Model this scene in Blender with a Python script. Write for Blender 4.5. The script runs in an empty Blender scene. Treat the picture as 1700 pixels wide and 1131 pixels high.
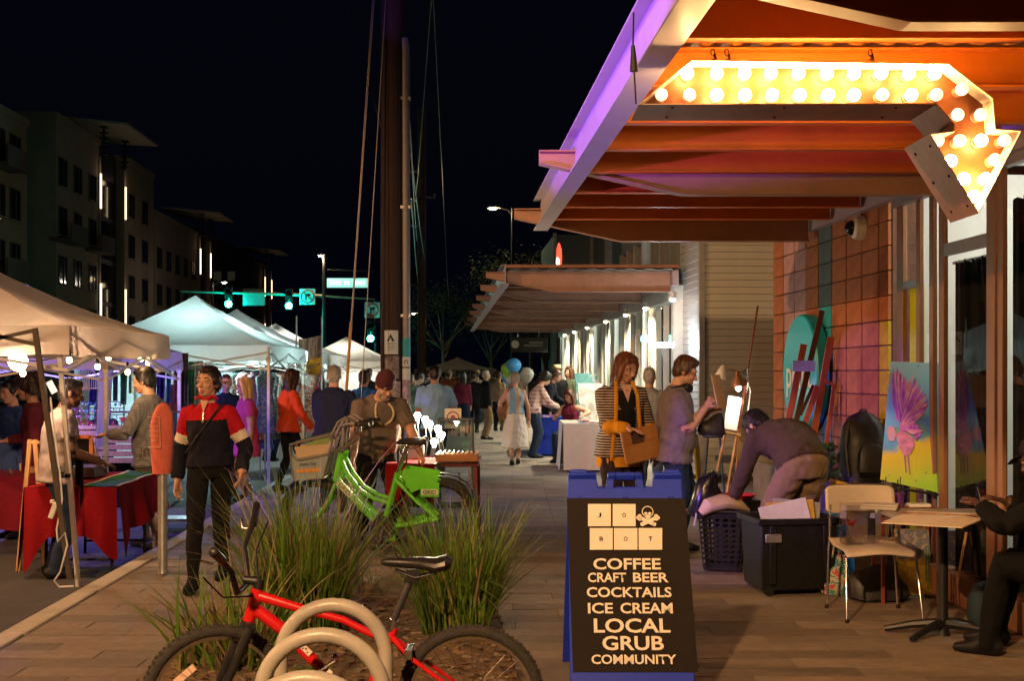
import bpy, bmesh, math, random
import numpy as np
from mathutils import Vector, Matrix, noise
from mathutils.bvhtree import BVHTree
R = math.radians
random.seed(7)
S = bpy.context.scene
C = S.collection

# ---------------------------------------------------------------- camera, sky, exposure
FPX = 2000.0                     # focal length in photograph pixels (1700 px wide)
EYE = 1.6
cam_d = bpy.data.cameras.new('camera')
cam_d.sensor_width = 36.0
cam_d.lens = 36.0 * FPX / 1700.0
cam_d.shift_y = 54.5 / 1700.0
cam_d.clip_start = 0.05
cam_d.clip_end = 2000
cam = bpy.data.objects.new('camera', cam_d)
C.objects.link(cam)
cam.location = (0, 0, EYE)
cam.rotation_euler = (R(90), 0, 0)
S.camera = cam

world = bpy.data.worlds.new('World')
S.world = world
world.use_nodes = True
wn = world.node_tree
sky = wn.nodes.new('ShaderNodeTexSky')
sky.sky_type = 'NISHITA'
sky.sun_disc = False
sky.sun_elevation = R(-3.0)
sky.sun_rotation = R(200)
bg = wn.nodes['Background']
wn.links.new(sky.outputs[0], bg.inputs['Color'])
bg.inputs['Strength'].default_value = 0.01
city = wn.nodes.new('ShaderNodeBackground')          # even navy of the night sky over the town
city.inputs['Color'].default_value = (.10, .20, .62, 1)
city.inputs['Strength'].default_value = 0.0045
add_ = wn.nodes.new('ShaderNodeAddShader')
wn.links.new(bg.outputs[0], add_.inputs[0])
wn.links.new(city.outputs[0], add_.inputs[1])
wn.links.new(add_.outputs[0], wn.nodes['World Output'].inputs['Surface'])

S.view_settings.view_transform = 'Standard'
S.view_settings.look = 'None'
S.view_settings.exposure = 0.0
S.view_settings.gamma = 1.0
S.render.engine = 'CYCLES'
cy = S.cycles
cy.use_denoising = True
try:
    cy.denoiser = 'OPENIMAGEDENOISE'
    cy.denoising_input_passes = 'RGB_ALBEDO_NORMAL'
except Exception:
    pass
cy.max_bounces = 6
cy.diffuse_bounces = 3
cy.glossy_bounces = 3
cy.transmission_bounces = 6
cy.transparent_max_bounces = 12
cy.sample_clamp_indirect = 3.0
cy.sample_clamp_direct = 0.0
cy.caustics_reflective = False
cy.caustics_refractive = False
cy.use_light_tree = True


def W(px, py, s):
    """photo pixel at a scale of s px per metre -> point of the place (camera looks along +Y)"""
    return Vector(((px - 850) / s, FPX / s, EYE + (620 - py) / s))


def GR(px, py, z=0.0):
    s = (py - 620) / (EYE - z)
    return Vector(((px - 850) / s, FPX / s, z))


# ---------------------------------------------------------------- materials
MATS = {}


def nodes_of(name):
    m = bpy.data.materials.new(name)
    m.use_nodes = True
    nt = m.node_tree
    return m, nt, nt.nodes, nt.links, nt.nodes['Principled BSDF']


def mat(name, col, rough=.6, metal=0., var=.18, vs=5., bump=.0, bs=90., st=(1, 1, 1), emit=None, es=0., coat=0.,
        spec=.5, col2=None, trl=0., sheen=0., sub=0., aniso=0.):
    if name in MATS:
        return MATS[name]
    m, nt, N, L, p = nodes_of(name)
    tc = N.new('ShaderNodeTexCoord')
    mp = N.new('ShaderNodeMapping')
    mp.inputs['Scale'].default_value = st
    L.new(tc.outputs['Object'], mp.inputs['Vector'])
    nz = N.new('ShaderNodeTexNoise')
    nz.inputs['Scale'].default_value = vs
    nz.inputs['Detail'].default_value = 6
    nz.inputs['Roughness'].default_value = .65
    L.new(mp.outputs[0], nz.inputs['Vector'])
    rp = N.new('ShaderNodeValToRGB')
    a = [max(0, c * (1 - var)) for c in col]
    b = list(col2) if col2 else [min(1, c * (1 + var)) for c in col]
    rp.color_ramp.elements[0].position = .3
    rp.color_ramp.elements[1].position = .7
    rp.color_ramp.elements[0].color = (*a, 1)
    rp.color_ramp.elements[1].color = (*b, 1)
    L.new(nz.outputs['Fac'], rp.inputs['Fac'])
    L.new(rp.outputs['Color'], p.inputs['Base Color'])
    mr = N.new('ShaderNodeMapRange')
    mr.inputs['To Min'].default_value = max(.02, rough - .1)
    mr.inputs['To Max'].default_value = min(1, rough + .1)
    L.new(nz.outputs['Fac'], mr.inputs['Value'])
    L.new(mr.outputs[0], p.inputs['Roughness'])
    p.inputs['Metallic'].default_value = metal
    p.inputs['Specular IOR Level'].default_value = spec
    p.inputs['Coat Weight'].default_value = coat
    p.inputs['Sheen Weight'].default_value = sheen
    if sub:
        p.inputs['Subsurface Weight'].default_value = sub
        p.inputs['Subsurface Radius'].default_value = (.02, .008, .004)
        p.inputs['Subsurface Scale'].default_value = .4
    if bump:
        n2 = N.new('ShaderNodeTexNoise')
        n2.inputs['Scale'].default_value = bs
        n2.inputs['Detail'].default_value = 4
        L.new(mp.outputs[0], n2.inputs['Vector'])
        bp = N.new('ShaderNodeBump')
        bp.inputs['Strength'].default_value = min(1, bump)
        bp.inputs['Distance'].default_value = .01
        L.new(n2.outputs['Fac'], bp.inputs['Height'])
        L.new(bp.outputs[0], p.inputs['Normal'])
    if emit:
        p.inputs['Emission Color'].default_value = (*emit, 1)
        p.inputs['Emission Strength'].default_value = es
    if trl:
        t = N.new('ShaderNodeBsdfTranslucent')
        L.new(rp.outputs['Color'], t.inputs['Color'])
        mx = N.new('ShaderNodeMixShader')
        mx.inputs['Fac'].default_value = trl
        L.new(p.outputs[0], mx.inputs[1])
        L.new(t.outputs[0], mx.inputs[2])
        L.new(mx.outputs[0], N['Material Output'].inputs['Surface'])
    MATS[name] = m
    return m


def emis(name, col, strength):
    if name in MATS:
        return MATS[name]
    m, nt, N, L, p = nodes_of(name)
    p.inputs['Base Color'].default_value = (.8, .8, .8, 1)
    p.inputs['Emission Color'].default_value = (*col, 1)
    p.inputs['Emission Strength'].default_value = strength
    MATS[name] = m
    return m


def glassm(name, tint=(.9, .95, .95), refl=.06):
    if name in MATS:
        return MATS[name]
    m, nt, N, L, p = nodes_of(name)
    N.remove(p)
    t = N.new('ShaderNodeBsdfTransparent')
    t.inputs['Color'].default_value = (*tint, 1)
    g = N.new('ShaderNodeBsdfGlossy')
    g.inputs['Roughness'].default_value = .015
    fr = N.new('ShaderNodeFresnel')
    fr.inputs['IOR'].default_value = 1.52
    ad = N.new('ShaderNodeMath')
    ad.operation = 'ADD'
    ad.use_clamp = True
    ad.inputs[1].default_value = refl
    L.new(fr.outputs[0], ad.inputs[0])
    mx = N.new('ShaderNodeMixShader')
    L.new(ad.outputs[0], mx.inputs['Fac'])
    L.new(t.outputs[0], mx.inputs[1])
    L.new(g.outputs[0], mx.inputs[2])
    L.new(mx.outputs[0], N['Material Output'].inputs['Surface'])
    MATS[name] = m
    return m


def striped(name, c1, c2, freq, axis=2, duty=.5, rough=.85, second=None, bump=.2):
    """hard two-colour bands along one object axis (woven or knitted pattern); second=(axis,freq,colour) crosses them"""
    if name in MATS:
        return MATS[name]
    m, nt, N, L, p = nodes_of(name)
    tc = N.new('ShaderNodeTexCoord')
    sp = N.new('ShaderNodeSeparateXYZ')
    L.new(tc.outputs['Object'], sp.inputs[0])

    def band(ax, fq, du):
        a = N.new('ShaderNodeMath'); a.operation = 'MULTIPLY'; a.inputs[1].default_value = fq
        L.new(sp.outputs[ax], a.inputs[0])
        b = N.new('ShaderNodeMath'); b.operation = 'FRACT'
        L.new(a.outputs[0], b.inputs[0])
        c = N.new('ShaderNodeMath'); c.operation = 'GREATER_THAN'; c.inputs[1].default_value = du
        L.new(b.outputs[0], c.inputs[0])
        return c
    mx = N.new('ShaderNodeMixRGB')
    L.new(band(axis, freq, duty).outputs[0], mx.inputs['Fac'])
    mx.inputs[1].default_value = (*c1, 1)
    mx.inputs[2].default_value = (*c2, 1)
    out = mx
    if second:
        m2 = N.new('ShaderNodeMixRGB')
        bb = band(second[0], second[1], .6)
        sc = N.new('ShaderNodeMath'); sc.operation = 'MULTIPLY'; sc.inputs[1].default_value = .55
        L.new(bb.outputs[0], sc.inputs[0])
        L.new(sc.outputs[0], m2.inputs['Fac'])
        L.new(mx.outputs[0], m2.inputs[1])
        m2.inputs[2].default_value = (*second[2], 1)
        out = m2
    L.new(out.outputs[0], p.inputs['Base Color'])
    p.inputs['Roughness'].default_value = rough
    nz = N.new('ShaderNodeTexNoise'); nz.inputs['Scale'].default_value = 120
    bp = N.new('ShaderNodeBump'); bp.inputs['Strength'].default_value = bump; bp.inputs['Distance'].default_value = .01
    L.new(tc.outputs['Object'], nz.inputs['Vector'])
    L.new(nz.outputs['Fac'], bp.inputs['Height'])
    L.new(bp.outputs[0], p.inputs['Normal'])
    MATS[name] = m
    return m


# ---------------------------------------------------------------- mesh builder
class MB:
    def __init__(s):
        s.v = []; s.f = []; s.m = []

    def add(s, vs, fs, mi=0):
        o = len(s.v)
        s.v.extend([tuple(x) for x in vs])
        for f in fs:
            s.f.append([i + o for i in f]); s.m.append(mi)
        return s

    def box(s, c, d, rot=None, mi=0):
        x, y, z = d[0] / 2, d[1] / 2, d[2] / 2
        vs = [Vector(p) for p in ((-x, -y, -z), (x, -y, -z), (x, y, -z), (-x, y, -z), (-x, -y, z), (x, -y, z), (x, y, z), (-x, y, z))]
        if rot is not None:
            vs = [rot @ p for p in vs]
        c = Vector(c)
        return s.add([p + c for p in vs], [(0, 3, 2, 1), (4, 5, 6, 7), (0, 1, 5, 4), (1, 2, 6, 5), (2, 3, 7, 6), (3, 0, 4, 7)], mi)

    def hexa(s, lo, hi, mi=0):
        """eight corners: lower four and upper four, both counter-clockwise"""
        return s.add(list(lo) + list(hi), [(0, 3, 2, 1), (4, 5, 6, 7), (0, 1, 5, 4), (1, 2, 6, 5), (2, 3, 7, 6), (3, 0, 4, 7)], mi)

    def bar(s, a, b, w, h, mi=0, up=(0, 0, 1)):
        a = Vector(a); b = Vector(b); d = b - a
        if d.length < 1e-6: return s
        t = d.normalized(); u = Vector(up)
        if abs(t.dot(u)) > .98: u = Vector((0, 1, 0))
        x = t.cross(u).normalized(); z = x.cross(t)
        q = [a - x * w / 2 - z * h / 2, a + x * w / 2 - z * h / 2, a + x * w / 2 + z * h / 2, a - x * w / 2 + z * h / 2]
        return s.add(q + [p + d for p in q], [(0, 3, 2, 1), (4, 5, 6, 7), (0, 1, 5, 4), (1, 2, 6, 5), (2, 3, 7, 6), (3, 0, 4, 7)], mi)

    def tube(s, pts, r, n=8, mi=0, cap=True, closed=False):
        pts = [Vector(p) for p in pts]
        k = len(pts)
        rs = r if isinstance(r, (list, tuple)) else [r] * k
        vs = []; prev = None
        for i, p in enumerate(pts):
            if closed:
                t = pts[(i + 1) % k] - pts[i - 1]
            else:
                t = pts[min(i + 1, k - 1)] - pts[max(i - 1, 0)]
            t.normalize()
            if prev is None:
                u = Vector((0, 0, 1)) if abs(t.z) < .9 else Vector((1, 0, 0))
                x = t.cross(u).normalized()
            else:
                x = prev - t * prev.dot(t)
                x = x.normalized() if x.length > 1e-6 else t.orthogonal().normalized()
            prev = x; y = t.cross(x)
            for j in range(n):
                a = 2 * math.pi * j / n
                vs.append(p + (x * math.cos(a) + y * math.sin(a)) * rs[i])
        fs = []
        for i in range(k if closed else k - 1):
            i2 = (i + 1) % k
            for j in range(n):
                fs.append((i * n + j, i * n + (j + 1) % n, i2 * n + (j + 1) % n, i2 * n + j))
        if cap and not closed:
            fs.append(tuple(range(n - 1, -1, -1)))
            fs.append(tuple(range((k - 1) * n, k * n)))
        return s.add(vs, fs, mi)

    def lathe(s, prof, n=16, c=(0, 0, 0), mi=0, mtx=None, cap=True):
        c = Vector(c); vs = []
        for (r, z) in prof:
            for j in range(n):
                a = 2 * math.pi * j / n
                p = Vector((r * math.cos(a), r * math.sin(a), z))
                vs.append((mtx @ p if mtx is not None else p) + c)
        fs = []
        for i in range(len(prof) - 1):
            for j in range(n):
                fs.append((i * n + j, i * n + (j + 1) % n, (i + 1) * n + (j + 1) % n, (i + 1) * n + j))
        if cap:
            fs.append(tuple(range(n - 1, -1, -1)))
            fs.append(tuple(range((len(prof) - 1) * n, len(prof) * n)))
        return s.add(vs, fs, mi)

    def ell(s, c, r, n=12, k=8, mi=0, rot=None):
        c = Vector(c); vs = []; fs = []
        for i in range(1, k):
            th = math.pi * i / k
            for j in range(n):
                a = 2 * math.pi * j / n
                p = Vector((r[0] * math.sin(th) * math.cos(a), r[1] * math.sin(th) * math.sin(a), r[2] * math.cos(th)))
                vs.append((rot @ p if rot is not None else p) + c)
        top = Vector((0, 0, r[2])); bot = Vector((0, 0, -r[2]))
        vs.append((rot @ top if rot is not None else top) + c)
        vs.append((rot @ bot if rot is not None else bot) + c)
        T = len(vs) - 2
        for i in range(k - 2):
            for j in range(n):
                fs.append((i * n + j, (i + 1) * n + j, (i + 1) * n + (j + 1) % n, i * n + (j + 1) % n))
        for j in range(n):
            fs.append((T, j, (j + 1) % n))
            fs.append((T + 1, (k - 2) * n + (j + 1) % n, (k - 2) * n + j))
        return s.add(vs, fs, mi)

    def prism(s, poly, d, mtx=None, mi=0, mside=None):
        """polygon in XZ, extruded from y=0 to y=d"""
        n = len(poly)
        vs = [Vector((x, 0, z)) for x, z in poly] + [Vector((x, d, z)) for x, z in poly]
        if mtx is not None: vs = [mtx @ p for p in vs]
        s.add(vs, [tuple(range(n)), tuple(range(2 * n - 1, n - 1, -1))], mi)
        o = len(s.v) - 2 * n
        for i in range(n):
            j = (i + 1) % n
            s.f.append([o + j, o + i, o + n + i, o + n + j]); s.m.append(mi if mside is None else mside)
        return s

    def grid(s, fn, nu, nv, mi=0):
        vs = [fn(i / nu, j / nv) for j in range(nv + 1) for i in range(nu + 1)]
        fs = [(j * (nu + 1) + i, j * (nu + 1) + i + 1, (j + 1) * (nu + 1) + i + 1, (j + 1) * (nu + 1) + i) for j in range(nv) for i in range(nu)]
        return s.add(vs, fs, mi)

    def loft(s, pts, rad, side, n=14, mi=0, power=2.0, cap=True):
        """elliptical rings along a polyline; mi may be a list, one per ring gap"""
        pts = [Vector(p) for p in pts]; k = len(pts); side = Vector(side); vs = []
        for i, p in enumerate(pts):
            t = (pts[min(i + 1, k - 1)] - pts[max(i - 1, 0)]).normalized()
            x = side - t * side.dot(t)
            x = x.normalized() if x.length > 1e-4 else t.orthogonal().normalized()
            y = t.cross(x)
            a_, b_ = rad[i] if isinstance(rad[i], (tuple, list)) else (rad[i], rad[i])
            for j in range(n):
                a = 2 * math.pi * j / n
                ca, sa = math.cos(a), math.sin(a)
                ca = math.copysign(abs(ca) ** (2 / power), ca); sa = math.copysign(abs(sa) ** (2 / power), sa)
                vs.append(p + x * a_ * ca + y * b_ * sa)
        o = len(s.v); s.v.extend([tuple(q) for q in vs])
        for i in range(k - 1):
            mm = mi[i] if isinstance(mi, (list, tuple)) else mi
            for j in range(n):
                s.f.append([o + i * n + j, o + i * n + (j + 1) % n, o + (i + 1) * n + (j + 1) % n, o + (i + 1) * n + j]); s.m.append(mm)
        if cap:
            s.f.append([o + j for j in range(n - 1, -1, -1)]); s.m.append(mi[0] if isinstance(mi, (list, tuple)) else mi)
            s.f.append([o + (k - 1) * n + j for j in range(n)]); s.m.append(mi[-1] if isinstance(mi, (list, tuple)) else mi)
        return s

    def mesh(s, name, mats, smooth=True, ang=40):
        me = bpy.data.meshes.new(name)
        me.from_pydata(s.v, [], s.f)
        for m in (mats if isinstance(mats, (list, tuple)) else [mats]):
            me.materials.append(m)
        if s.m and max(s.m) > 0:
            me.polygons.foreach_set('material_index', s.m)
        if smooth:
            me.polygons.foreach_set('use_smooth', [True] * len(me.polygons))
            me.set_sharp_from_angle(angle=R(ang))
        me.update()
        return me

    def build(s, name, mats, parent=None, loc=None, rz=0, smooth=True, bevel=0, ang=40):
        o = bpy.data.objects.new(name, s.mesh(name, mats, smooth, ang))
        C.objects.link(o)
        if loc is not None: o.location = loc
        if rz: o.rotation_euler.z = rz
        if parent is not None: o.parent = parent
        if bevel:
            b = o.modifiers.new('edge', 'BEVEL'); b.width = bevel; b.segments = 2; b.limit_method = 'ANGLE'; b.angle_limit = R(45)
        return o


def tag(o, label=None, cat=None, group=None, kind=None):
    if label: o['label'] = label
    if cat: o['category'] = cat
    if group: o['group'] = group
    if kind: o['kind'] = kind
    return o


def thing(name, label, cat, loc=(0, 0, 0), rz=0, group=None):
    o = bpy.data.objects.new(name, None)
    C.objects.link(o)
    o.empty_display_size = .1
    o.location = loc
    o.rotation_euler = (0, 0, rz)
    return tag(o, label, cat, group)


def dup(root, loc=None, rz=None, label=None, parent=None):
    c = root.copy(); C.objects.link(c)
    if loc is not None: c.location = loc
    if rz is not None: c.rotation_euler.z = rz
    if label: c['label'] = label
    if parent is not None: c.parent = parent
    for ch in list(root.children):
        dup(ch, parent=c)
    return c


WORK = bpy.data.scenes.new('workbench')      # empty scene used only to evaluate modifiers and lettering quickly


def evaluated(o):
    WORK.collection.objects.link(o)
    vl = WORK.view_layers[0]
    vl.update()
    return bpy.data.meshes.new_from_object(o.evaluated_get(vl.depsgraph))


def text(name, body, width, height, m, parent, mtx, bold=0.0, depth=.002, align='C'):
    """lettering fitted to width x height; local X right, Y up, centred on mtx"""
    cu = bpy.data.curves.new(name, 'FONT')
    cu.body = body; cu.size = 1; cu.extrude = 0; cu.offset = bold; cu.resolution_u = 3
    cu.align_x = {'C': 'CENTER', 'L': 'LEFT', 'R': 'RIGHT'}[align]
    to = bpy.data.objects.new(name, cu)
    me = evaluated(to)
    bpy.data.objects.remove(to)
    bpy.data.curves.remove(cu)
    n = len(me.vertices)
    co = np.empty(n * 3); me.vertices.foreach_get('co', co); co = co.reshape(-1, 3)
    lo = co.min(0); hi = co.max(0)
    sx = width / max(1e-6, hi[0] - lo[0]); sy = height / max(1e-6, hi[1] - lo[1])
    co = (co - (lo + hi) / 2) * [sx, sy, 1]
    co[:, 2] = depth
    me.vertices.foreach_set('co', co.ravel())
    me.materials.clear(); me.materials.append(m)
    me.name = name
    o = bpy.data.objects.new(name, me)
    C.objects.link(o)
    o.parent = parent
    o.matrix_local = mtx
    return o


def frame(o, x, y):
    """matrix with local X, local Y (up) and the normal they span"""
    x = Vector(x).normalized(); y = Vector(y); y = (y - x * x.dot(y)).normalized(); z = x.cross(y)
    m = Matrix.Identity(4)
    for i in range(3):
        m[i][0] = x[i]; m[i][1] = y[i]; m[i][2] = z[i]; m[i][3] = o[i]
    return m


def lamp(name, kind, loc, power, col, parent=None, radius=.05, aim=None, spot=None, blend=.4):
    d = bpy.data.lights.new(name, kind)
    d.energy = power; d.color = col
    if kind in ('POINT', 'SPOT'): d.shadow_soft_size = radius
    if kind == 'AREA':
        d.shape = 'DISK'; d.size = radius
    if kind == 'SPOT':
        d.spot_size = R(spot or 90); d.spot_blend = blend
    o = bpy.data.objects.new(name, d)
    C.objects.link(o)
    o.location = loc
    if parent is not None: o.parent = parent
    if aim is not None:
        o.rotation_euler = Vector(aim).to_track_quat('-Z', 'Y').to_euler()
    return o


def rot_to(d, up=(0, 0, 1)):
    """3x3 turning local Z onto d"""
    return Vector(d).to_track_quat('Z', 'Y').to_matrix()

# ---------------------------------------------------------------- lines of the place
def XK(y): return -2.90 - .035 * y          # kerb edge
def XW(y): return 3.58 - .0525 * y          # shop wall plane
DK = Vector((-.035, 1, 0)).normalized()     # along the kerb
DB = Vector((-.0525, 1, 0)).normalized()    # along the shops
NB = Vector((-1, -.0525, 0)).normalized()   # out of the shop wall, towards the street
AB = math.atan2(.0525, 1)                   # turn of the shop frame about Z

M_asph = mat('asphalt', (.045, .042, .04), .85, var=.35, vs=3, bump=.5, bs=140)
M_kerb = mat('kerb_concrete', (.40, .36, .29), .8, var=.2, vs=4, bump=.35, bs=70)
M_soil = mat('mulch', (.13, .085, .045), .95, var=.5, vs=22, bump=1, bs=45)
M_steel = mat('galvanised_steel', (.42, .42, .40), .42, metal=.8, var=.2, vs=14, bump=.08)
M_dark = mat('dark_metal', (.018, .018, .02), .45, metal=.3, var=.3)
M_black = mat('black_plastic', (.009, .009, .010), .5, var=.3, vs=20, bump=.1, spec=.25)
M_white = mat('white_paint', (.75, .74, .70), .5, var=.08)
M_wood = mat('pale_wood', (.48, .27, .11), .6, var=.35, vs=3, st=(14, 14, 1.5), bump=.12)
M_woodr = mat('red_brown_wood', (.22, .05, .018), .5, var=.4, vs=3, st=(14, 14, 1.5), bump=.12)


def paver_mat():
    m, nt, N, L, p = nodes_of('paver')
    oi = N.new('ShaderNodeObjectInfo')
    tc = N.new('ShaderNodeTexCoord')
    nz = N.new('ShaderNodeTexNoise'); nz.inputs['Scale'].default_value = 9; nz.inputs['Detail'].default_value = 8
    L.new(tc.outputs['Object'], nz.inputs['Vector'])
    r1 = N.new('ShaderNodeValToRGB')
    r1.color_ramp.elements[0].color = (.145, .112, .082, 1); r1.color_ramp.elements[1].color = (.27, .212, .160, 1)
    e = r1.color_ramp.elements.new(.5); e.color = (.21, .164, .122, 1)
    L.new(oi.outputs['Random'], r1.inputs['Fac'])
    r2 = N.new('ShaderNodeValToRGB')
    r2.color_ramp.elements[0].position = .3; r2.color_ramp.elements[1].position = .75
    r2.color_ramp.elements[0].color = (.55, .53, .5, 1); r2.color_ramp.elements[1].color = (1.1, 1.1, 1.1, 1)
    geo = N.new('ShaderNodeNewGeometry')
    n3 = N.new('ShaderNodeTexNoise'); n3.inputs['Scale'].default_value = 1.3; n3.inputs['Detail'].default_value = 5
    L.new(geo.outputs['Position'], n3.inputs['Vector'])
    av = N.new('ShaderNodeMath'); av.operation = 'ADD'
    L.new(nz.outputs['Fac'], av.inputs[0]); L.new(n3.outputs['Fac'], av.inputs[1])
    hv = N.new('ShaderNodeMath'); hv.operation = 'MULTIPLY'; hv.inputs[1].default_value = .5
    L.new(av.outputs[0], hv.inputs[0]); L.new(hv.outputs[0], r2.inputs['Fac'])
    mx = N.new('ShaderNodeMixRGB'); mx.blend_type = 'MULTIPLY'; mx.inputs['Fac'].default_value = 1
    L.new(r1.outputs[0], mx.inputs[1]); L.new(r2.outputs[0], mx.inputs[2])
    L.new(mx.outputs[0], p.inputs['Base Color'])
    p.inputs['Roughness'].default_value = .75
    n2 = N.new('ShaderNodeTexNoise'); n2.inputs['Scale'].default_value = 120
    L.new(tc.outputs['Object'], n2.inputs['Vector'])
    bp = N.new('ShaderNodeBump'); bp.inputs['Strength'].default_value = .35; bp.inputs['Distance'].default_value = .004
    L.new(n2.outputs['Fac'], bp.inputs['Height']); L.new(bp.outputs[0], p.inputs['Normal'])
    return m


def walk_mat():
    m, nt, N, L, p = nodes_of('sidewalk_far')
    tc = N.new('ShaderNodeTexCoord')
    bt = N.new('ShaderNodeTexBrick')
    bt.inputs['Scale'].default_value = 1
    bt.inputs['Brick Width'].default_value = .9; bt.inputs['Row Height'].default_value = .2
    bt.inputs['Mortar Size'].default_value = .006
    bt.inputs['Color1'].default_value = (.24, .21, .175, 1); bt.inputs['Color2'].default_value = (.34, .30, .25, 1)
    bt.inputs['Mortar'].default_value = (.12, .10, .08, 1)
    L.new(tc.outputs['Object'], bt.inputs['Vector'])
    nz = N.new('ShaderNodeTexNoise'); nz.inputs['Scale'].default_value = 1.5; nz.inputs['Detail'].default_value = 7
    L.new(tc.outputs['Object'], nz.inputs['Vector'])
    mx = N.new('ShaderNodeMixRGB'); mx.blend_type = 'OVERLAY'; mx.inputs['Fac'].default_value = .6
    L.new(bt.outputs['Color'], mx.inputs[1]); L.new(nz.outputs['Fac'], mx.inputs[2])
    L.new(mx.outputs[0], p.inputs['Base Color'])
    p.inputs['Roughness'].default_value = .7
    return m


# ---------------------------------------------------------------- ground, street, kerb, sidewalk
g = MB(); g.add([(-500, -60, -.17), (500, -60, -.17), (500, 900, -.17), (-500, 900, -.17)], [(0, 1, 2, 3)])
tag(g.build('ground', mat('earth', (.05, .045, .035), .9), smooth=False), kind='structure')
g = MB()
g.add([(XK(-30) - 15, -30, -.13), (XK(-30), -30, -.13), (XK(220), 220, -.13), (XK(220) - 15, 220, -.13)], [(0, 1, 2, 3)])
tag(g.build('street', M_asph, smooth=False), kind='structure')
g = MB()
kroot = bpy.data.objects.new('kerb', None); C.objects.link(kroot); tag(kroot, kind='structure')
for i in range(46):                       # cast lengths of kerb with open joints
    y0 = 4.4 + i * 1.5; y1 = y0 + 1.488
    g = MB()
    g.hexa([(XK(y0), y0, -.16), (XK(y0) + .17, y0, -.16), (XK(y1) + .17, y1, -.16), (XK(y1), y1, -.16)],
           [(XK(y0) + .015, y0, .006), (XK(y0) + .17, y0, .006), (XK(y1) + .17, y1, .006), (XK(y1) + .015, y1, .006)])
    g.build('kerb_stone', M_kerb, kroot, bevel=.012)

YS = 12.556                                  # near part: single plank pavers; beyond: material
wb = MB()
wb.add([(XK(-12) + .16, -12, -.014), (9, -12, -.014), (9, YS, -.014), (XK(YS) + .16, YS, -.014)], [(0, 1, 2, 3)])
walk = tag(wb.build('sidewalk', mat('joint_sand', (.07, .055, .04), .95, bump=.4), smooth=False), kind='structure')
wf = MB()
wf.add([(XK(YS) + .16, YS, 0), (14, YS, 0), (14, 150, 0), (XK(150) + .16, 150, 0)], [(0, 1, 2, 3)])
wf.build('paving', walk_mat(), walk, smooth=False)


def bed_r(y): return .50 - .075 * y
BED = (3.6, 8.55)                          # planting bed, depth range
def in_bed(x, y): return BED[0] < y < BED[1] and -1.95 < x < bed_r(y)


PV = paver_mat()
random.seed(21)
pav_mesh = []
for L_ in (.895, .445):
    g = MB(); g.box((0, 0, -.013), (L_, .194, .026)); me = g.mesh('paver', PV)
    pav_mesh.append(me)
npv = 0
ri = 0
y = 6.05
while y < YS - .05:
    x = XK(y) + .19 + (0 if ri % 3 == 0 else (-.3 if ri % 3 == 1 else -.6))
    while x < XW(y) - .02:
        a = max(x, XK(y) + .19); b = min(x + .9, XW(y) + .1)
        spans = [(a, b)]
        if BED[0] < y < BED[1] + .05:          # cut round the planting bed
            spans = [(a, min(b, -1.955)), (max(a, bed_r(y) + .012), b)]
        for (a, b) in spans:
            cx = (a + b) / 2
            if b - a > .05 and abs(cx) < .45 * y + .7:
                o = bpy.data.objects.new('paver', pav_mesh[0]); C.objects.link(o); o.parent = walk
                o.location = (cx, y, random.uniform(-.0035, .0015)); o.scale.x = (b - a - .005) / .895
                o.rotation_euler = (random.uniform(-.004, .004), random.uniform(-.002, .002), random.uniform(-.003, .003))
                npv += 1
        x += .9
    y += .2; ri += 1
print('pavers', npv)

# planting bed: uneven mulch with a low steel edge
random.seed(5)
def bedf(u, v):
    y = BED[0] + (BED[1] - BED[0]) * v
    x = -1.95 + (bed_r(y) + 1.95) * u
    e = min(u, 1 - u, v, 1 - v)
    h = .0 + .05 * min(1, e * 8) * (.5 + .5 * noise.noise(Vector((x * 2.1, y * 2.1, 0)))) + .02 * noise.noise(Vector((x * 9, y * 9, 3)))
    return (x, y, .004 + max(-.01, h))
g = MB(); g.grid(bedf, 90, 130)
tag(g.build('planting_bed', M_soil), kind='structure')
litter = MB()
for i in range(2600):                      # bark chips and dry leaf bits
    u, v = random.random(), random.random()
    p = Vector(bedf(u, v)) + Vector((0, 0, .004))
    a = random.uniform(0, 6.28); l = random.uniform(.008, .035); w = l * random.uniform(.2, .5)
    d = Vector((math.cos(a), math.sin(a), random.uniform(-.3, .3))) * l; e = Vector((-math.sin(a), math.cos(a), random.uniform(-.4, .4))) * w
    litter.add([p - d - e, p + d - e, p + d + e, p - d + e + Vector((0, 0, .004))], [(0, 1, 2, 3)], random.randint(0, 2))
tag(litter.build('bark_chips', [mat('chip_dark', (.07, .04, .02), .9), mat('chip_tan', (.26, .17, .09), .9), mat('chip_grey', (.18, .15, .11), .9)], smooth=False),
    'brown bark chips and dry leaves covering the planting bed', 'mulch', kind='stuff')

# ---------------------------------------------------------------- shop: block wall, recess with lap siding, window walls
def SF(y0, z0=0):
    """shop frame: local X along the wall away from the camera, local Y out to the street, local Z up"""
    m = Matrix.Identity(4)
    X = DB; Yv = NB; Z = Vector((0, 0, 1))
    for i in range(3):
        m[i][0] = X[i]; m[i][1] = Yv[i]; m[i][2] = Z[i]
    o = Vector((XW(y0), y0, z0))
    for i in range(3): m[i][3] = o[i]
    return m


shop = thing('shop_building', 'low shop building with orange block wall, tall windows and lap siding beside the sidewalk', 'building')

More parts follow.
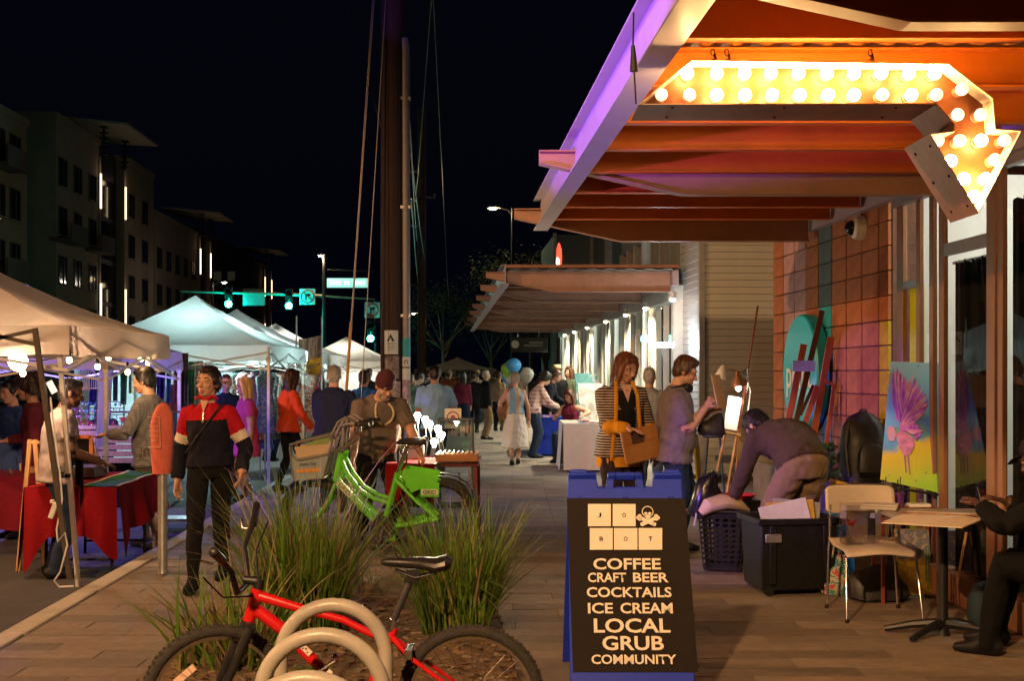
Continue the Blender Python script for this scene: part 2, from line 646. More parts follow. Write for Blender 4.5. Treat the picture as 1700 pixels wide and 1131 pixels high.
M_block = mat('block_terracotta', (.42, .155, .06), .9, var=.25, vs=9, bump=.9, bs=130)
M_blockg = mat('block_grey_teal', (.10, .16, .17), .9, var=.25, vs=9, bump=.9, bs=130)
M_blockp = mat('block_pink', (.50, .30, .29), .9, var=.2, vs=9, bump=.9, bs=130)
M_blocky = mat('block_yellow', (.55, .42, .02), .85, var=.2, vs=9, bump=.9, bs=130)
M_blockc = mat('block_turquoise', (.02, .36, .42), .85, var=.2, vs=9, bump=.9, bs=130)
M_mort = mat('mortar', (.16, .075, .045), .95, bump=.5)
m0 = SF(9.75)
BL = 8 * .406 + .22
g = MB(); g.box((BL / 2, -.115, 1.75), (BL - .012, .2, 3.5))
bw = g.build('wall', M_mort, shop); bw.matrix_local = m0
bwp = bw
blk = {}
for L_, nm in ((.398, 'a'), (.212, 'b')):
    g = MB(); g.box((0, 0, 0), (L_, .04, .195)); blk[nm] = g
bm_cache = {}
for c in range(9):
    for r in range(17):
        x0 = .22 + (c - 1) * .406 if c else 0
        L_ = .406 if c else .22
        zc = .1015 + r * .203
        if c == 0: mm = M_blocky if (zc < 2.05) else M_block
        elif c == 4: mm = M_blockc if 1.85 < zc < 2.25 else M_blockg
        elif c in (6, 7): mm = M_blockp
        else: mm = M_block
        key = (c == 0, mm.name)
        if key not in bm_cache:
            g = MB(); g.box((0, 0, 0), (L_ - .026, .036, .194)); bm_cache[key] = g.mesh('block', mm)
        o = bpy.data.objects.new('block', bm_cache[key]); C.objects.link(o); o.parent = bwp
        o.location = (x0 + L_ / 2, .006 + random.uniform(-.0015, .0015), zc)
        b = o.modifiers.new('edge', 'BEVEL'); b.width = .004; b.segments = 1

# return of the block wall into the recess, recess floor to the siding
YB1 = (m0 @ Vector((BL, 0, 0))).y           # far end of the block wall
g = MB(); g.box((BL - .1, -2.6, 1.75), (.2, 4.8, 3.5)); o = g.build('return_wall', M_block, shop); o.matrix_local = m0

# lap siding volume facing the camera (Y about 17.8) and its street side
M_side = mat('siding_olive', (.52, .52, .44), .55, var=.1, vs=3, bump=.1)
M_sideb = mat('siding_backing', (.06, .06, .05), .8)
ys = 17.8
ms = SF(ys)
CX = W(1165, 700, 112.4).x
dx = CX - XW(ys)                           # corner sits a little inside the wall plane
sid = MB()
sid.box((.75, .02 - 1.9, 2.6), (1.44, 3.74, 5.2))
so = sid.build('siding_core', M_sideb, shop); so.matrix_local = SF(ys)
so.location = so.location + Vector((dx, 0, 0))
bd1 = MB(); bd1.add([(-.012, 0, -.052), (-.012, -3.7, -.052), (-.03, -3.7, -.046), (-.03, 0, -.046), (-.012, 0, .05), (-.012, -3.7, .05), (-.016, -3.7, .05), (-.016, 0, .05)],
                    [(0, 1, 2, 3), (3, 2, 6, 7), (7, 6, 5, 4), (0, 3, 7, 4), (2, 1, 5, 6)])
mesh1 = bd1.mesh('siding_board', M_side, smooth=False)
bd2 = MB(); bd2.add([(0, .012, -.052), (1.42, .012, -.052), (1.42, .03, -.046), (0, .03, -.046), (0, .012, .05), (1.42, .012, .05), (1.42, .016, .05), (0, .016, .05)],
                    [(0, 1, 2, 3), (3, 2, 6, 7), (7, 6, 5, 4), (0, 3, 7, 4), (2, 1, 5, 6)])
mesh2 = bd2.mesh('siding_board', mat('siding_white', (.42, .42, .42), .5, var=.1), smooth=False)
for i in range(44):
    for me, dy in ((mesh1, 0), (mesh2, 0)):
        o = bpy.data.objects.new('siding_board', me); C.objects.link(o); o.parent = so
        o.location = (.03 if me is mesh1 else .07, -.03 if me is mesh1 else -.0, .12 + i * .104)
g = MB(); g.box((.03, .0, 2.6), (.12, .085, 5.2)); o = g.build('corner_trim', mat('trim_grey', (.33, .33, .29), .5), so)

# near window wall (Y 3.0 to 9.75): copper mullions, glass, bright room and black curtain behind
M_copper = mat('copper_frame', (.30, .15, .085), .45, metal=.25, var=.15, vs=3, bump=.05)
M_lilac = mat('grey_frame', (.34, .31, .33), .4, metal=.3, var=.1)
GL = glassm('window_glass', (.86, .9, .9), .0)
nw = bpy.data.objects.new('window_wall', None); C.objects.link(nw); nw.parent = shop; nw.matrix_local = SF(3.0)
def uY(y): return (y - 3.0) / DB.y
def ux(px): return uY(7158. / (px - 745.))      # where along the wall a photo column falls
HT = 3.35
mull = [(ux(1497), .13), (ux(1527), .07), (ux(1549), .07), (ux(1566), .09), (ux(1648), .12), (ux(1664), .07), (ux(1745), .12), (ux(1850), .12), (ux(2050), .12)]
for (u, w) in mull:
    g = MB(); g.box((u, .0, HT / 2), (w, .036, HT)); o = g.build('mullion', M_copper, nw, bevel=.004)
g = MB(); g.box((uY(6.4), .01, 3.0), (6.5, .06, .16)); g.box((uY(6.4), .02, 3.28), (6.5, .1, .1)); g.build('head_rail', M_lilac, nw, bevel=.004)
g = MB(); g.box((uY(6.4), .0, .1), (6.5, .16, .2)); g.build('sill_rail', M_copper, nw, bevel=.004)
def zat(py, px): return EYE + (620 - py) * (7158. / (px - 745.)) / FPX
g = MB(); a, b = ux(1564), ux(1650); g.box(((a + b) / 2, .0, zat(408, 1600)), (abs(a - b), .034, .09)); g.build('transom', M_lilac, nw, bevel=.004)
g = MB(); a, b = ux(1497), ux(1527); g.box(((a + b) / 2, .0, zat(472, 1515)), (abs(a - b), .034, .06)); g.build('transom', M_lilac, nw, bevel=.004)
edges = [m[0] for m in mull]
for i in range(len(edges) - 1):
    a, b = edges[i], edges[i + 1]
    g = MB(); g.add([(a, -.01, .1), (b, -.01, .1), (b, -.01, 3.2), (a, -.01, 3.2)], [(0, 1, 2, 3)])
    g.build('pane', GL, nw, smooth=False)
# yellow and white vertical infill panels beside the blocks
a, b = ux(1501), ux(1525)
g = MB(); g.box(((a + b) / 2, -.045, .75 + .48), (abs(a - b) - .03, .012, 2.1)); g.build('infill_panel', mat('panel_yellow', (.75, .62, .0), .4, var=.05, emit=(.9, .75, 0), es=.12), nw)  # panel is no lamp; a faint glow is put into its colour

# the room behind the glass
room = thing('shop_room', 'bright white upper room with black curtains behind the near shop windows', 'room')
room.matrix_local = SF(3.0)
M_room = mat('room_white', (.72, .72, .68), .8, var=.05)
g = MB(); g.box((3.2, -3.2, 1.65), (8, .1, 3.3)); g.build('room_wall', M_room, room)
g = MB(); g.box((7.3, -1.7, 1.65), (.1, 3, 3.3)); g.build('room_end_wall', M_room, room)
g = MB(); g.box((3.2, -1.6, 3.42), (8, 3.2, .1)); g.build('room_ceiling', M_room, room)
g = MB(); g.box((3.2, -1.6, .03), (8, 3.2, .06)); g.build('room_floor', mat('room_floor', (.08, .07, .06), .4), room)
M_curt = mat('black_curtain', (.006, .006, .007), .9, var=.4, vs=3, st=(30, 30, 1), bump=.4, bs=6)
def curtain(u0, u1, zt, zb=.08):
    n = int(abs(u1 - u0) * 44)
    g = MB()
    def f(u, v):
        x = u0 + (u1 - u0) * u
        return (x, -.065 + .018 * math.sin(u * n * 1.1) + .008 * math.sin(u * n * 2.7), zb + (zt - zb) * v + (.03 * abs(math.sin(u * n * .7)) if v > .99 else 0))
    g.grid(f, n * 3, 6)
    return g.build('curtain', M_curt, room)
curtain(ux(1574), ux(1650), zat(432, 1610))
curtain(ux(1668), uY(3.1), zat(330, 1690))
g = MB(); g.tube([(ux(1570), -.06, zat(428, 1610)), (ux(1652), -.06, zat(428, 1610))], .012); g.build('curtain_rod', M_steel, room)
lamp('room_light', 'POINT', (ux(1560), -1.3, 3.0), 150, (1, .93, .8), room, .12)
g = MB(); g.lathe([(.02, .30), (.05, .28), (.11, .12), (.10, .0), (.04, -.02)], 16, (ux(1560), -1.3, 3.06)); g.build('pendant_shade', emis('pendant_glow', (1, .92, .78), 2.0), room)

# ---------------------------------------------------------------- far storefront (Y 19.2 to 38) with down lights
far = bpy.data.objects.new('storefront', None); C.objects.link(far); far.parent = shop; far.matrix_local = SF(19.2)
def vx(px): return (7158. / (px - 745.) - 19.2) / DB.y
FE = vx(931)
M_fr = mat('storefront_frame', (.62, .60, .55), .5, metal=.2, var=.1)
GL2 = glassm('storefront_glass', (.80, .9, .88), .10)
lamps_u = [vx(p) for p in (1127, 1081, 1047, 1013, 981, 959, 943)]
step = 0.72
nmul = int(FE / step)
for i in range(nmul + 1):
    u = i * FE / nmul
    w = .16 if i % 4 == 0 else .06
    g = MB(); g.box((u, .0, 1.5), (w, .05, 3.0)); g.build('mullion', M_fr, far)
    if i < nmul and i % 4 != 2:
        u2 = (i + 1) * FE / nmul
        g = MB(); g.add([(u, -.02, .1), (u2, -.02, .1), (u2, -.02, 2.75), (u, -.02, 2.75)], [(0, 1, 2, 3)]); g.build('pane', GL2, far, smooth=False)
    elif i < nmul:
        u2 = (i + 1) * FE / nmul
        g = MB(); g.box(((u + u2) / 2, -.03, 1.4), (u2 - u - .04, .04, 2.7)); g.build('infill_panel', mat('store_panel_%d' % (i % 3), [(.50, .46, .36), (.30, .36, .33), (.55, .5, .42)][i % 3], .6), far)
g = MB(); g.box((FE / 2, .02, 2.86), (FE, .12, .22)); g.build('head_rail', M_fr, far)
g = MB(); g.box((FE / 2, .0, .06), (FE, .15, .12)); g.build('sill_rail', M_fr, far)
g = MB(); g.box((FE / 2, -2.6, 1.5), (FE, .1, 3)); g.build('back_wall', mat('store_back', (.55, .60, .56), .8, var=.4, vs=1.5), far)
for q_ in (FE + .06, -.06):
    g = MB(); g.box((q_, -1.3, 1.5), (.1, 2.6, 3)); g.build('end_wall', M_room, far)
for k in range(5):
    lamp('store_light', 'POINT', (2 + k * 4, -1.4, 2.7), 420, (.95, 1.0, .88), far, .2)
g = MB(); g.box((FE / 2, -1.3, 3.02), (FE, 2.6, .06)); g.build('store_ceiling', M_room, far)
# upper wall with clerestory windows above the canopy
g = MB(); g.box((FE / 2 + .4, -2.1, 3.55), (FE - .8, .3, 1.1)); g.box((FE / 2, -2.1, 5.55), (FE, .3, .5)); g.build('upper_wall', mat('upper_wall', (.2, .2, .2), .7), far)
for i in range(14):
    u = .4 + i * (FE - .8) / 13
    g = MB(); g.box((u, -1.93, 4.7), (.14, .16, 1.3)); g.build('clerestory_mullion', M_fr, far)
    if i < 13:
        g = MB(); u2 = .4 + (i + 1) * (FE - .8) / 13; g.add([(u, -1.98, 4.08), (u2, -1.98, 4.08), (u2, -1.98, 5.32), (u, -1.98, 5.32)], [(0, 1, 2, 3)]); g.build('clerestory_pane', GL2, far, smooth=False)
g = MB(); g.box((FE / 2, -3.2, 4.7), (FE, .1, 2.2)); g.build('clerestory_back', mat('clere_back', (.35, .40, .40), .8), far)
for k in range(3): lamp('clerestory_light', 'POINT', (2.5 + k * 6, -2.6, 5.1), 34, (.85, 1, .95), far, .15)
# near upper wall of the shop above the first canopy (a dark mass)
g = MB(); g.box((4.0, -1.2, 4.6), (14, 1.9, 2.0)); o = g.build('parapet', mat('parapet', (.10, .09, .09), .8), shop); o.matrix_local = SF(3.0)

# downlights on the posts between the windows
for i, u in enumerate(lamps_u):
    t = thing('wall_light', 'small lit downlight on the storefront, number %s along from the lap siding' % ['one', 'two', 'three', 'four', 'five', 'six', 'seven'][i], 'light', group='storefront downlights')
    t.matrix_local = SF(19.2) @ Matrix.Translation((u, .1, 2.78))
    g = MB(); g.lathe([(.02, .10), (.055, .09), (.06, -.02), (.05, -.02)], 14); g.box((0, -.05, .06), (.06, .06, .05)); g.build('housing', M_fr, t)
    g = MB(); g.ell((0, 0, -.03), (.045, .045, .04)); g.build('bulb', emis('downlight', (1, .86, .6), 30), t)
    lamp('beam', 'SPOT', (0, .32, -.06), 420 if i else 10, (1, .84, .6), t, .05, aim=(0, -.1, -1), spot=140, blend=.7)

# grey taller block beyond, with white piers, and the lit blade sign
bld = thing('annex_building', 'dull grey-green taller block with white piers rising behind the far storefront', 'building', loc=(W(975, 620, 46).x, 2000 / 46., 0), rz=AB)
g = MB(); g.box((1.9, 3, 3.3), (6.2, 6, 6.6)); g.build('wall', mat('annex_wall', (.20, .25, .25), .8, var=.1), bld)
for x in (-1.18, .15, .75):
    g = MB(); g.box((x, -.06, 3.3), (.12 if x != .75 else .28, .14, 6.7)); g.build('pier', mat('annex_pier', (.6, .6, .55), .7), bld)
s = 56.
bs_ = thing('blade_sign', 'red and white lit oval blade sign standing on the far canopy', 'sign', loc=W(928, 453, s))
g = MB(); g.loft([(0, 0, .02), (0, 0, .22), (0, 0, .45), (0, 0, .7), (0, 0, .88)], [(.03, .1), (.07, .3), (.085, .36), (.07, .3), (.02, .05)], (1, 0, 0), 16)
g.build('face', emis('blade_red', (1, .05, .02), 3.0), bs_)
g = MB(); g.loft([(-.03, -.1, .05), (-.03, -.1, .3), (-.03, -.1, .6)], [(.03, .1), (.06, .28), (.03, .1)], (1, 0, 0), 12); g.build('white_band', emis('blade_white', (1, .8, .75), 5), bs_)
g = MB(); g.box((0, 0, -.02), (.1, .3, .06)); g.box((.12, .1, .3), (.05, .05, .6)); g.build('bracket', M_dark, bs_)

# ---------------------------------------------------------------- canopies
M_or = mat('orange_paint', (.62, .14, .004), .5, var=.18, vs=2.5, bump=.08)
M_deck = mat('deck_orange', (.60, .24, .03), .45, metal=.2, var=.12)
M_fas = mat('fascia_paint', (.42, .36, .42), .45, var=.1)
M_brown = mat('brown_paint', (.26, .105, .055), .5, var=.2, vs=2.5)


def canopy(name, label, ya, yb, xe, beams, mains, zb, dz, mbeam, mdeck, mtip, tipx, far=False):
    """flat steel canopy: deck of ribs, fascia channel, cross joists, tapered cantilevers with tips past the fascia"""
    t = thing(name, label, 'canopy')
    zt = zb + dz
    # ribbed deck: ribs run along the wall
    g = MB()
    pts = []
    def edge(y): return xe(y) + .05
    n = 70 if not far else 36
    def prof(i):
        return .022 if (i % 4 in (1, 2)) else 0
    def f(u, v):
        i = round(u * n * 1)
        y = ya + (yb - ya) * v
        x = edge(y) + (XW(y) + .0 - edge(y)) * u
        return (x, y, zt + .006 + prof(i))
    g.grid(f, n, 1)
    g.build('deck', mdeck, t, smooth=False)
    g = MB()
    g.hexa([(edge(ya) - .05, ya, zt + .04), (XW(ya), ya, zt + .04), (XW(yb), yb, zt + .04), (edge(yb) - .05, yb, zt + .04)],
           [(edge(ya) - .05, ya, zt + .09), (XW(ya), ya, zt + .09), (XW(yb), yb, zt + .09), (edge(yb) - .05, yb, zt + .09)])
    g.build('roof_skin', M_brown, t, smooth=False)
    # fascia channel
    g = MB()
    x0, x1 = xe(ya), xe(yb)
    g.hexa([(x0 - .012, ya, zb), (x0, ya, zb), (x1, yb, zb), (x1 - .012, yb, zb)], [(x0 - .012, ya, zt + .10), (x0, ya, zt + .10), (x1, yb, zt + .10), (x1 - .012, yb, zt + .10)])
    for zz in (zb, zt + .088):
        g.hexa([(x0 - .08, ya, zz - .012), (x0 + .06, ya, zz - .012), (x1 + .06, yb, zz - .012), (x1 - .08, yb, zz - .012)],
               [(x0 - .08, ya, zz - .001), (x0 + .06, ya, zz - .001), (x1 + .06, yb, zz - .001), (x1 - .08, yb, zz - .001)])
    g.build('fascia', M_fas, t, smooth=False, bevel=.003)
    # ledger on the wall
    g = MB()
    g.hexa([(XW(ya) - .09, ya, zb - .02), (XW(ya) - .01, ya, zb - .02), (XW(yb) - .01, yb, zb - .02), (XW(yb) - .09, yb, zb - .02)],
           [(XW(ya) - .09, ya, zt), (XW(ya) - .01, ya, zt), (XW(yb) - .01, yb, zt), (XW(yb) - .09, yb, zt)])
    g.build('ledger', M_fas, t, smooth=False)
    for y in beams:
        g = MB()
        a, b = xe(y) + .02, XW(y) - .1
        g.box(((a + b) / 2, y, zb + dz / 2), (b - a, .012, dz - .01))
        g.box(((a + b) / 2, y - .035, zb + .006), (b - a, .08, .012)); g.box(((a + b) / 2, y - .035, zt - .012), (b - a, .08, .012))
        g.build('joist', mbeam, t, bevel=.003)
    for y in mains:
        a, b = tipx(y), XW(y) - .1
        k = a + (b - a) * .36
        for yy, th in ((y, .02),):
            g = MB()
            top = zt - .02; deep = zb - .11
            lo = [(a, top - .07), (k, deep), (b, deep), (b, top), (a, top)]
            g.prism(lo, .02, Matrix.Translation((0, y, 0)))
            fl = MB()
            g.hexa([(a, y - .05, top - .082), (k, y - .05, deep - .014), (k, y + .07, deep - .014), (a, y + .07, top - .082)],
                   [(a, y - .05, top - .07), (k, y - .05, deep - .001), (k, y + .07, deep - .001), (a, y + .07, top - .07)])
            g.hexa([(k, y - .05, deep - .014), (b, y - .05, deep - .014), (b, y + .07, deep - .014), (k, y + .07, deep - .014)],
                   [(k, y - .05, deep - .001), (b, y - .05, deep - .001), (b, y + .07, deep - .001), (k, y + .07, deep - .001)])
            g.box(((a + b) / 2, y + .01, top + .006), (b - a, .12, .012))
            g.build('cantilever', mtip, t, smooth=False, bevel=.003)
    return t


ZB = 3.0
def xe1(y): return .95 - .0565 * y
can1 = canopy('near_canopy', 'long orange steel canopy with purple edge over the near sidewalk, marquee arrow below', 3.2, 11.72, xe1,
              [3.6, 4.35, 5.1, 5.95, 6.8, 7.6, 8.45, 9.4, 10.2, 11.0], [4.42, 8.62, 11.66], ZB, .2, M_or, M_deck, mat('tip_paint', (.40, .20, .12), .5, var=.15), lambda y: xe1(y) - .27)
def xe2(y): return .98 - .0575 * y
can2 = canopy('far_canopy', 'brown steel canopy with tapered beams over the far lit storefront', 18.7, 40, xe2,
              [19.6, 20.6, 22.6, 23.6, 25.6, 26.6, 28.6, 29.6, 31.6, 33, 35, 36.5, 38.5], [18.9, 21.7, 24.6, 27.6, 30.6, 34, 37.4], ZB, .2,
              mat('rust_paint', (.30, .13, .07), .55, var=.2), mat('deck_tan', (.42, .36, .29), .6, var=.1), mat('tip_tan', (.36, .21, .16), .55), lambda y: xe2(y) - .3, True)

# ================================================================ marquee arrow
SA = 391.
arrow = thing('marquee_arrow', 'big orange marquee arrow with rows of lit bulbs hanging from the near canopy on chains', 'sign', loc=W(1350, 240, SA))
def ar(px, py, d=0.0):                      # front-face pixel -> local point, d metres behind the front
    return W(px, py, SA) - W(1350, 240, SA) + Vector((0, d, 0))
def arp(px, py, d):                         # the same, for a thing seen at that pixel d metres behind the front
    return W(px, py, FPX / (FPX / SA + d)) - W(1350, 240, SA)
OUT = [(1060, 173), (1148, 98), (1575, 104), (1650, 162), (1654, 213), (1697, 216), (1625, 354), (1543, 222), (1583, 217), (1583, 206), (1554, 173)]
M_arp = mat('arrow_plate', (.17, .05, .012), .45, metal=.2, var=.35, vs=4, bump=.1)
M_arw = mat('arrow_inner', (.78, .62, .42), .4, var=.1)
M_aro = mat('arrow_outer', (.40, .20, .13), .5, metal=.2, var=.3, vs=5, bump=.15)
g = MB()
g.add([ar(x, y, .11) for x, y in OUT], [tuple(range(len(OUT)))])
g.build('face_plate', M_arp, arrow, smooth=False)
g = MB(); g.add([ar(x, y, .22) for x, y in OUT], [tuple(range(len(OUT)))[::-1]]); g.build('back_plate', M_arp, arrow, smooth=False)
cen = Vector((0, 0, 0))
def inset(i, k=.006):
    p0, p1, p2 = [ar(*OUT[j % len(OUT)]) for j in (i - 1, i, i + 1)]
    a = (p1 - p0).normalized(); b = (p2 - p1).normalized()
    n = Vector((a.z, 0, -a.x)) + Vector((b.z, 0, -b.x))
    n.normalize()
    return p1 + n * k
n = len(OUT)
for i in range(n):                          # each side return is a panel of its own
    a, b = ar(*OUT[i]), ar(*OUT[(i + 1) % n]); ai, bi = inset(i), inset((i + 1) % n)
    D = Vector((0, .33, 0)); E = Vector((0, .11, 0))
    g = MB()
    g.add([a, b, b + D, a + D], [(0, 1, 2, 3)], 0)
    g.add([ai, bi, bi + E, ai + E], [(3, 2, 1, 0)], 1)
    g.add([a, b, bi, ai], [(3, 2, 1, 0)], 1)
    g.add([ai + D, bi + D, bi + 2 * E, ai + 2 * E], [(0, 1, 2, 3)], 1)
    g.add([a + D, b + D, bi + D, ai + D], [(0, 1, 2, 3)], 1)
    o = g.build('side_return', [M_aro, M_arw], arrow, smooth=False)
for i in (7, 10, 6):                        # screw heads on the sides that show
    a, b = ar(*OUT[i]), ar(*OUT[(i + 1) % n])
    nn = (b - a).normalized(); nn = Vector((-nn.z, 0, nn.x))
    for q in (.12, .5, .88):
        for d in (.06, .25):
            p = a.lerp(b, q) + Vector((0, d, 0))
            g = MB(); g.ell(p, (.007, .007, .007), 6, 4); g.build('screw', M_dark, arrow)
bright = [(x, 121) for x in (1141, 1190, 1236, 1280, 1326, 1373, 1418, 1463, 1509, 1552)] + [(x, 157) for x in (1190, 1237, 1282, 1328, 1375, 1418, 1513)] + [(1629, 233), (1578, 267), (1600, 297), (1636, 297), (1617, 326)]
dim = [(1098, 157), (1145, 157), (1465, 157), (1555, 157), (1597, 148), (1590, 190), (1628, 190), (1557, 233), (1593, 233), (1668, 233), (1652, 265)]
E_b = emis('bulb_bright', (1, .60, .22), 150)
E_d = emis('bulb_dim', (1, .74, .46), 1.5)
for lst, em in ((bright, E_b), (dim, E_d)):
    g = MB(); g.ell((0, 0, 0), (.027, .027, .027), 14, 9); bm_ = g.mesh('bulb', em)
    g = MB(); g.lathe([(.018, 0), (.018, .03), (.024, .03), (.024, .045)], 10, mtx=Matrix.Rotation(R(-90), 3, 'X')); sk = g.mesh('socket', M_aro)
    for (x, y) in lst:
        o = bpy.data.objects.new('bulb', bm_); C.objects.link(o); o.parent = arrow; o.location = arp(x, y, .05)
        k = bpy.data.objects.new('socket', sk); C.objects.link(k); k.parent = o; k.location = (0, .022, 0)
        if y not in (147, 190):                  # the sign is lit on both faces
            o = bpy.data.objects.new('bulb', bm_); C.objects.link(o); o.parent = arrow; o.location = arp(x, y, .05) + Vector((0, .24, 0))
            k = bpy.data.objects.new('socket', sk); C.objects.link(k); k.parent = o; k.location = (0, -.065, 0)
# chains
for px in (1196, 1220, 1466):
    g = MB()
    z0 = ar(px, 98).z; z1 = z0 + .085
    for k in range(4):
        c = ar(px, 98, .17) + Vector((.004 * (-1) ** k, 0, .008 + k * .022))
        ring = [c + Vector(((.009 if k % 2 else 0) * math.cos(a), (0 if k % 2 else .009) * math.cos(a), .015 * math.sin(a))) for a in [j * math.pi / 4 for j in range(8)]]
        g.tube(ring, .0028, 5, closed=True)
    g.tube([ar(px, 98, .17) + Vector((0, 0, .09)), ar(px, 98, .17) + Vector((.012, 0, .045)), ar(px, 98, .17) + Vector((.02, .01, .0))], .0025, 5)
    g.build('chain', M_steel, arrow)
g = MB(); g.tube([W(1052, 20, 405), W(1051, 75, 405), W(1053, 120, 400), W(1056, 172, 395)], .004, 6); g.tube([W(1051, 75, 405), W(1053, 118, 405)], [.008, .018], 8)
tag(g.build('hanging_wire', M_black), 'thin black cable with a plug dangling by the purple canopy edge', 'cable')

# ================================================================ sandwich board
M_blue = mat('blue_plastic', (.015, .04, .50), .5, spec=.25, var=.12, vs=8, bump=.12, bs=150)
M_ins = mat('chalk_brown', (.013, .009, .007), .7, spec=.2, var=.25, vs=20, bump=.1)
M_cream = mat('cream_print', (.82, .74, .62), .6, var=.04)
sb = thing('sandwich_board', 'blue plastic sandwich board with dark brown menu panel standing on the pavers', 'sign', loc=(.585, 6.25, 0))
sbF = frame((0, -.45, 0), (1, 0, 0), (0, .45, 1.09))         # front panel: local x right, y up along the slope
HL = math.hypot(.45, 1.09)
sbB = frame((0, .45, 0), (-1, 0, 0), (0, -.45, 1.09))
hw = .305
outer = [(-hw, 0), (hw, 0), (hw - .012, HL), (hw - .155, HL), (hw - .165, HL - .085), (-hw + .165, HL - .085), (-hw + .155, HL), (-hw + .012, HL)]
for mtx, nm in ((sbF, 'front_panel'), (sbB, 'back_panel')):
    g = MB(); g.prism(outer, .03); o = g.build(nm, M_blue, sb, bevel=.006)
    o.matrix_local = mtx @ Matrix(((1, 0, 0, 0), (0, 0, 1, 0), (0, -1, 0, 0), (0, 0, 0, 1)))
def sbp(px, py):
    """photo pixel -> panel coordinates on the front panel"""
    best = None
    lo, hi = -.2, 1.2
    for _ in range(50):
        t = (lo + hi) / 2
        yv = 620 + (1.6 - 1.09 * t) * 2000 / (5.8 + .45 * t)
        if yv > py: lo = t
        else: hi = t
    Y = 5.8 + .45 * t
    return ((px - 850) * Y / 2000 - .585, t * HL)
def sb_rect(name, x0, y0, x1, y1, m, d):
    a, b = sbp(x0, y0), sbp(x1, y1); c = sbp(x0, y1); e = sbp(x1, y0)
    g = MB(); g.add([(*a, d), (*c, d), (*b, d), (*e, d)], [(0, 1, 2, 3)])
    o = g.build(name, m, sb, smooth=False); o.matrix_local = sbF
    return o
g = MB(); q = [sbp(941, 828), sbp(951, 1117), sbp(1159, 1117), sbp(1137, 828)]; g.add([(*a, .005) for a in q], [(0, 1, 2, 3)])
o = g.build('menu_sheet', M_ins, sb, smooth=False); o.matrix_local = sbF
def lines(body, x0, y0, x1, y1, m=M_cream, bold=.02, d=.008):
    a, b = sbp(x0, y1), sbp(x1, y0)
    text('lettering', body, b[0] - a[0], b[1] - a[1], m, sb, sbF @ Matrix.Translation(((a[0] + b[0]) / 2, (a[1] + b[1]) / 2, 0)), bold, d)
for t_, x0, y0, x1, y1 in (('COFFEE', 985, 928, 1096, 947), ('CRAFT', 976, 952, 1039, 968), ('BEER', 1051, 952, 1109, 968), ('COCKTAILS', 974, 976, 1114, 993), ('ICE', 976, 1002, 1017, 1020), ('CREAM', 1030, 1002, 1116, 1020),
                           ('LOCAL', 986, 1028, 1112, 1052), ('GRUB', 1000, 1057, 1101, 1081), ('COMMUNITY', 982, 1088, 1122, 1104)):
    lines(t_, x0, y0, x1, y1, bold=.022)
for ch, x0, y0, x1, y1 in (('J', 976, 838, 1014, 875), ('O', 1017, 838, 1055, 875), ('B', 979, 878, 1017, 914), ('O', 1019, 878, 1058, 914), ('T', 1060, 878, 1099, 914)):
    sb_rect('logo_tile', x0, y0, x1, y1, M_cream, .008)
    cx, cy = (x0 + x1) / 2, (y0 + y1) / 2
    lines(ch, cx - 3, cy - 3.5, cx + 3, cy + 3.5, M_ins, .02, .011)
# skull over two crossed scoops
def disc(c, rx, ry, n=20): return [(c[0] + rx * math.cos(2 * math.pi * i / n), c[1] + ry * math.sin(2 * math.pi * i / n)) for i in range(n)]
g = MB()
c = sbp(1075, 852)
g.add([(*p, .008) for p in disc((c[0], c[1] + .004), .030, .030)], [tuple(range(20))], 0)
g.add([(*p, .009) for p in disc((c[0], c[1] + .004), .0255, .0255)], [tuple(range(20))], 1)
for dx_ in (-.010, .010): g.add([(*p, .010) for p in disc((c[0] + dx_, c[1] - .006), .0085, .0075, 10)], [tuple(range(10))], 0)
g.add([(*p, .0095) for p in disc((c[0], c[1] - .023), .013, .012, 8)], [tuple(range(8))], 0)
for sg in (-1, 1):
    a = Vector((c[0] - sg * .042, c[1] - .028)); b = Vector((c[0] + sg * .03, c[1] - .062)); w = Vector((.004 * sg, .009))
    g.add([(*(a - w), .0088 + .0004 * sg), (*(b - w), .0088 + .0004 * sg), (*(b + w), .0088 + .0004 * sg), (*(a + w), .0088 + .0004 * sg)], [(0, 1, 2, 3)], 0)
    for e in (a + Vector((0, .008)), a - Vector((0, .006)), a + Vector((-sg * .008, .0)), b): g.add([(*p, .0092) for p in disc(e, .011, .011, 10)], [tuple(range(10))], 0)
o = g.build('skull_emblem', [M_cream, M_ins], sb, smooth=False); o.matrix_local = sbF
g = MB(); hh_ = [(-.095, -.1), (-.085, .0), (-.045, .0), (-.04, -.012), (.04, -.012), (.045, .0), (.085, .0), (.095, -.1)]
for mtx in (sbF, sbB):
    g = MB()
    g.hexa([(-.10, HL - .10, -.03), (-.06, HL - .10, -.03), (-.06, HL - .10, .0), (-.10, HL - .10, .0)], [(-.088, HL - .002, -.03), (-.05, HL - .002, -.03), (-.05, HL - .002, .0), (-.088, HL - .002, .0)]); g.hexa([(.06, HL - .10, -.03), (.10, HL - .10, -.03), (.10, HL - .10, .0), (.06, HL - .10, .0)], [(.05, HL - .002, -.03), (.088, HL - .002, -.03), (.088, HL - .002, .0), (.05, HL - .002, .0)])
    g.box((0, HL - .02, -.015), (.10, .036, .0301)); o = g.build('carry_handle', M_blue, sb, bevel=.006); o.matrix_local = mtx
for x in (-.18, .0, .18):                    # hinge caps, rivets
    g = MB(); g.lathe([(.012, 0), (.01, .008)], 10); o = g.build('rivet', M_blue, sb); o.matrix_local = sbF @ Matrix.Translation((x * 1.3, HL - .135, 0))
for x in (-.24, .24):
    g = MB(); g.tube([(x - .04, 0, 1.085), (x + .04, 0, 1.085)], .016, 8); g.build('hinge', M_blue, sb)

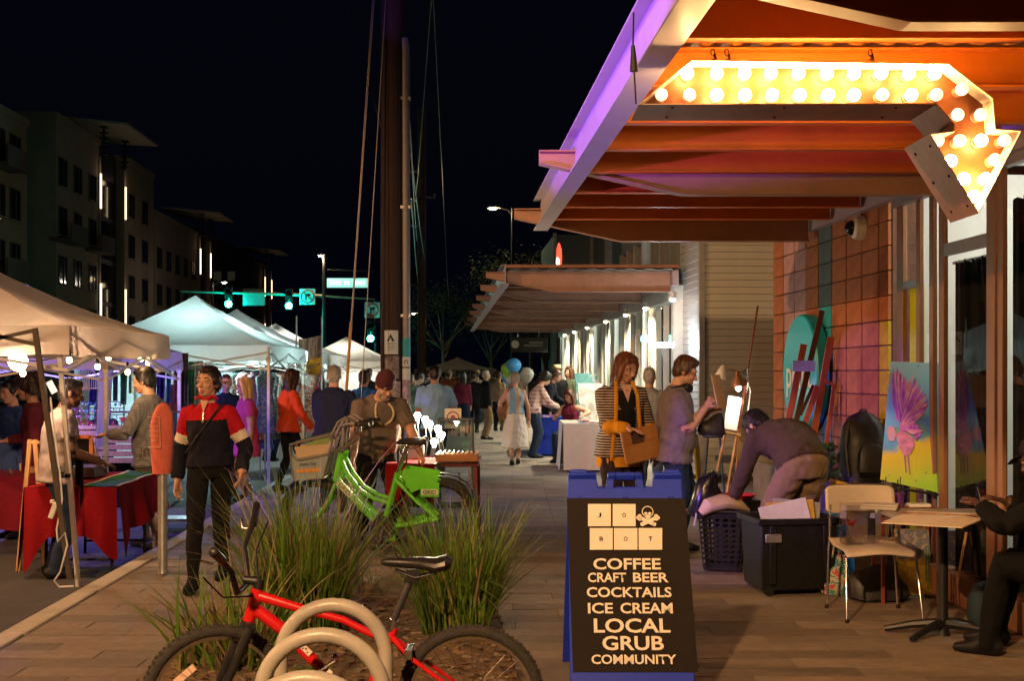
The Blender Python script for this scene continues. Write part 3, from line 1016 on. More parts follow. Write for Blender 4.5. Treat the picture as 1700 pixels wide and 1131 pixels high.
# ================================================================ bicycles
M_tyre = mat('tyre', (.03, .027, .024), .85, var=.3, vs=30, bump=.6, bs=160)
M_chrome = mat('chrome', (.65, .64, .62), .22, metal=1, var=.1)
M_red = mat('red_bike_paint', (.55, .008, .010), .32, var=.08, coat=.6)
M_sad = mat('saddle_vinyl', (.014, .013, .013), .38, var=.2, bump=.1)


def wheel(parent, c, r, axis, tw=.024, rimm=None, spokes=28, name='wheel', knobs=True):
    ax = Vector(axis).normalized(); mtx = rot_to(ax)
    w = bpy.data.objects.new(name, None); C.objects.link(w); w.parent = parent; w.location = c
    w.rotation_euler = mtx.to_euler()
    g = MB(); ring = [(math.cos(a) * (r - tw), math.sin(a) * (r - tw), 0) for a in [2 * math.pi * i / 56 for i in range(56)]]
    g.tube(ring, tw, 10, closed=True)
    if knobs:
        for i in range(84):
            a = 2 * math.pi * i / 84
            for z in (-.55, 0, .55):
                if (i + (z == 0)) % 2: continue
                rr = r - tw + tw * math.cos(z) * 1.03; zz = tw * math.sin(z)
                m_ = Matrix.Rotation(a, 3, 'Z')
                g.box(m_ @ Vector((rr, 0, zz)), (.008, .013, .010), m_)
    g.build('tyre', M_tyre, w)
    g = MB(); rr = r - 2 * tw + .004
    prof = [(rr + .004, -.011), (rr + .004, .011), (rr - .014, .008), (rr - .014, -.008)]
    vs = []; n = 56
    for i in range(n):
        a = 2 * math.pi * i / n
        for (q, z) in prof: vs.append((q * math.cos(a), q * math.sin(a), z))
    g.add(vs, [(i * 4 + j, i * 4 + (j + 1) % 4, ((i + 1) % n) * 4 + (j + 1) % 4, ((i + 1) % n) * 4 + j) for i in range(n) for j in range(4)])
    g.build('rim', rimm or M_chrome, w)
    g = MB()
    for i in range(spokes):
        a = 2 * math.pi * i / spokes; b = a + (.5 if i % 2 else -.5)
        z = .025 * (1 if (i // 2) % 2 else -1)
        g.tube([(.022 * math.cos(b), .022 * math.sin(b), z), ((rr - .01) * math.cos(a), (rr - .01) * math.sin(a), 0)], .0011, 4, cap=False)
    o = g.build('spokes', M_chrome, w); o['kind'] = 'stuff'
    g = MB(); g.lathe([(.012, -.05), (.024, -.035), (.016, -.03), (.016, .03), (.024, .035), (.012, .05)], 12); g.build('hub', M_chrome, w)
    return w


def saddle(parent, c, L_=.27, m=None, name='saddle', ang=0):
    """nose towards local -X"""
    g = MB()
    xs = [(-.5, .016, .010), (-.42, .022, .02), (-.2, .026, .024), (.05, .045, .028), (.28, .078, .034), (.42, .076, .036), (.5, .045, .022)]
    pts = [(x * L_, 0, .012 * math.cos(x * 3.0) + (.016 if x > .3 else 0) + (.006 if x < -.35 else 0)) for x, a, b in xs]
    g.loft(pts, [(a * L_ / .27, b * .8 * L_ / .27) for x, a, b in xs], (0, 1, 0), 14, power=2.4)
    o = g.build(name, m or M_sad, parent, loc=c, rz=ang)
    g = MB(); g.tube([(-.3 * L_, .02, -.02), (0, .025, -.045), (.3 * L_, .03, -.02)], .004, 6); g.tube([(-.3 * L_, -.02, -.02), (0, -.025, -.045), (.3 * L_, -.03, -.02)], .004, 6); g.build('saddle_rails', M_dark, o)
    return o


SR = 413.
YR = FPX / SR
rb = thing('red_bicycle', 'red mountain bicycle with black saddle parked behind the bike rack hoops', 'bicycle', loc=(W(560, 1281, SR).x, YR, 0))
def rp(px, py, dy=0.): return W(px, py, SR) - Vector((W(560, 1281, SR).x, YR, 0)) + Vector((0, dy, 0))
wheel(rb, rp(782, 1160), .295, (0, 1, 0), name='rear_wheel')
steer = R(-22)
wheel(rb, rp(358, 1160), .295, (math.sin(steer), math.cos(steer), 0), name='front_wheel')
g = MB()
hd = rp(428, 978); hb = rp(413, 1032); bbp = rp(600, 1178); st = rp(655, 1042); ra = rp(782, 1160)
g.tube([rp(421, 985), rp(430, 990), rp(500, 1011), rp(570, 1030), rp(642, 1066)], [.018, .022, .018, .016, .015], 12)
g.tube([rp(418, 1008), rp(470, 1046), rp(560, 1138), bbp], [.026, .026, .021, .02], 12)
g.tube([hd, hb], .024, 12)
g.tube([st, bbp], .018, 10)
for dy in (-.05, .05):
    g.tube([rp(650, 1056), rp(672, 1080, dy), ra + Vector((0, dy * 1.3, 0))], [.012, .010, .008], 8)
    g.tube([bbp + Vector((0, dy * .6, 0)), rp(690, 1180, dy), ra + Vector((0, dy * 1.3, 0))], [.012, .011, .009], 8)
g.build('frame', M_red, rb)
g = MB(); d_ = Vector((math.sin(steer), math.cos(steer), 0))
fa = rp(358, 1160)
crown = rp(412, 1038)
g.tube([hb, crown], .022, 10); g.bar(crown - d_ * .065, crown + d_ * .065, .035, .03)
for sg in (-1, 1):
    g.tube([crown + d_ * .06 * sg, crown.lerp(fa, .45) + d_ * .06 * sg, fa + d_ * .062 * sg], [.019, .021, .015], 10)
g.build('fork', M_dark, rb)
g = MB(); g.tube([rp(428, 980), rp(431, 962)], .02, 10); g.tube([rp(431, 966), rp(405, 963)], [.02, .017], 10)
g.build('stem', M_dark, rb)
# riser bar running mostly along the line of sight
nb = W(367, 929, 440) - rb.location; fb = W(421, 866, 389) - rb.location; mb_ = rp(403, 963)
g = MB(); g.tube([nb, nb.lerp(mb_, .45) + Vector((0, 0, -.01)), mb_ + Vector((0, -.1, -.035)), mb_ + Vector((0, 0, -.035)), mb_ + Vector((0, .1, -.03)), fb.lerp(mb_, .45) + Vector((-.02, 0, .0)), fb], .0125, 10)
g.build('handlebar', M_dark, rb)
for e, o_ in ((nb, mb_), (fb, mb_)):
    d = (e - o_).normalized(); g = MB(); g.tube([e - d * .02, e + d * .04, e + d * .105, e + d * .115, e + d * .12], [.018, .018, .02, .016, .006], 10); g.build('grip', M_sad, rb)
    g = MB(); g.tube([e - d * .05, e - d * .03 + Vector((-.04, 0, -.01)), e + d * .05 + Vector((-.06, 0, -.02))], [.008, .006, .005], 8); g.build('brake_lever', M_chrome, rb)
g = MB(); g.tube([rp(648, 1050), rp(652, 1035), rp(685, 957)], [.017, .014, .0135], 10); g.build('seat_post', mat('post_metal', (.10, .10, .12), .35, metal=.8), rb)
g = MB(); g.tube([rp(650, 1046), rp(654, 1030)], .02, 10); g.build('seat_clamp', M_chrome, rb)
g = MB(); g.box(rp(686, 956), (.05, .04, .05)); g.build('seat_bracket', M_dark, rb)
so_ = saddle(rb, rp(691, 940), .285)
so_.rotation_euler.y = R(3)
# crank set, chain guard, pedals
g = MB(); g.lathe([(.085, -.004), (.088, 0), (.085, .004)], 28, mtx=Matrix.Rotation(R(90), 3, 'X'), c=bbp + Vector((0, -.055, 0))); g.build('chainring', M_chrome, rb)
cd = Vector((-.6, 0, .8)).normalized() * .165
for sg, dy in ((1, -.07), (-1, .07)):
    a = bbp + Vector((0, dy, 0)); b = a + cd * sg
    g = MB(); g.tube([a, b], [.013, .010], 8); g.build('crank', M_chrome, rb)
    g = MB(); g.box(b + Vector((0, dy * .7, 0)), (.09, .07, .018)); g.build('pedal', M_black, rb)
g = MB(); g.tube([rp(560, 1094, -.02), rp(520, 1120, -.05), rp(505, 1128, -.08)], [.006, .009, .004], 8); g.ell(rp(558, 1092, -.01), (.018, .02, .018)); g.build('shift_lever', M_chrome, rb)
# white decal with dark marks along the down tube
for k, (px, py, l) in enumerate(((505, 1075, .085), (575, 1150, .05), (548, 1118, .02))):
    a = rp(470, 1046); b = rp(560, 1138); dr = (b - a).normalized()
    c = rp(px, py - 3, -.0265)
    g = MB(); up = Vector((-dr.z, 0, dr.x)) * -1
    q = [c - dr * l / 2 - up * .012, c + dr * l / 2 - up * .012, c + dr * l / 2 + up * .012, c - dr * l / 2 + up * .012]
    g.add(q, [(0, 1, 2, 3)])
    o = g.build('decal', mat('decal_white', (.7, .66, .6), .5), rb, smooth=False)
    if k == 0:
        for u_, v_, w_ in ((-.032, .006, .006), (-.02, -.004, .008), (.004, .005, .006), (.014, -.003, .009), (.028, .004, .006)):
            p = c + dr * u_ + up * v_ - Vector((0, .001, 0)); g = MB()
            g.add([p - dr * w_ / 2 - up * .003, p + dr * w_ / 2 - up * .003, p + dr * w_ / 2 + up * .003, p - dr * w_ / 2 + up * .003], [(0, 1, 2, 3)]); g.build('mark', M_black, o, smooth=False)
g = MB(); g.tube([rp(428, 990), rp(380, 985, -.1), rp(367, 940, -.28)], .0035, 6); g.build('cable', M_black, rb)
g = MB(); g.tube([rp(430, 985), rp(415, 920, .12), rp(423, 880, .26)], .0035, 6); g.build('cable', M_black, rb)
g = MB(); g.box(rp(680, 1082), (.03, .14, .035)); g.build('rear_brake', M_chrome, rb)
g = MB(); pz = rp(300, 1120); g.box(pz + Vector((.02, -.01, 0)), (.1, .012, .028), Matrix.Rotation(R(-40), 3, 'Y')); g.build('reflector', mat('reflector', (.75, .5, .4), .3), rb)

# ---------------------------------------------------------------- bike rack hoops
M_rack = mat('rack_powder_coat', (.36, .33, .29), .38, var=.12, vs=10, bump=.1)
rk = thing('bike_rack', 'pale grey bike rack of three round tube hoops in front of the red bicycle', 'bike rack', loc=(-.72, 4.1, 0))
for (pl, pr, pt, s_) in ((455, 652, 993, 440), (420, 650, 1042, 490), (380, 640, 1113, 550)):
    a = W(pl, 700, s_).x + .026; b = W(pr, 700, s_).x - .026; zt = W(0, pt, s_).z - .027; y = FPX / s_
    r = (b - a) / 2; c = (a + b) / 2
    pts = [(a, y, 0), (a, y, (zt - r) * .5)] + [(c - r * math.cos(t * math.pi / 18), y, zt - r + r * math.sin(t * math.pi / 18)) for t in range(19)] + [(b, y, (zt - r) * .5), (b, y, 0)]
    g = MB(); g.tube([Vector(p) - rk.location for p in pts], .027, 16); g.build('hoop', M_rack, rk)
    for xx in (a, b):
        g = MB(); g.lathe([(.06, 0), (.06, .008), (.03, .01)], 14, Vector((xx, y, .002)) - rk.location); g.build('base_flange', M_rack, rk)

# ---------------------------------------------------------------- green share bicycles
M_green = mat('lime_paint', (.13, .62, .015), .35, var=.06, coat=.5)
M_fbp = mat('basket_grey', (.20, .18, .15), .5, metal=.3)
SG = 190.
YG = FPX / SG
def green_bike(label, panel=True):
    t = thing('share_bicycle', label, 'bicycle', loc=(W(640, 924, SG).x, YG, 0), group='lime green share bicycles')
    O = Vector((W(640, 924, SG).x, YG, 0))
    def q(px, py, dy=0.): return W(px, py, SG) - O + Vector((0, dy, 0))
    wheel(t, q(728, 861), .33, (0, 1, 0), .024, M_dark, 20, 'rear_wheel', False)
    wheel(t, q(523, 861), .33, (0, 1, 0), .024, M_dark, 20, 'front_wheel', False)
    g = MB()
    g.tube([q(567, 752), q(557, 800)], .03, 12)
    g.tube([q(558, 795), q(596, 838), q(634, 876)], [.028, .030, .030], 12)
    g.tube([q(566, 765), q(578, 790), q(598, 815), q(622, 829), q(648, 836)], [.021, .021, .021, .020, .019], 12)
    g.tube([q(659, 785), q(648, 828), q(636, 876)], [.020, .020, .023], 12)
    g.tube([q(590, 815), q(585, 822)], .016, 8)
    for dy in (-.06, .06):
        g.tube([q(636, 876, dy * .5), q(690, 868, dy), q(728, 861, dy * 1.3)], [.02, .02, .014], 10)
        g.tube([q(655, 795, dy * .4), q(695, 835, dy), q(728, 861, dy * 1.3)], [.014, .014, .012], 8)
    g.tube([q(557, 800), q(548, 830, -.06), q(523, 861, -.06)], [.018, .016, .012], 8); g.tube([q(557, 800), q(548, 830, .06), q(523, 861, .06)], [.018, .016, .012], 8)
    g.build('frame', M_green, t)
    g = MB(); g.prism([(0, 0), (.165, 0), (.165, .13), (.0, .15)], .012, Matrix.Translation(q(699, 824, -.10))); pan = g.build('skirt_panel', M_green, t, bevel=.008)
    g = MB(); g.prism([(0, 0), (.24, .11), (.24, .17), (-.06, .22), (-.09, .16)], .012, Matrix.Translation(q(684, 818, -.085))); g.build('rack_plate', M_green, t, bevel=.006)
    a = q(699, 824, -.112) + Vector((.083, 0, .045))
    g = MB(); g.prism([(-.075, -.024), (.06, -.024), (.075, -.012), (.075, .012), (.06, .024), (-.075, .024)], .004, Matrix.Translation(a + Vector((0, 0, 0)))); o = g.build('name_plate', mat('plate_cream', (.62, .66, .45), .5), t)
    text('lettering', 'GRID', .115, .034, mat('ink_green', (.03, .09, .015), .6), t, frame(a + Vector((0, -.004, 0)), (1, 0, 0), (0, 0, 1)), .02)
    dn = (q(634, 876) - q(558, 795)).normalized(); c = q(573, 812, -.04)
    g = MB(); up = Vector((-dn.z, 0, dn.x)); g.add([c - dn * .085 - up * .026, c + dn * .085 - up * .026, c + dn * .085 + up * .026, c - dn * .085 + up * .026], [(0, 1, 2, 3)]); g.build('name_plate', MATS['plate_cream'], t, smooth=False)
    text('lettering', 'GRID', .13, .036, MATS['ink_green'], t, frame(c, dn, up if up.z > 0 else -up), .02)
    g = MB(); g.tube([q(659, 788), q(674, 741)], .0155, 10); g.build('seat_post', M_chrome, t)
    saddle(t, q(683, 737), .27)
    g = MB()
    arc = [q(728 + 70 * math.cos(a), 861 - 70 * math.sin(a)) for a in [R(-10 + 15 * i) for i in range(12)]]
    g.loft(arc, [(.035, .006)] * len(arc), (0, 1, 0), 8); g.build('rear_fender', M_black, t)
    g = MB(); arc = [q(523 + 69 * math.cos(a), 861 - 69 * math.sin(a)) for a in [R(40 + 14 * i) for i in range(9)]]; g.loft(arc, [(.035, .006)] * len(arc), (0, 1, 0), 8); g.build('front_fender', M_black, t)
    g = MB(); g.tube([q(567, 752), q(572, 712)], .016, 10); hx = q(574, 708)
    g.tube([hx + Vector((.16, -.3, .03)), hx + Vector((.06, -.22, .03)), hx + Vector((-.04, -.12, .0)), hx + Vector((-.04, .12, .0)), hx + Vector((.06, .22, .03)), hx + Vector((.16, .3, .03))], .013, 10)
    g.build('handlebar', M_fbp, t)
    for sg in (-1, 1):
        g = MB(); g.tube([hx + Vector((.12, .28 * sg, .03)), hx + Vector((.24, .31 * sg, .03))], .019, 10); g.build('grip', M_sad, t)
    # basket: tube frame with printed side panels
    b0 = q(492, 795, -.16)
    g = MB()
    for yy in (-.17, .17):
        loop = [q(487, 737, yy), q(548, 722, yy), q(556, 730, yy), q(552, 752, yy), q(500, 762, yy), q(489, 752, yy)]
        g.tube(loop, .011, 8, closed=True)
        g.tube([q(487, 742, yy), q(492, 796, yy * .8), q(540, 792, yy * .8), q(558, 725, yy)], .010, 8)
        g.tube([q(552, 728, yy), q(566, 700, yy), q(578, 692, yy * .9), q(592, 700, yy * .6), q(590, 720, yy * .3)], .011, 8)
        g.tube([q(552, 750, yy), q(575, 742, yy * .5), q(590, 730, yy * .2)], .010, 8)
    for x_, y_ in ((492, 796), (540, 792), (488, 738)): g.tube([q(x_, y_, -.15), q(x_, y_, .15)], .010, 8)
    g.build('basket_frame', M_fbp, t)
    M_pan = mat('basket_panel', (.30, .36, .35), .6, var=.1)
    g = MB(); g.add([q(489, 752, -.168), q(494, 795, -.142), q(540, 791, -.142), q(552, 750, -.168)], [(0, 1, 2, 3)]); g.add([q(489, 752, .168), q(494, 795, .142), q(540, 791, .142), q(552, 750, .168)], [(0, 1, 2, 3)]); g.add([q(494, 795, -.142), q(540, 791, -.142), q(540, 791, .142), q(494, 795, .142)], [(0, 1, 2, 3)])
    g.build('basket_panel', M_pan, t, smooth=False)
    g = MB(); g.add([q(494, 741, -.169), q(500, 759, -.169), q(549, 750, -.169), q(553, 732, -.169)], [(0, 1, 2, 3)]); g.build('tan_label', mat('label_tan', (.52, .38, .22), .7), t, smooth=False)
    g = MB(); g.add([q(516, 733, -.171), q(512, 739, -.171), q(551, 735, -.171), q(548, 727, -.171)], [(0, 1, 2, 3)]); g.build('green_label', mat('label_green', (.22, .30, .08), .7), t, smooth=False)
    g = MB(); g.add([q(497, 778, -.158), q(498, 783, -.155), q(536, 781, -.155), q(537, 775, -.158)], [(0, 1, 2, 3)]); g.build('orange_strip', mat('label_orange', (.75, .30, .02), .7), t, smooth=False)
    text('lettering', 'SHARE THE', .14, .022, mat('ink_dark', (.03, .035, .035), .6), t, frame(q(516, 769, -.166), (1, 0, .04), (0, .1, 1)), .02)
    # cranks and pedals
    for sg, dy in ((1, -.09), (-1, .09)):
        a = q(636, 876, dy); b = a + Vector((-.03 * sg, 0, -.165 * sg)); g = MB(); g.tube([a, b], [.015, .011], 8); g.build('crank', M_chrome, t)
        g = MB(); g.box(b + Vector((0, dy * .6, 0)), (.1, .08, .025)); g.build('pedal', M_black, t)
    g = MB(); g.lathe([(.1, -.006), (.105, 0), (.1, .006)], 24, mtx=Matrix.Rotation(R(90), 3, 'X'), c=q(636, 876, -.06)); g.build('chain_guard', M_dark, t)
    g = MB(); g.box(q(648, 893, 0), (.09, .05, .05)); g.build('kick_stand_mount', M_green, t); g = MB(); g.tube([q(648, 893), q(660, 923, -.12)], .009, 8); g.build('kick_stand', M_dark, t)
    return t
gb = green_bike('nearer lime green share bicycle with front basket parked beyond the tall grass')
gb2 = dup(gb, loc=gb.location + Vector((-.01, .36, 0)), label='further lime green share bicycle half hidden behind the nearer green one')

# ================================================================ grasses in the bed
def blade_mat(name, c1, c2):
    m, nt, N, L, p = nodes_of(name)
    geo = N.new('ShaderNodeNewGeometry')
    r = N.new('ShaderNodeValToRGB'); r.color_ramp.elements[0].color = (*c1, 1); r.color_ramp.elements[1].color = (*c2, 1)
    L.new(geo.outputs['Random Per Island'], r.inputs['Fac'])
    L.new(r.outputs[0], p.inputs['Base Color'])
    p.inputs['Roughness'].default_value = .5
    t = N.new('ShaderNodeBsdfTranslucent'); L.new(r.outputs[0], t.inputs['Color'])
    mx = N.new('ShaderNodeMixShader'); mx.inputs['Fac'].default_value = .2
    L.new(p.outputs[0], mx.inputs[1]); L.new(t.outputs[0], mx.inputs[2]); L.new(mx.outputs[0], N['Material Output'].inputs['Surface'])
    return m
M_gr = blade_mat('grass_green', (.05, .12, .010), (.17, .29, .035))
M_gd = blade_mat('grass_dry', (.22, .17, .07), (.36, .28, .13))


def blades(n, h, rad, tilt, w, seed, dry=.25, droop=.35, az=None):
    rnd = random.Random(seed)
    g = MB()
    for i in range(n):
        a = rnd.uniform(0, 6.283) if az is None else rnd.gauss(az, .7)
        rr = rad * math.sqrt(rnd.random())
        p = Vector((math.cos(a + rnd.uniform(-1, 1)) * rr, math.sin(a + rnd.uniform(-1, 1)) * rr, 0))
        tl = abs(rnd.gauss(0, tilt)) + .04
        L_ = h * rnd.uniform(.45, 1.08)
        d = Vector((math.cos(a) * math.sin(tl), math.sin(a) * math.sin(tl), math.cos(tl)))
        dr = droop * rnd.uniform(.1, 1.6)
        k = 7
        side = Vector((-math.sin(a), math.cos(a), 0))
        side = (side + Vector((rnd.uniform(-.6, .6), rnd.uniform(-.6, .6), 0))).normalized()
        ww = w * rnd.uniform(.55, 1.2)
        vs = []; brk = rnd.random() < .12; kb = rnd.randint(2, 5); sw = Vector((rnd.gauss(0, 1), rnd.gauss(0, 1), 0))
        for j in range(k + 1):
            q = j / k
            wd = ww * (1 - q ** 2.2) * .5 + .0004
            vs += [p - side * wd, p + side * wd]
            d = (d + Vector((math.cos(a) * .12 * dr, math.sin(a) * .12 * dr, -.10 * dr * q * 1.6))).normalized()
            if brk and j == kb: d = (d + Vector((rnd.uniform(-1.3, 1.3), rnd.uniform(-1.3, 1.3), -.9))).normalized()
            d = (d + sw * .05).normalized()
            p = p + d * L_ / k
        g.add(vs, [(2 * j, 2 * j + 1, 2 * j + 3, 2 * j + 2) for j in range(k)], 1 if rnd.random() < dry else 0)
    return g
def clump(label, loc, specs):
    t = thing('ornamental_grass', label, 'grass', loc=loc, group='grass clumps in the planting bed')
    for sp in specs:
        blades(*sp[:6], **sp[6]).build('blades', [M_gr, M_gd], t, smooth=False)
    g = MB(); g.lathe([(.16, 0), (.13, .05), (.05, .07)], 12); g.build('crown_base', mat('grass_thatch', (.16, .11, .05), .95, bump=.8), t)
    return t
b1 = GR(505, 1055); b2 = GR(758, 1050); b3 = GR(385, 1105)
clump('taller clump of green grass blades left in the bed, before the green bicycle basket', (b1.x, b1.y, 0), [(850, 1.05, .22, .21, .011, 1, {'dry': .2}), (60, 1.3, .12, .5, .010, 2, {'dry': .6, 'droop': .9})])
clump('broad clump of green grass blades right of the red bicycle saddle', (b2.x, b2.y, 0), [(760, .88, .20, .25, .012, 3, {'dry': .16}), (50, 1.1, .12, .5, .010, 4, {'dry': .5, 'droop': 1.0})])
clump('low sparse grass with wide blades around the red front wheel', (b3.x, b3.y, 0), [(90, .62, .26, .35, .024, 5, {'dry': .2, 'droop': .5}), (70, .8, .25, .35, .012, 6, {'dry': .5, 'droop': .6})])
b4 = GR(600, 985)
clump('small dry grass tuft behind the bike rack between the two big clumps', (b4.x, b4.y, 0), [(70, .5, .12, .6, .008, 7, {'dry': .7, 'droop': 1.2})])
wd = thing('weed', 'tiny leafy green weed on the mulch inside the bike rack', 'weed', loc=GR(520, 1128))
g = MB()
rnd = random.Random(3)
for i in range(40):
    a = rnd.uniform(0, 6.28); r_ = rnd.uniform(.01, .09); p = Vector((math.cos(a) * r_, math.sin(a) * r_, rnd.uniform(.01, .06))); d = Vector((math.cos(a), math.sin(a), .3)) * .03; e = Vector((-math.sin(a), math.cos(a), .1)) * .014
    g.add([p - e, p + d * .5 - e * 1.2, p + d, p + d * .5 + e * 1.2, p + e], [(0, 1, 2, 3, 4)])
g.build('leaves', mat('weed_leaf', (.08, .2, .02), .6), wd, smooth=False)

# ================================================================ apartments across the street
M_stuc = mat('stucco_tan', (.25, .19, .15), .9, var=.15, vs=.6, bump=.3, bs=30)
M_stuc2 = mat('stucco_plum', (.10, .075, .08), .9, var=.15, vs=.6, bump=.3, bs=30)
M_glz = mat('dark_glazing', (.012, .014, .02), .12, var=.2)
M_wfr = mat('window_frame_dark', (.05, .045, .045), .6)
XF = -25.8
def FX(y): return XF - .035 * y             # facade line, parallel to the kerb


def flat_block(name, label, y0, y1, h, out=0., cols=None, rows=5, m=None, lit=(), balc=(), ww=1.5, wh=1.75):
    """a stretch of facade with real window openings: frame, glass and sill per window"""
    t = thing(name, label, 'building', loc=(FX(y0), y0, 0), rz=math.atan2(.035, 1))
    L_ = y1 - y0
    g = MB(); g.box((-4 + out, L_ / 2, h / 2), (8, L_, h)); w = g.build('wall', m or M_stuc, t)
    g = MB(); g.box((-4 + out, L_ / 2, h + .2), (8.2, L_ + .2, .4)); g.build('parapet', m or M_stuc, t)
    cols = cols or [L_ * (i + .5) / max(1, int(L_ / 3.1)) for i in range(max(1, int(L_ / 3.1)))]
    for ci, c in enumerate(cols):
        for r in range(rows):
            z = 2.0 + r * 3.05
            if z + 1.2 > h: continue
            b = (ci, r) in balc
            f = MB()
            for dy, dz, sy, sz in ((-ww / 2, 0, .08, wh), (ww / 2, 0, .08, wh), (0, wh / 2, ww, .08), (0, -wh / 2, ww, .08), (.1, 0, .05, wh)):
                f.box((.02, dy, dz), (.1, sy, sz))
            fo = f.build('window', M_wfr, t, loc=(out, c, z))
            g = MB(); g.box((-.0, 0, 0), (.05, ww, wh)); g.build('pane', emis('lit_window', (1, .72, .35), .5) if (ci, r) in lit else M_glz, fo)
            g = MB(); g.box((.08, 0, -wh / 2 - .06), (.2, ww + .2, .09)); g.build('sill', m or M_stuc, fo)
            if b:
                g = MB(); g.box((.55, 0, -1.3), (1.1, ww + 1.6, .18)); g.box((1.05, 0, -.75), (.08, ww + 1.6, 1.0)); g.build('balcony', M_stuc2, fo)
    return t
flat_block('apartment_block', 'tan apartment block at the far left with dark windows above the near tent', 50, 70.2, 16.0, cols=[3, 6.5, 10, 13.3, 16, 18.3], balc=((4, 4), (4, 2)))
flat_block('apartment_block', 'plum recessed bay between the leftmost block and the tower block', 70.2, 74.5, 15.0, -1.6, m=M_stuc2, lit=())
flat_block('apartment_block', 'tan apartment block left of the dark stair tower, balconies on its edge', 74.5, 83.2, 17.4, .2, cols=[1.2, 4.1, 7.2], balc=((0, 3), (0, 1), (2, 3), (2, 1)))
flat_block('apartment_block', 'narrow tan apartment block right of the dark stair tower', 89.2, 97.5, 17.4, .2, cols=[1.9, 5.6], balc=())
flat_block('apartment_block', 'lower tan apartment block further along with five window rows', 98.5, 114, 14.6, .0)
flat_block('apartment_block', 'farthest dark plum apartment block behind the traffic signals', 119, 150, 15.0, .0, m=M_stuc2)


def tower(label, y0, y1, h, rz=0):
    t = thing('stair_tower', label, 'tower', loc=(FX(y0), y0, 0), rz=math.atan2(.035, 1))
    L_ = y1 - y0
    g = MB(); g.box((-3.4, L_ / 2, h / 2), (6, L_, h)); g.build('wall', mat('tower_navy', (.025, .027, .05), .5), t)
    for i in range(3):
        for k in range(5):
            g = MB(); g.box((-.37, L_ * (i + .5) / 3, 2 + k * 3.05), (.06, L_ / 3 - .25, 2.7)); g.build('pane', M_glz, t)
    for yy in (.0, L_):
        g = MB(); g.box((.1, yy, (h - 1.0) / 2), (.35, .35, h - 1.0)); g.build('pier', M_stuc, t)
        for zl, zz in ((2.4, h - 3.4), (2.8, 6.4)):
            g = MB(); g.box((.32, yy, zz), (.08, .16, zl)); o = g.build('light_strip', emis('strip_glow', (1, .74, .42), 3.0), t)
            lamp('strip_light', 'POINT', (.75, yy, zz + zl / 2 + .3), 4, (1, .72, .42), t, .2)
    g = MB()
    g.hexa([(-3, -1.4, h + 1.4), (2.4, -1.0, h + 1.0), (2.4, L_ + 1.0, h + 1.0), (-3, L_ + 1.4, h + 1.4)], [(-3, -1.4, h + 1.6), (2.4, -1.0, h + 1.15), (2.4, L_ + 1.0, h + 1.15), (-3, L_ + 1.4, h + 1.6)])
    g.build('roof', mat('tower_roof', (.42, .36, .30), .7), t)
    for yy in (.4, L_ - .4):
        g = MB(); g.box((.4, yy, h + .1), (.1, .1, 2.2))
        for k in range(6): g.box((.4, yy, h - .8 + k * .38), (.5, .5, .07))
        g.build('roof_strut', M_dark, t)
    return t
tower('dark stair tower with flat overhanging roofs and bright light strips, left of the tents', 83.2, 89.2, 17.6)
tower('second dark stair tower with a lit strip further along the apartment row', 114, 118.5, 15.6)
tower('third small stair tower with lit strips behind the left traffic signal', 150, 155, 15.8)

# ================================================================ street lamps, signals and signs
def cobra(name, label, loc, h, arm, power, col, es=60, group='street lamps', r=.12, aim=None, spot=None):
    t = thing(name, label, 'street lamp', loc=loc, group=group)
    g = MB(); g.lathe([(.14, 0), (.14, .3), (.09, .34), (.055, h)], 12); g.build('pole', M_dark, t)
    ax, ay = arm
    g = MB(); g.tube([(0, 0, h - .4), (ax * .3, ay * .3, h - .1), (ax, ay, h)], .03, 8); g.build('arm', M_dark, t)
    ang = math.atan2(ay, ax)
    g = MB(); g.loft([(0, 0, 0), (.2, 0, .03), (.5, 0, .03), (.62, 0, 0)], [(.04, .03), (.1, .06), (.13, .07), (.05, .03)], (0, 1, 0), 12)
    g.build('lamp_head', mat('lamp_head', (.3, .3, .3), .5, metal=.5), t, loc=(ax * .96, ay * .96, h), rz=ang)
    g = MB(); g.ell((.35, 0, -.035), (.17, .11, .06)); g.build('lens', emis('street_lens_%d' % es, col, es), t, loc=(ax * .96, ay * .96, h), rz=ang)
    p = Vector((ax, ay, 0)).normalized() * .35 + Vector((ax * .96, ay * .96, h - .15))
    lamp('light', 'SPOT' if spot else 'POINT', p, power, col, t, r, aim=aim, spot=spot, blend=.35)
    return t
WARM = (1, .60, .27)
cobra('street_lamp', 'warm street lamp behind the viewer at the kerb', (-3.0, -1.3, 0), 5.3, (.5, 0), 4500, (1, .56, .25), aim=(3.0, 9.4, -5.4), spot=72)
cobra('street_lamp', 'warm street lamp on the far side of the street, left of the view', (-16.5, 6.5, -.13), 7.6, (.9, 0), 7000, (1, .46, .19), aim=(19, 6, -6.2), spot=62)
p = W(823, 345, 37); cobra('street_lamp', 'lit street lamp with its head left of its pole, above the far canopy', (p.x + .75, p.y, 0), p.z, (-.55, 0), 300, (1, .72, .38), 40)
p = W(-8, 358, 35); cobra('street_lamp', 'street lamp glowing at the left picture edge before the tan block', (p.x - 1.2, p.y, -.13), p.z, (.9, 0), 70, WARM, 60)
p = W(372, 466, 21); cobra('street_lamp', 'whitish street lamp above the left green signal', (p.x - .9, p.y, -.13), p.z, (.6, 0), 150, (1, .85, .65), 110)
p = W(688, 520, 22); cobra('street_lamp', 'tiny far lamp between the two utility poles', (p.x + .9, p.y, 0), p.z, (-.6, 0), 500, (1, .8, .5), 40)

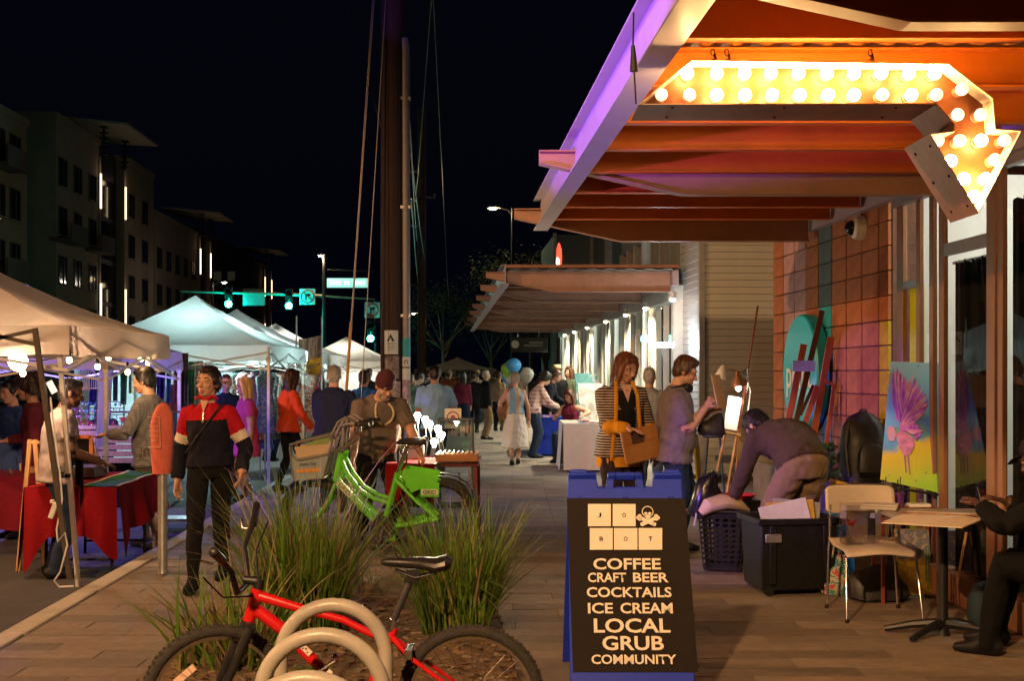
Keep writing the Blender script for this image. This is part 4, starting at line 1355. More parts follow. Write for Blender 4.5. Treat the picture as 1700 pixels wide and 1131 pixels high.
SS = 33.
sig = thing('traffic_signal_pole', 'dark signal pole with long mast arm, two green lights and a lit street name sign', 'traffic signal', loc=(W(538, 620, SS).x, FPX / SS, 0))
def sp_(px, py, dy=0.): return W(px, py, SS) - sig.location + Vector((0, dy, 0))
g = MB(); g.lathe([(.16, 0), (.16, .4), (.12, .45), (.09, 7.6)], 14); g.build('pole', M_dark, sig)
g = MB(); g.tube([sp_(535, 492), sp_(480, 489), sp_(300, 484)], [.09, .08, .05], 10); g.tube([sp_(540, 492), sp_(622, 497)], [.06, .04], 8); g.build('mast_arm', mat('mast_paint', (.30, .30, .22), .5, metal=.4), sig)
g = MB(); g.tube([sp_(543, 448), sp_(622, 451)], .03, 8); g.build('sign_arm', M_dark, sig)
g = MB(); g.lathe([(.04, .0), (.09, -.1), (.16, -.17), (.1, -.2)], 12, sp_(533, 418)); g.build('lamp_head', M_dark, sig)
g = MB(); g.ell(sp_(533, 424), (.15, .1, .07)); g.build('lens', emis('sig_lamp', (1, .75, .42), 50), sig)
lamp('light', 'POINT', sp_(533, 430, -.2), 300, (1, .75, .42), sig, .12)
GRN = (.0, 1.0, .80)
E_g = emis('signal_green', (.06, 1, .88), 45)
def head(parent, c, n=3):
    g = MB(); g.box(c + Vector((0, .12, .33)), (.36, .2, 1.06)); hd_ = g.build('signal_head', M_black, parent, bevel=.03)
    for k in range(3):
        cc = c + Vector((0, 0, k * .33))
        g = MB(); g.lathe([(.17, 0), (.14, -.03), (.0, -.05)] if k == 0 else [(.125, 0), (.1, -.02), (.0, -.03)], 16, cc, mtx=Matrix.Rotation(R(-90), 3, 'X'), cap=False)  # lit lens drawn wider than the dark ones to stand in for glare
        g.build('lens', E_g if k == 0 else mat('unlit_lens', (.05, .01, .005), .3), hd_)
        g = MB(); arc = [(.15 * math.cos(a), .15 * math.sin(a)) for a in [R(-20 + 22 * i) for i in range(11)]]
        g.grid(lambda u, v: (cc.x + arc[round(u * 10)][0], cc.y - .22 * v, cc.z + arc[round(u * 10)][1]), 10, 1); g.build('visor', M_black, hd_)
head(sig, sp_(380, 505, -.1)); head(sig, sp_(480, 508, -.1))
lamp('green_glow', 'POINT', sp_(380, 507, -.6), 240, GRN, sig, .12); lamp('green_glow', 'POINT', sp_(480, 510, -.6), 240, GRN, sig, .12)
g = MB(); g.box(sp_(577, 470), (2.1, .16, .55)); g.build('sign_box', M_dark, sig); g = MB(); g.box(sp_(577, 470, -.085), (2.04, .02, .47)); g.build('sign_face', emis('street_sign', (.30, .85, .70), 1.0), sig)
g = MB()
for i, (u_, w_) in enumerate(((-.82, .09), (-.66, .1), (-.5, .1), (-.36, .06), (-.1, .1), (.06, .09), (.42, .08), (.56, .1), (.7, .09), (.84, .06))):
    g.box(sp_(577, 470, -.1) + Vector((u_, 0, 0)), (w_, .006, .2))
o = g.build('lettering', emis('street_sign_white', (.8, 1, .95), 1.6), sig); o['kind'] = 'stuff'
def no_turn(label, c, w, parent_name='no_turn_sign', post=None):
    t = thing(parent_name, label, 'sign', loc=c, group='no right turn signs')
    g = MB(); g.box((0, 0, 0), (w, .02, w * 1.03)); g.build('plate', mat('sign_white', (.72, .70, .68), .5), t)
    g = MB(); k = w * .4; ring = [(k * math.cos(a), -.014, k * math.sin(a)) for a in [2 * math.pi * i / 32 for i in range(32)]]; g.tube(ring, w * .035, 6, closed=True); g.bar((-k * .7, -.02, k * .7), (k * .7, -.02, -k * .7), .008, w * .06, up=(0, -1, 0)); g.build('red_ring', mat('sign_red', (.55, .03, .02), .5), t)
    g = MB(); g.prism([(-.14 * w, -.26 * w), (-.05 * w, -.26 * w), (-.05 * w, .06 * w), (.06 * w, .06 * w), (.06 * w, -.02 * w), (.22 * w, .1 * w), (.06 * w, .22 * w), (.06 * w, .15 * w), (-.14 * w, .15 * w)], .004, Matrix.Translation((0, -.017, 0))); g.build('arrow', M_black, t)
    if post:
        g = MB(); g.tube([(0, .03, 0), (0, .03, -post)], .03, 8); g.build('post', M_dark, t)
    return t
no_turn('no right turn sign hung on the mast arm beside the right green light', W(511, 493, SS) + Vector((0, -.14, 0)), .78)
no_turn('no right turn sign lower right, next to the big wooden pole', W(618, 515, 34), .74, post=None)
t = thing('signal_post', 'short side pole carrying a single green signal by the wooden utility pole', 'traffic signal', loc=(W(615, 620, 34).x + .2, FPX / 34 + .3, 0))
g = MB(); g.lathe([(.12, 0), (.1, .3), (.06, .32), (.055, 5.2)], 12); g.build('pole', M_dark, t)
head(t, W(615, 562, 34) - t.location); lamp('green_glow', 'POINT', W(615, 564, 34) - t.location + Vector((0, -.6, 0)), 70, GRN, t, .12)
g = MB(); g.box((0, 0, 0), (1.1, .03, .85)); o = tag(g.build('back_of_sign', mat('sign_back', (.32, .36, .35), .4, metal=.6)), 'pale back of a square sign on the mast arm', 'sign'); o.location = W(420, 493, SS) + Vector((0, .2, 0))
for i, px in enumerate((361, 384)):
    g = MB(); g.box((0, 0, 0), (.5, .03, .6)); o = g.build('sign_plate', mat('sign_back', (.3, .3, .3), .5))
    o.location = W(px, 458, 25); tag(o, ['left of two small square signs above the white street lamp', 'right of two small square signs above the white street lamp'][i], 'sign', 'small signs over the far lamp')

# ================================================================ utility poles and wires
M_pole = mat('pole_timber', (.034, .018, .013), .85, var=.45, vs=3, st=(10, 10, .7), bump=.6, bs=20)
SP = 106.
pb = W(650, 620, SP)
up = thing('utility_pole', 'big dark wooden utility pole with posters and a grey riser pipe', 'pole', loc=(pb.x, pb.y, 0))
g = MB(); g.lathe([(.175, 0), (.172, 3), (.165, 8), (.15, 15)], 18); g.build('shaft', M_pole, up)
g = MB(); g.tube([(.235, -.03, 0), (.235, -.03, 1.2), (.225, -.03, 6.7), (.2, 0, 6.84)], .065, 12); g.build('riser_pipe', mat('riser_grey', (.20, .20, .21), .5, metal=.3), up)
for z in (.8, 2.5, 4.2, 5.9):
    g = MB(); g.box((.2, -.02, z), (.2, .12, .04)); g.build('strap', M_steel, up)
def poster(name, c, w, h, m, bend=.178):
    g = MB()
    def f(u, v):
        x = c[0] + (u - .5) * w
        return (x, -math.sqrt(max(1e-4, bend ** 2 - min(bend * .98, abs(x)) ** 2)) - .004, c[1] + (v - .5) * h)
    g.grid(f, 8, 1)
    return g.build(name, m, up, smooth=True)
pz = lambda py: EYE + (620 - py) / SP
px_ = lambda px: (px - 850) / SP - pb.x
poster('poster', (px_(651), pz(569)), .215, .37, mat('poster_white', (.55, .62, .64), .7, var=.05))
g = MB(); c = Vector((px_(650.5), -.188, pz(562))); g.add([c + Vector((-.06, .008, -.05)), c + Vector((.06, .008, -.05)), c + Vector((0, 0, .065))], [(0, 1, 2)]); g.build('triangle_mark', M_black, up, smooth=False)
text('lettering', '6', .03, .05, MATS['poster_white'], up, frame(c + Vector((0, -.004, -.012)), (1, 0, 0), (0, 0, 1)), .01)
g = MB()
for k, (zz, w_) in enumerate(((-.085, .12), (-.115, .1), (-.135, .11), (-.155, .09), (-.18, .11))): g.box(c + Vector((0, .0, zz)), (w_, .003, .012 if k == 0 else .006))
o = g.build('small_print', mat('print_grey', (.16, .17, .18), .7), up); o['kind'] = 'stuff'
poster('photo_poster', (px_(652), pz(610)), .22, .36, mat('poster_red', (.30, .09, .08), .6, var=.9, vs=9, col2=(.42, .36, .36)))
poster('old_poster', (px_(652), pz(660)), .26, .5, mat('poster_old', (.36, .28, .26), .8, var=.6, vs=14))
def rposter(name, py, w, h, m):
    g = MB()
    g.grid(lambda u, v: (.235 + .07 * math.sin((u - .5) * 2.4), -.03 - .07 * math.cos((u - .5) * 2.4), pz(py) + (v - .5) * h), 6, 1); return g.build(name, m, up)
rposter('blue_poster', 577, w=.13, h=.29, m=mat('poster_teal', (.02, .30, .38), .6, var=.2))
rposter('white_poster', 601, .13, .15, MATS['poster_white']); rposter('white_poster', 622, .13, .19, MATS['poster_white']); rposter('old_poster', 668, .13, .7, MATS['poster_old'])
g = MB(); c = Vector((.235, -.106, pz(601))); g.tube([c + Vector((-.025, 0, -.035)), c + Vector((-.025, 0, .01)), c + Vector((0, 0, .035)), c + Vector((.025, 0, .01)), c + Vector((.025, 0, -.035))], .006, 6); g.build('headphone_mark', M_black, up)
# guy wire with its yellow guard
ga = Vector((W(565, 796, 110).x, FPX / 110, 0)); gt = Vector((W(666, 620, SP).x, pb.y, 14))
gw = thing('guy_wire', 'slanting guy wires with an orange-yellow plastic guard at the bottom', 'guy wire', loc=ga)
d = (gt - ga); g = MB(); g.tube([d * .0, d * .17], [.028, .022], 10); g.build('guard', mat('guard_yellow', (.50, .24, .03), .5, var=.25, vs=8), gw)
for k, off in enumerate((Vector((0, 0, 0)), Vector((.06, .1, .4)), Vector((.35, .3, 0)))):
    g = MB(); e = d.normalized(); g.tube([(d * .16 if k < 2 else d * .05 + Vector((.12, 0, 0))) + off * .3, d * .6 + off * .5, d + off], .008, 6); g.build('wire', M_steel, gw)
pb2 = W(700, 620, 43)
up2 = thing('utility_pole', 'more distant slender utility pole with insulator arms', 'pole', loc=(pb2.x, pb2.y, 0))
g = MB(); g.lathe([(.17, 0), (.15, 11.8)], 12); g.build('shaft', mat('pole_grey', (.16, .12, .085), .9, var=.3), up2)
for zz, sg in ((9.4, -1), (8.4, 1), (7.3, -1)):
    g = MB(); g.tube([(0, 0, zz), (sg * .55, 0, zz)], [.05, .04], 8); g.lathe([(.03, 0), (.07, .03), (.03, .06), (.07, .09), (.03, .12)], 10, (sg * .5, 0, zz + .03)); g.build('insulator_arm', mat('insulator', (.35, .32, .30), .5), up2)
g = MB(); g.lathe([(.2, 0), (.22, .5), (.16, .6)], 12, (-.35, 0, 5.0)); g.build('transformer', M_dark, up2)
for i, (a, b, lb) in enumerate(((W(716, 0, 70), W(690, 335, 43), 'bright overhead line slanting down to the distant pole'), (W(719, -10, 70), W(748, 560, 14), 'faint overhead line right of the distant pole'),
                                (W(580, 0, 90), W(634, 215, SP), 'pale service line slanting into the big wooden pole'), (W(680, 200, SP), W(692, 400, 43), 'thin line running from the riser pipe to the distant pole'),
                                (W(683, 330, SP), W(694, 470, 43), 'lower thin line between the two utility poles'), (W(682, 255, 95), W(705, 430, 43), 'third thin line between the two utility poles'))):
    m_ = a.lerp(b, .5) - Vector((0, 0, .12)); g = MB(); g.tube([Vector((0, 0, 0)), m_ - a, b - a], .012, 6)
    o = tag(g.build('overhead_line', M_steel, loc=a), lb, 'wire', 'overhead lines')

# ================================================================ tents
M_tent = mat('tent_white', (.66, .66, .62), .8, var=.08, vs=3, bump=.25, bs=5, trl=.45)
M_tentc = mat('tent_cream', (.46, .41, .38), .8, var=.1, vs=3, bump=.3, bs=5, trl=.35)
M_tfr = mat('tent_frame_white', (.7, .68, .62), .4, metal=.2)


def tent(label, x1, y0, size, zt, zp, m, legs=True, frame_m=None, depth=.24, wx=None, val='front'):
    """pop-up canopy: x1 = right edge; four roof panels with sag, four valances, legs and scissor struts"""
    wx = wx or size
    x0 = x1 - wx; y1 = y0 + size; cx = (x0 + x1) / 2; cyy = (y0 + y1) / 2
    t = thing('pop_up_tent', label, 'tent', loc=(cx, cyy, -.13), group='market tents')
    z0 = zt + .13; zpp = zp + .13
    cor = [Vector((-wx / 2, -size / 2, z0)), Vector((wx / 2, -size / 2, z0)), Vector((wx / 2, size / 2, z0)), Vector((-wx / 2, size / 2, z0))]
    pk = Vector((0, 0, zpp))
    for i in range(4):
        a, b = cor[i], cor[(i + 1) % 4]
        g = MB()
        def f(u, v):
            e = a.lerp(b, u)
            p = e.lerp(pk, v)
            sag = math.sin(u * math.pi) * (1 - v) * v * .16 + v * (1 - v) * .30
            p.z -= sag
            p.z += .012 * noise.noise(Vector((p.x * 3, p.y * 3, i)))
            return p
        g.grid(f, 14, 12); g.build('roof_panel', m, t)
        g = MB()
        nrm = Vector(((a + b) / 2 - Vector((0, 0, z0)))); nrm.normalize()
        def f2(u, v):
            p = a.lerp(b, u) + nrm * (.012 + .02 * v * math.sin(u * 19 + i)); p.z -= depth * v + .01 * math.sin(u * 25) * v; return p
        g.grid(f2, 26, 3); g.build('valance', m, t)
    fm = frame_m or M_tfr
    if legs:
        for c in cor:
            g = MB(); q = Vector((c.x * .985, c.y * .985, z0 - .02)); g.bar(q, Vector((q.x, q.y, .01)), .04, .04); g.box((q.x, q.y, .006), (.1, .1, .012)); g.box((q.x, q.y, z0 - .22), (.06, .06, .1)); g.build('leg', fm, t)
    for i in range(4):
        a, b = cor[i] * .98, cor[(i + 1) % 4] * .98
        for k in range(2):
            p, q = a.lerp(b, k * .5), a.lerp(b, k * .5 + .5)
            g = MB(); g.bar(p + Vector((0, 0, -.06)), q + Vector((0, 0, -.32)), .015, .025); g.bar(p + Vector((0, 0, -.32)), q + Vector((0, 0, -.06)), .015, .025); g.build('scissor_strut', fm, t)
    return t


def led(tp, loc, label, power, col=(.9, .95, 1), es=30, r=.05, size=(.05, .05, .06)):
    """bare work light hung in a tent: socket, bulb and its light"""
    t = thing('work_light', label, 'light', loc=loc, group='work lights in the tents')
    g = MB(); g.ell((0, 0, 0), size, 12, 8); g.build('bulb', emis('led_%s' % es, col, es), t)
    g = MB(); g.lathe([(.02, .05), (.025, .1), (.01, .12)], 8); g.tube([(0, 0, .1), (0, 0, .3)], .004, 5); g.build('socket', M_black, t)
    lamp('light', 'POINT', (0, 0, -size[2] - .03), power, col, t, r)
    return t
T1 = tent('large cream tent at the left edge over the red table stall', XK(9.75) - .30, 9.65, 2.75, 1.985, 2.72, M_tentc, legs=False, wx=3.05)
T1b = tent('cream tent with a side curtain behind the near left tent', -4.5, 13.4, 3.0, 1.88, 2.7, M_tentc)
T2 = tent('pale tent glowing blue-green with a pointed peak, second behind the near tent', -3.66, 18.2, 3.05, 2.02, 2.88, M_tent)
T3 = tent('third pale blue-green tent, its peak right of the tallest one', -3.85, 22.0, 3.05, 2.02, 2.86, M_tent)
T4 = tent('fourth white tent with lettered valance behind the striped banner', -4.15, 27.4, 3.05, 2.02, 2.8, M_tent)
T5 = tent('far white tent glowing warm left of the big wooden pole', -3.5, 35.2, 3.1, 1.95, 2.72, mat('tent_warm', (.7, .66, .58), .8, var=.06, bump=.2, bs=5, trl=.45))
T6 = tent('small dull grey tent far down the sidewalk behind the crowd', -.6, 47, 3.2, 1.75, 2.25, mat('tent_grey', (.34, .32, .29), .85))
led(T2, (-5.0, 19.9, 2.0), 'cold white lamp inside the pointed blue-green tent', 190, (.60, .98, 1))
led(T3, (-4.5, 22.9, 1.98), 'glaring cold lamp above the red-haired shopper', 190, (.70, .98, 1), 60, size=(.12, .06, .05))
led(T4, (-5.6, 28.8, 2.1), 'white lamp inside the tent with lettered valance', 130, (1, .98, .9))
led(T5, (-5.0, 36.7, 1.95), 'white lamp inside the far warm tent', 150, (1, .95, .82))
led(T1b, (-6.2, 14.8, 1.85), 'pale violet lamp inside the curtained tent', 420, (.25, .2, 1), 12)
# white cloth back wall in the far tent, side curtain in T1b
g = MB(); g.grid(lambda u, v: (-1.5 + 3.0 * u, 1.35 + .04 * math.sin(u * 40), .05 + 1.9 * v), 60, 2); g.build('back_cloth', mat('cloth_white', (.7, .68, .64), .85, var=.25, vs=5), T5)
g = MB(); g.grid(lambda u, v: (1.42 + .03 * math.sin(u * 30) * (1 - v) - .05 * (1 - v), -1.5 + .55 * u * (.6 + .4 * v), .9 + 1.1 * v), 24, 6); g.build('side_curtain', M_tentc, T1b)
for tt in (T2, T3, T4):
    g = MB(); g.grid(lambda u, v: (-1.48 + .03 * math.sin(u * 35), -1.5 + 3.0 * u, .1 + 1.95 * v), 50, 2); g.build('side_cloth', mat('cloth_pale', (.5, .55, .56), .85, var=.2, vs=4), tt)
text('lettering', 'CAL STATES', 1.5, .13, M_black, T4, frame((.75, -1.56, 2.04), (1, 0, 0), (0, 0, 1)), .01)
# striped banner on two poles beside the fourth tent
SBn = 88.
bn = thing('banner', 'brown and yellow cloth banner hung between two thin poles above the shoppers', 'banner', loc=(W(522, 620, SBn).x, FPX / SBn, 0))
def bq(px, py): return W(px, py, SBn) - bn.location
def bf(u, v):
    top = bq(496 + 37 * u, 563 - 7 * u ** 2); bot = bq(497 + 36 * u, 630 - 8 * u - (0 if u > .3 else -0))
    p = top.lerp(bot, v); p.y += .04 * math.sin(u * 8 + v * 2); return p
def banner_mat():
    m, nt, N, L, p = nodes_of('banner_cloth')
    tc = N.new('ShaderNodeTexCoord'); mp = N.new('ShaderNodeMapping'); mp.inputs['Rotation'].default_value = (0, R(25), 0); mp.inputs['Scale'].default_value = (16, 1, 1.6)
    L.new(tc.outputs['Object'], mp.inputs[0]); nz = N.new('ShaderNodeTexNoise'); nz.inputs['Scale'].default_value = 1; nz.inputs['Detail'].default_value = 3; nz.inputs['Distortion'].default_value = 1.5
    L.new(mp.outputs[0], nz.inputs['Vector']); r = N.new('ShaderNodeValToRGB'); r.color_ramp.elements[0].color = (.10, .065, .055, 1); r.color_ramp.elements[1].color = (.40, .30, .20, 1); r.color_ramp.elements[0].position = .4; r.color_ramp.elements[1].position = .62
    L.new(nz.outputs['Fac'], r.inputs[0]); L.new(r.outputs[0], p.inputs['Base Color']); p.inputs['Roughness'].default_value = .85
    return m
g = MB(); g.grid(bf, 16, 16); g.build('cloth', banner_mat(), bn)
M_by = mat('banner_yellow', (.62, .36, .02), .8)
g = MB(); g.grid(lambda u, v: bf(u, .56 + .14 * v) + Vector((0, -.012, 0)), 14, 2); g.build('yellow_band', M_by, bn)
g = MB()
for k in range(9):
    u = .25 + k * .08; g.bar(bf(u, .98) + Vector((0, -.014, 0)), bf(min(1, u + .1), .74) + Vector((0, -.014, 0)), .012, .018)
o = g.build('yellow_script', M_by, bn); o['kind'] = 'stuff'
for px in (492, 534):
    g = MB(); g.tube([bq(px, 525), (bq(px, 525).x, 0, 0)], .014, 8); g.build('pole', M_steel, bn)

# ================================================================ things under the near canopy
def tubes(name, lst, r, m, parent, n=8):
    for pts in lst:
        g = MB(); g.tube(pts, r, n); g.build(name, m, parent)


# cafe chair: A,C far legs; B,D near legs
ch = thing('cafe_chair', 'pale moulded chair with thin chrome legs beside the small black table', 'chair', loc=(2.385, 7.98, 0))
O = ch.location
def cf(u, v):
    x = -.235 + .47 * u; y = .21 - .45 * v
    return (x, y, .452 + .018 * math.cos(u * math.pi * 2) * -.5 + (.03 * (1 - v * 4) if v < .25 else 0) - (.03 * ((v - .8) / .2) ** 2 if v > .8 else 0))
M_seat = mat('chair_shell', (.50, .42, .34), .4, var=.08)
def shell(f, nu, nv, th, nm, m, par):
    g = MB(); g.grid(f, nu, nv); o = g.build(nm, m, par); s_ = o.modifiers.new('thick', 'SOLIDIFY'); s_.thickness = th; return o
shell(cf, 16, 14, .01, 'seat', M_seat, ch)
def cb(u, v):
    x = -.235 + .47 * u; z = .64 + .19 * v; c = min(1, min(u, 1 - u) * 14)
    z = .735 + (z - .735) * (.75 + .25 * c)
    return (x, .25 + .03 * v + .035 * (1 - (2 * u - 1) ** 2), z)
shell(cb, 20, 10, .012, 'backrest', M_seat, ch)
for x in (-1, 1):
    g = MB(); g.tube([(x * .24, .22, 0), (x * .225, .24, .40), (x * .215, .25, .46), (x * .205, .27, .70)], .0085, 10); g.build('leg', M_chrome, ch)
    g = MB(); g.tube([(x * .245, -.28, 0), (x * .225, -.20, .40), (x * .21, -.17, .435), (x * .19, .1, .438)], .0085, 10); g.build('leg', M_chrome, ch)
    for y in (.22, -.28):
        g = MB(); g.lathe([(.014, 0), (.013, .025)], 10, (x * .243, y, 0)); g.build('foot_cap', M_black, ch)
g = MB(); g.box((0, 0, 0), (.19, .17, .26)); ab = tag(g.build('acrylic_box', glassm('acrylic', (.80, .80, .84), .12), loc=(2.30, 8.03, .598)), 'clear acrylic display box holding a red flower on the cafe chair', 'box')
rf = thing('red_flower', 'bright red silk flower inside the clear box on the chair', 'flower', loc=(2.26, 8.03, .475))
g = MB()
rnd = random.Random(4)
for i in range(26):
    a = rnd.uniform(0, 6.28); p = Vector((0, 0, .12 + rnd.uniform(-.02, .02))); d = Vector((math.cos(a), math.sin(a), rnd.uniform(-.2, .8))) * rnd.uniform(.025, .045); e = d.cross(Vector((0, 0, 1))).normalized() * .016
    g.add([p, p + d * .6 - e, p + d, p + d * .6 + e], [(0, 1, 2, 3)])
g.build('petals', mat('petal_red', (.7, .01, .03), .5), rf); g = MB(); g.tube([(0, 0, 0), (.005, 0, .12)], .004, 6); g.build('stem', mat('stem_green', (.04, .12, .02), .6), rf)

# pedestal table and the drawing board on it
tb = thing('pedestal_table', 'small cafe table with black pedestal and three-toed foot', 'table', loc=(2.63, 7.36, 0))
g = MB(); g.box((.02, .0, .725), (.66, .60, .028)); g.build('table_top', mat('table_top', (.26, .23, .20), .35, var=.15), tb, bevel=.006)
g = MB(); g.lathe([(.045, 0), (.034, .05), (.032, .66), (.08, .705)], 14); g.build('column', M_dark, tb)
for a in (R(-20), R(-140), R(165), R(40)):
    g = MB(); g.tube([(0, 0, .075), (math.cos(a) * .18, math.sin(a) * .18, .055), (math.cos(a) * .34, math.sin(a) * .34, .02)], [.032, .024, .017], 8); g.build('foot', M_dark, tb)
bdq = [W(1466, 870, 262), W(1502, 847, 247), W(1652, 855, 247), W(1606, 880, 262)]
o_ = Vector((2.5, 7.1, .745))
g = MB(); lo = [Vector((q.x, q.y, .742)) for q in (Vector((2.11, 6.88, 0)), Vector((2.49, 6.66, 0)), Vector((2.92, 7.28, 0)), Vector((2.46, 7.46, 0)))]
g.hexa([p - o_ for p in lo], [p - o_ + Vector((0, 0, .006)) for p in lo]); db = tag(g.build('drawing_board', mat('board_paper', (.66, .54, .40), .7, var=.05), loc=o_), 'flat pale drawing board lying on the small black table', 'board')
g = MB()
for i in range(26):
    u = rnd.random(); p = lo[3].lerp(lo[2], u) * .78 + lo[0].lerp(lo[1], u) * .22 - o_ + Vector((rnd.uniform(-.03, .03), rnd.uniform(-.05, .05), .0075)); a = rnd.uniform(-.6, .6); d = Vector((math.cos(a), math.sin(a), 0)) * rnd.uniform(.02, .06); e = Vector((-math.sin(a), math.cos(a), 0)) * rnd.uniform(.004, .014)
    g.add([p - d, p - e, p + d, p + e], [(0, 1, 2, 3)])
o = g.build('orange_strokes', mat('stroke_orange', (.75, .12, .03), .6), db, smooth=False); o['kind'] = 'stuff'
bk = thing('magazine_stack', 'thin stack of pale magazines half under the drawing board', 'magazines', loc=(2.33, 7.62, .742))
for k in range(4):
    g = MB(); g.box((0, 0, .004 + k * .008), (.22, .16, .0065), Matrix.Rotation(R(-28 + k * 2), 3, 'Z')); g.build('magazine', mat('mag_%d' % (k % 2), (.5, .47, .42) if k % 2 else (.3, .27, .24), .5), bk)

# black tote bin with papers
def bin_mesh(w0, w1, d0, d1, h, t_=.012):
    g = MB()
    g.hexa([(-w0 / 2, -d0 / 2, .04), (w0 / 2, -d0 / 2, .04), (w0 / 2, d0 / 2, .04), (-w0 / 2, d0 / 2, .04)], [(-w1 / 2, -d1 / 2, h), (w1 / 2, -d1 / 2, h), (w1 / 2, d1 / 2, h), (-w1 / 2, d1 / 2, h)])
    return g
bn_ = thing('storage_tote', 'large black plastic storage tote with folders standing on the pavers', 'tote', loc=(2.03, 8.85, 0), rz=R(8))
bin_mesh(.54, .58, .40, .44, .52).build('body', M_black, bn_, bevel=.012)
g = MB()
for sx, sy, lx, ly in ((0, -.225, .62, .03), (0, .225, .62, .03), (-.30, 0, .03, .47), (.30, 0, .03, .47)): g.box((sx, sy, .535), (lx, ly, .045))
g.build('rim', M_black, bn_, bevel=.006)
for x in (-.2, .2):
    g = MB(); g.box((x * 1.0, -.222, .3), (.05, .02, .42)); g.build('rib', M_black, bn_, bevel=.006)
g = MB(); g.box((-.2, -.235, .42), (.12, .015, .06)); g.build('latch', M_steel, bn_, bevel=.004)
for x in (-.22, .22):
    g = MB(); g.lathe([(.035, -.015), (.035, .015)], 12, (x, -.19, .036), mtx=Matrix.Rotation(R(90), 3, 'X')); g.build('caster', M_dark, bn_)
for k, (c, rr) in enumerate((((.55, .53, .50), -12), ((.5, .3, .04), -4), ((.3, .3, .3), 6))):
    g = MB(); g.box((0, 0, 0), (.36, .008, .28)); o = tag(g.build('folder', mat('folder_%d' % k, c, .7), loc=(2.0 + .05 * k, 8.78 + .07 * k, .52)), ['white folder standing up in the black tote', 'mustard yellow folder at the back of the black tote', 'grey folder inside the black tote'][k], 'folder', 'folders in the tote'); o.rotation_euler = (R(-8), R(rr), R(5))
g = MB(); g.prism([(0, 0), (.34, .0), (.34, .04), (0, .15)], .01); tag(g.build('card_sheet', MATS['folder_1'], loc=(2.52, 9.55, .62)), 'mustard yellow card leaning on the planter behind the chair', 'card')

# perforated laundry basket
lb = thing('laundry_basket', 'black laundry basket with rows of oval holes, pillow on top', 'basket', loc=(1.72, 9.82, 0), rz=R(-14))
def lb_wall(ax):
    g = MB(); nx, nz = 6, 11
    W0, W1, H = .30, .38, .46
    for i in range(nx * 2):
        for k in range(nz): pass
    # wall as a grid of cells, each with an oval opening
    def P(u, v): w = W0 + (W1 - W0) * v; return Vector((-w / 2 + w * u, -(W0 + (W1 - W0) * v) / 2 * .8, .02 + H * v))
    g2 = []
    for i in range(nx):
        for k in range(nz):
            u0, u1 = i / nx, (i + 1) / nx; v0, v1 = k / nz, (k + 1) / nz
            solid = (k in (0, nz - 1))
            if solid:
                g.add([P(u0, v0), P(u1, v0), P(u1, v1), P(u0, v1)], [(0, 1, 2, 3)]); continue
            sh = .0
            uc, vc = (u0 + u1) / 2, (v0 + v1) / 2
            ov = [P(uc + .40 * (u1 - u0) * math.cos(a), vc + .34 * (v1 - v0) * math.sin(a)) for a in [R(45 + 45 * j) - R(90) * 0 for j in range(8)]]
            cs = [P(u1, v1), P((u0 + u1) / 2, v1), P(u0, v1), P(u0, (v0 + v1) / 2), P(u0, v0), P((u0 + u1) / 2, v0), P(u1, v0), P(u1, (v0 + v1) / 2)]
            g.add(ov + cs, [(j, (j + 1) % 8, 8 + (j + 1) % 8, 8 + j) for j in range(8)])
    return g
for k in range(4):
    o = lb_wall(k).build('wall', M_black, lb, smooth=False); o.rotation_euler.z = k * math.pi / 2
    sd = o.modifiers.new('thick', 'SOLIDIFY'); sd.thickness = .006
    if k % 2: o.location = (0, 0, 0)
g = MB(); g.box((0, 0, .02), (.29, .25, .02)); g.build('bottom', M_black, lb)
pts = [(.2, .16, .485), (-.2, .16, .485), (-.2, -.16, .485), (.2, -.16, .485)]
g = MB(); g.tube(pts, .014, 8, closed=True); g.build('rim', M_black, lb)
g = MB(); g.tube([(-.2, -.1, .48), (-.225, -.05, .36), (-.225, .03, .36), (-.2, .08, .48)], .01, 8); g.build('handle', mat('handle_grey', (.5, .47, .42), .5), lb)
g = MB(); g.loft([(-.20, -.12, .47), (-.14, -.12, .53), (-.02, -.09, .56), (.10, -.06, .54), (.2, -.02, .48)], [(.05, .03), (.11, .06), (.13, .065), (.11, .055), (.03, .02)], (0, 1, 0), 14)
o = tag(g.build('pillow', mat('pillow_beige', (.48, .38, .26), .9, var=.1, bump=.3, bs=14), loc=lb.location), 'beige cushion stuffed into the black laundry basket', 'cushion')
g = MB(); rnd = random.Random(8)
g.loft([(-.12, .1, .42), (-.1, .08, .56), (-.12, .05, .70), (-.06, .04, .78)], [(.16, .1), (.15, .1), (.1, .07), (.02, .02)], (1, 0, 0), 14); 
for i, v in enumerate(g.v): g.v[i] = tuple(Vector(v) + Vector((1, 1, 1)) * .03 * noise.noise(Vector(v) * 9))
tag(g.build('bin_bag', mat('black_bag', (.008, .008, .009), .25, bump=.3, bs=18), loc=lb.location), 'shiny black plastic bag draped behind the beige cushion', 'bag')
ty = thing('folding_stool', 'thin-legged folding stool with a brown seat at the corner of the lap siding', 'stool', loc=(1.62, 10.35, 0))
tubes('leg', [[(-.13, -.1, 0), (-.13, .1, .42)], [(-.13, .1, 0), (-.13, -.1, .42)], [(.13, -.1, 0), (.13, .1, .42)], [(.13, .1, 0), (.13, -.1, .42)]], .008, M_dark, ty)
g = MB(); g.grid(lambda u, v: (-.15 + .3 * u, -.11 + .22 * v, .425 - .05 * math.sin(v * math.pi)), 6, 8); g.build('seat', mat('seat_brown', (.13, .07, .04), .8), ty)

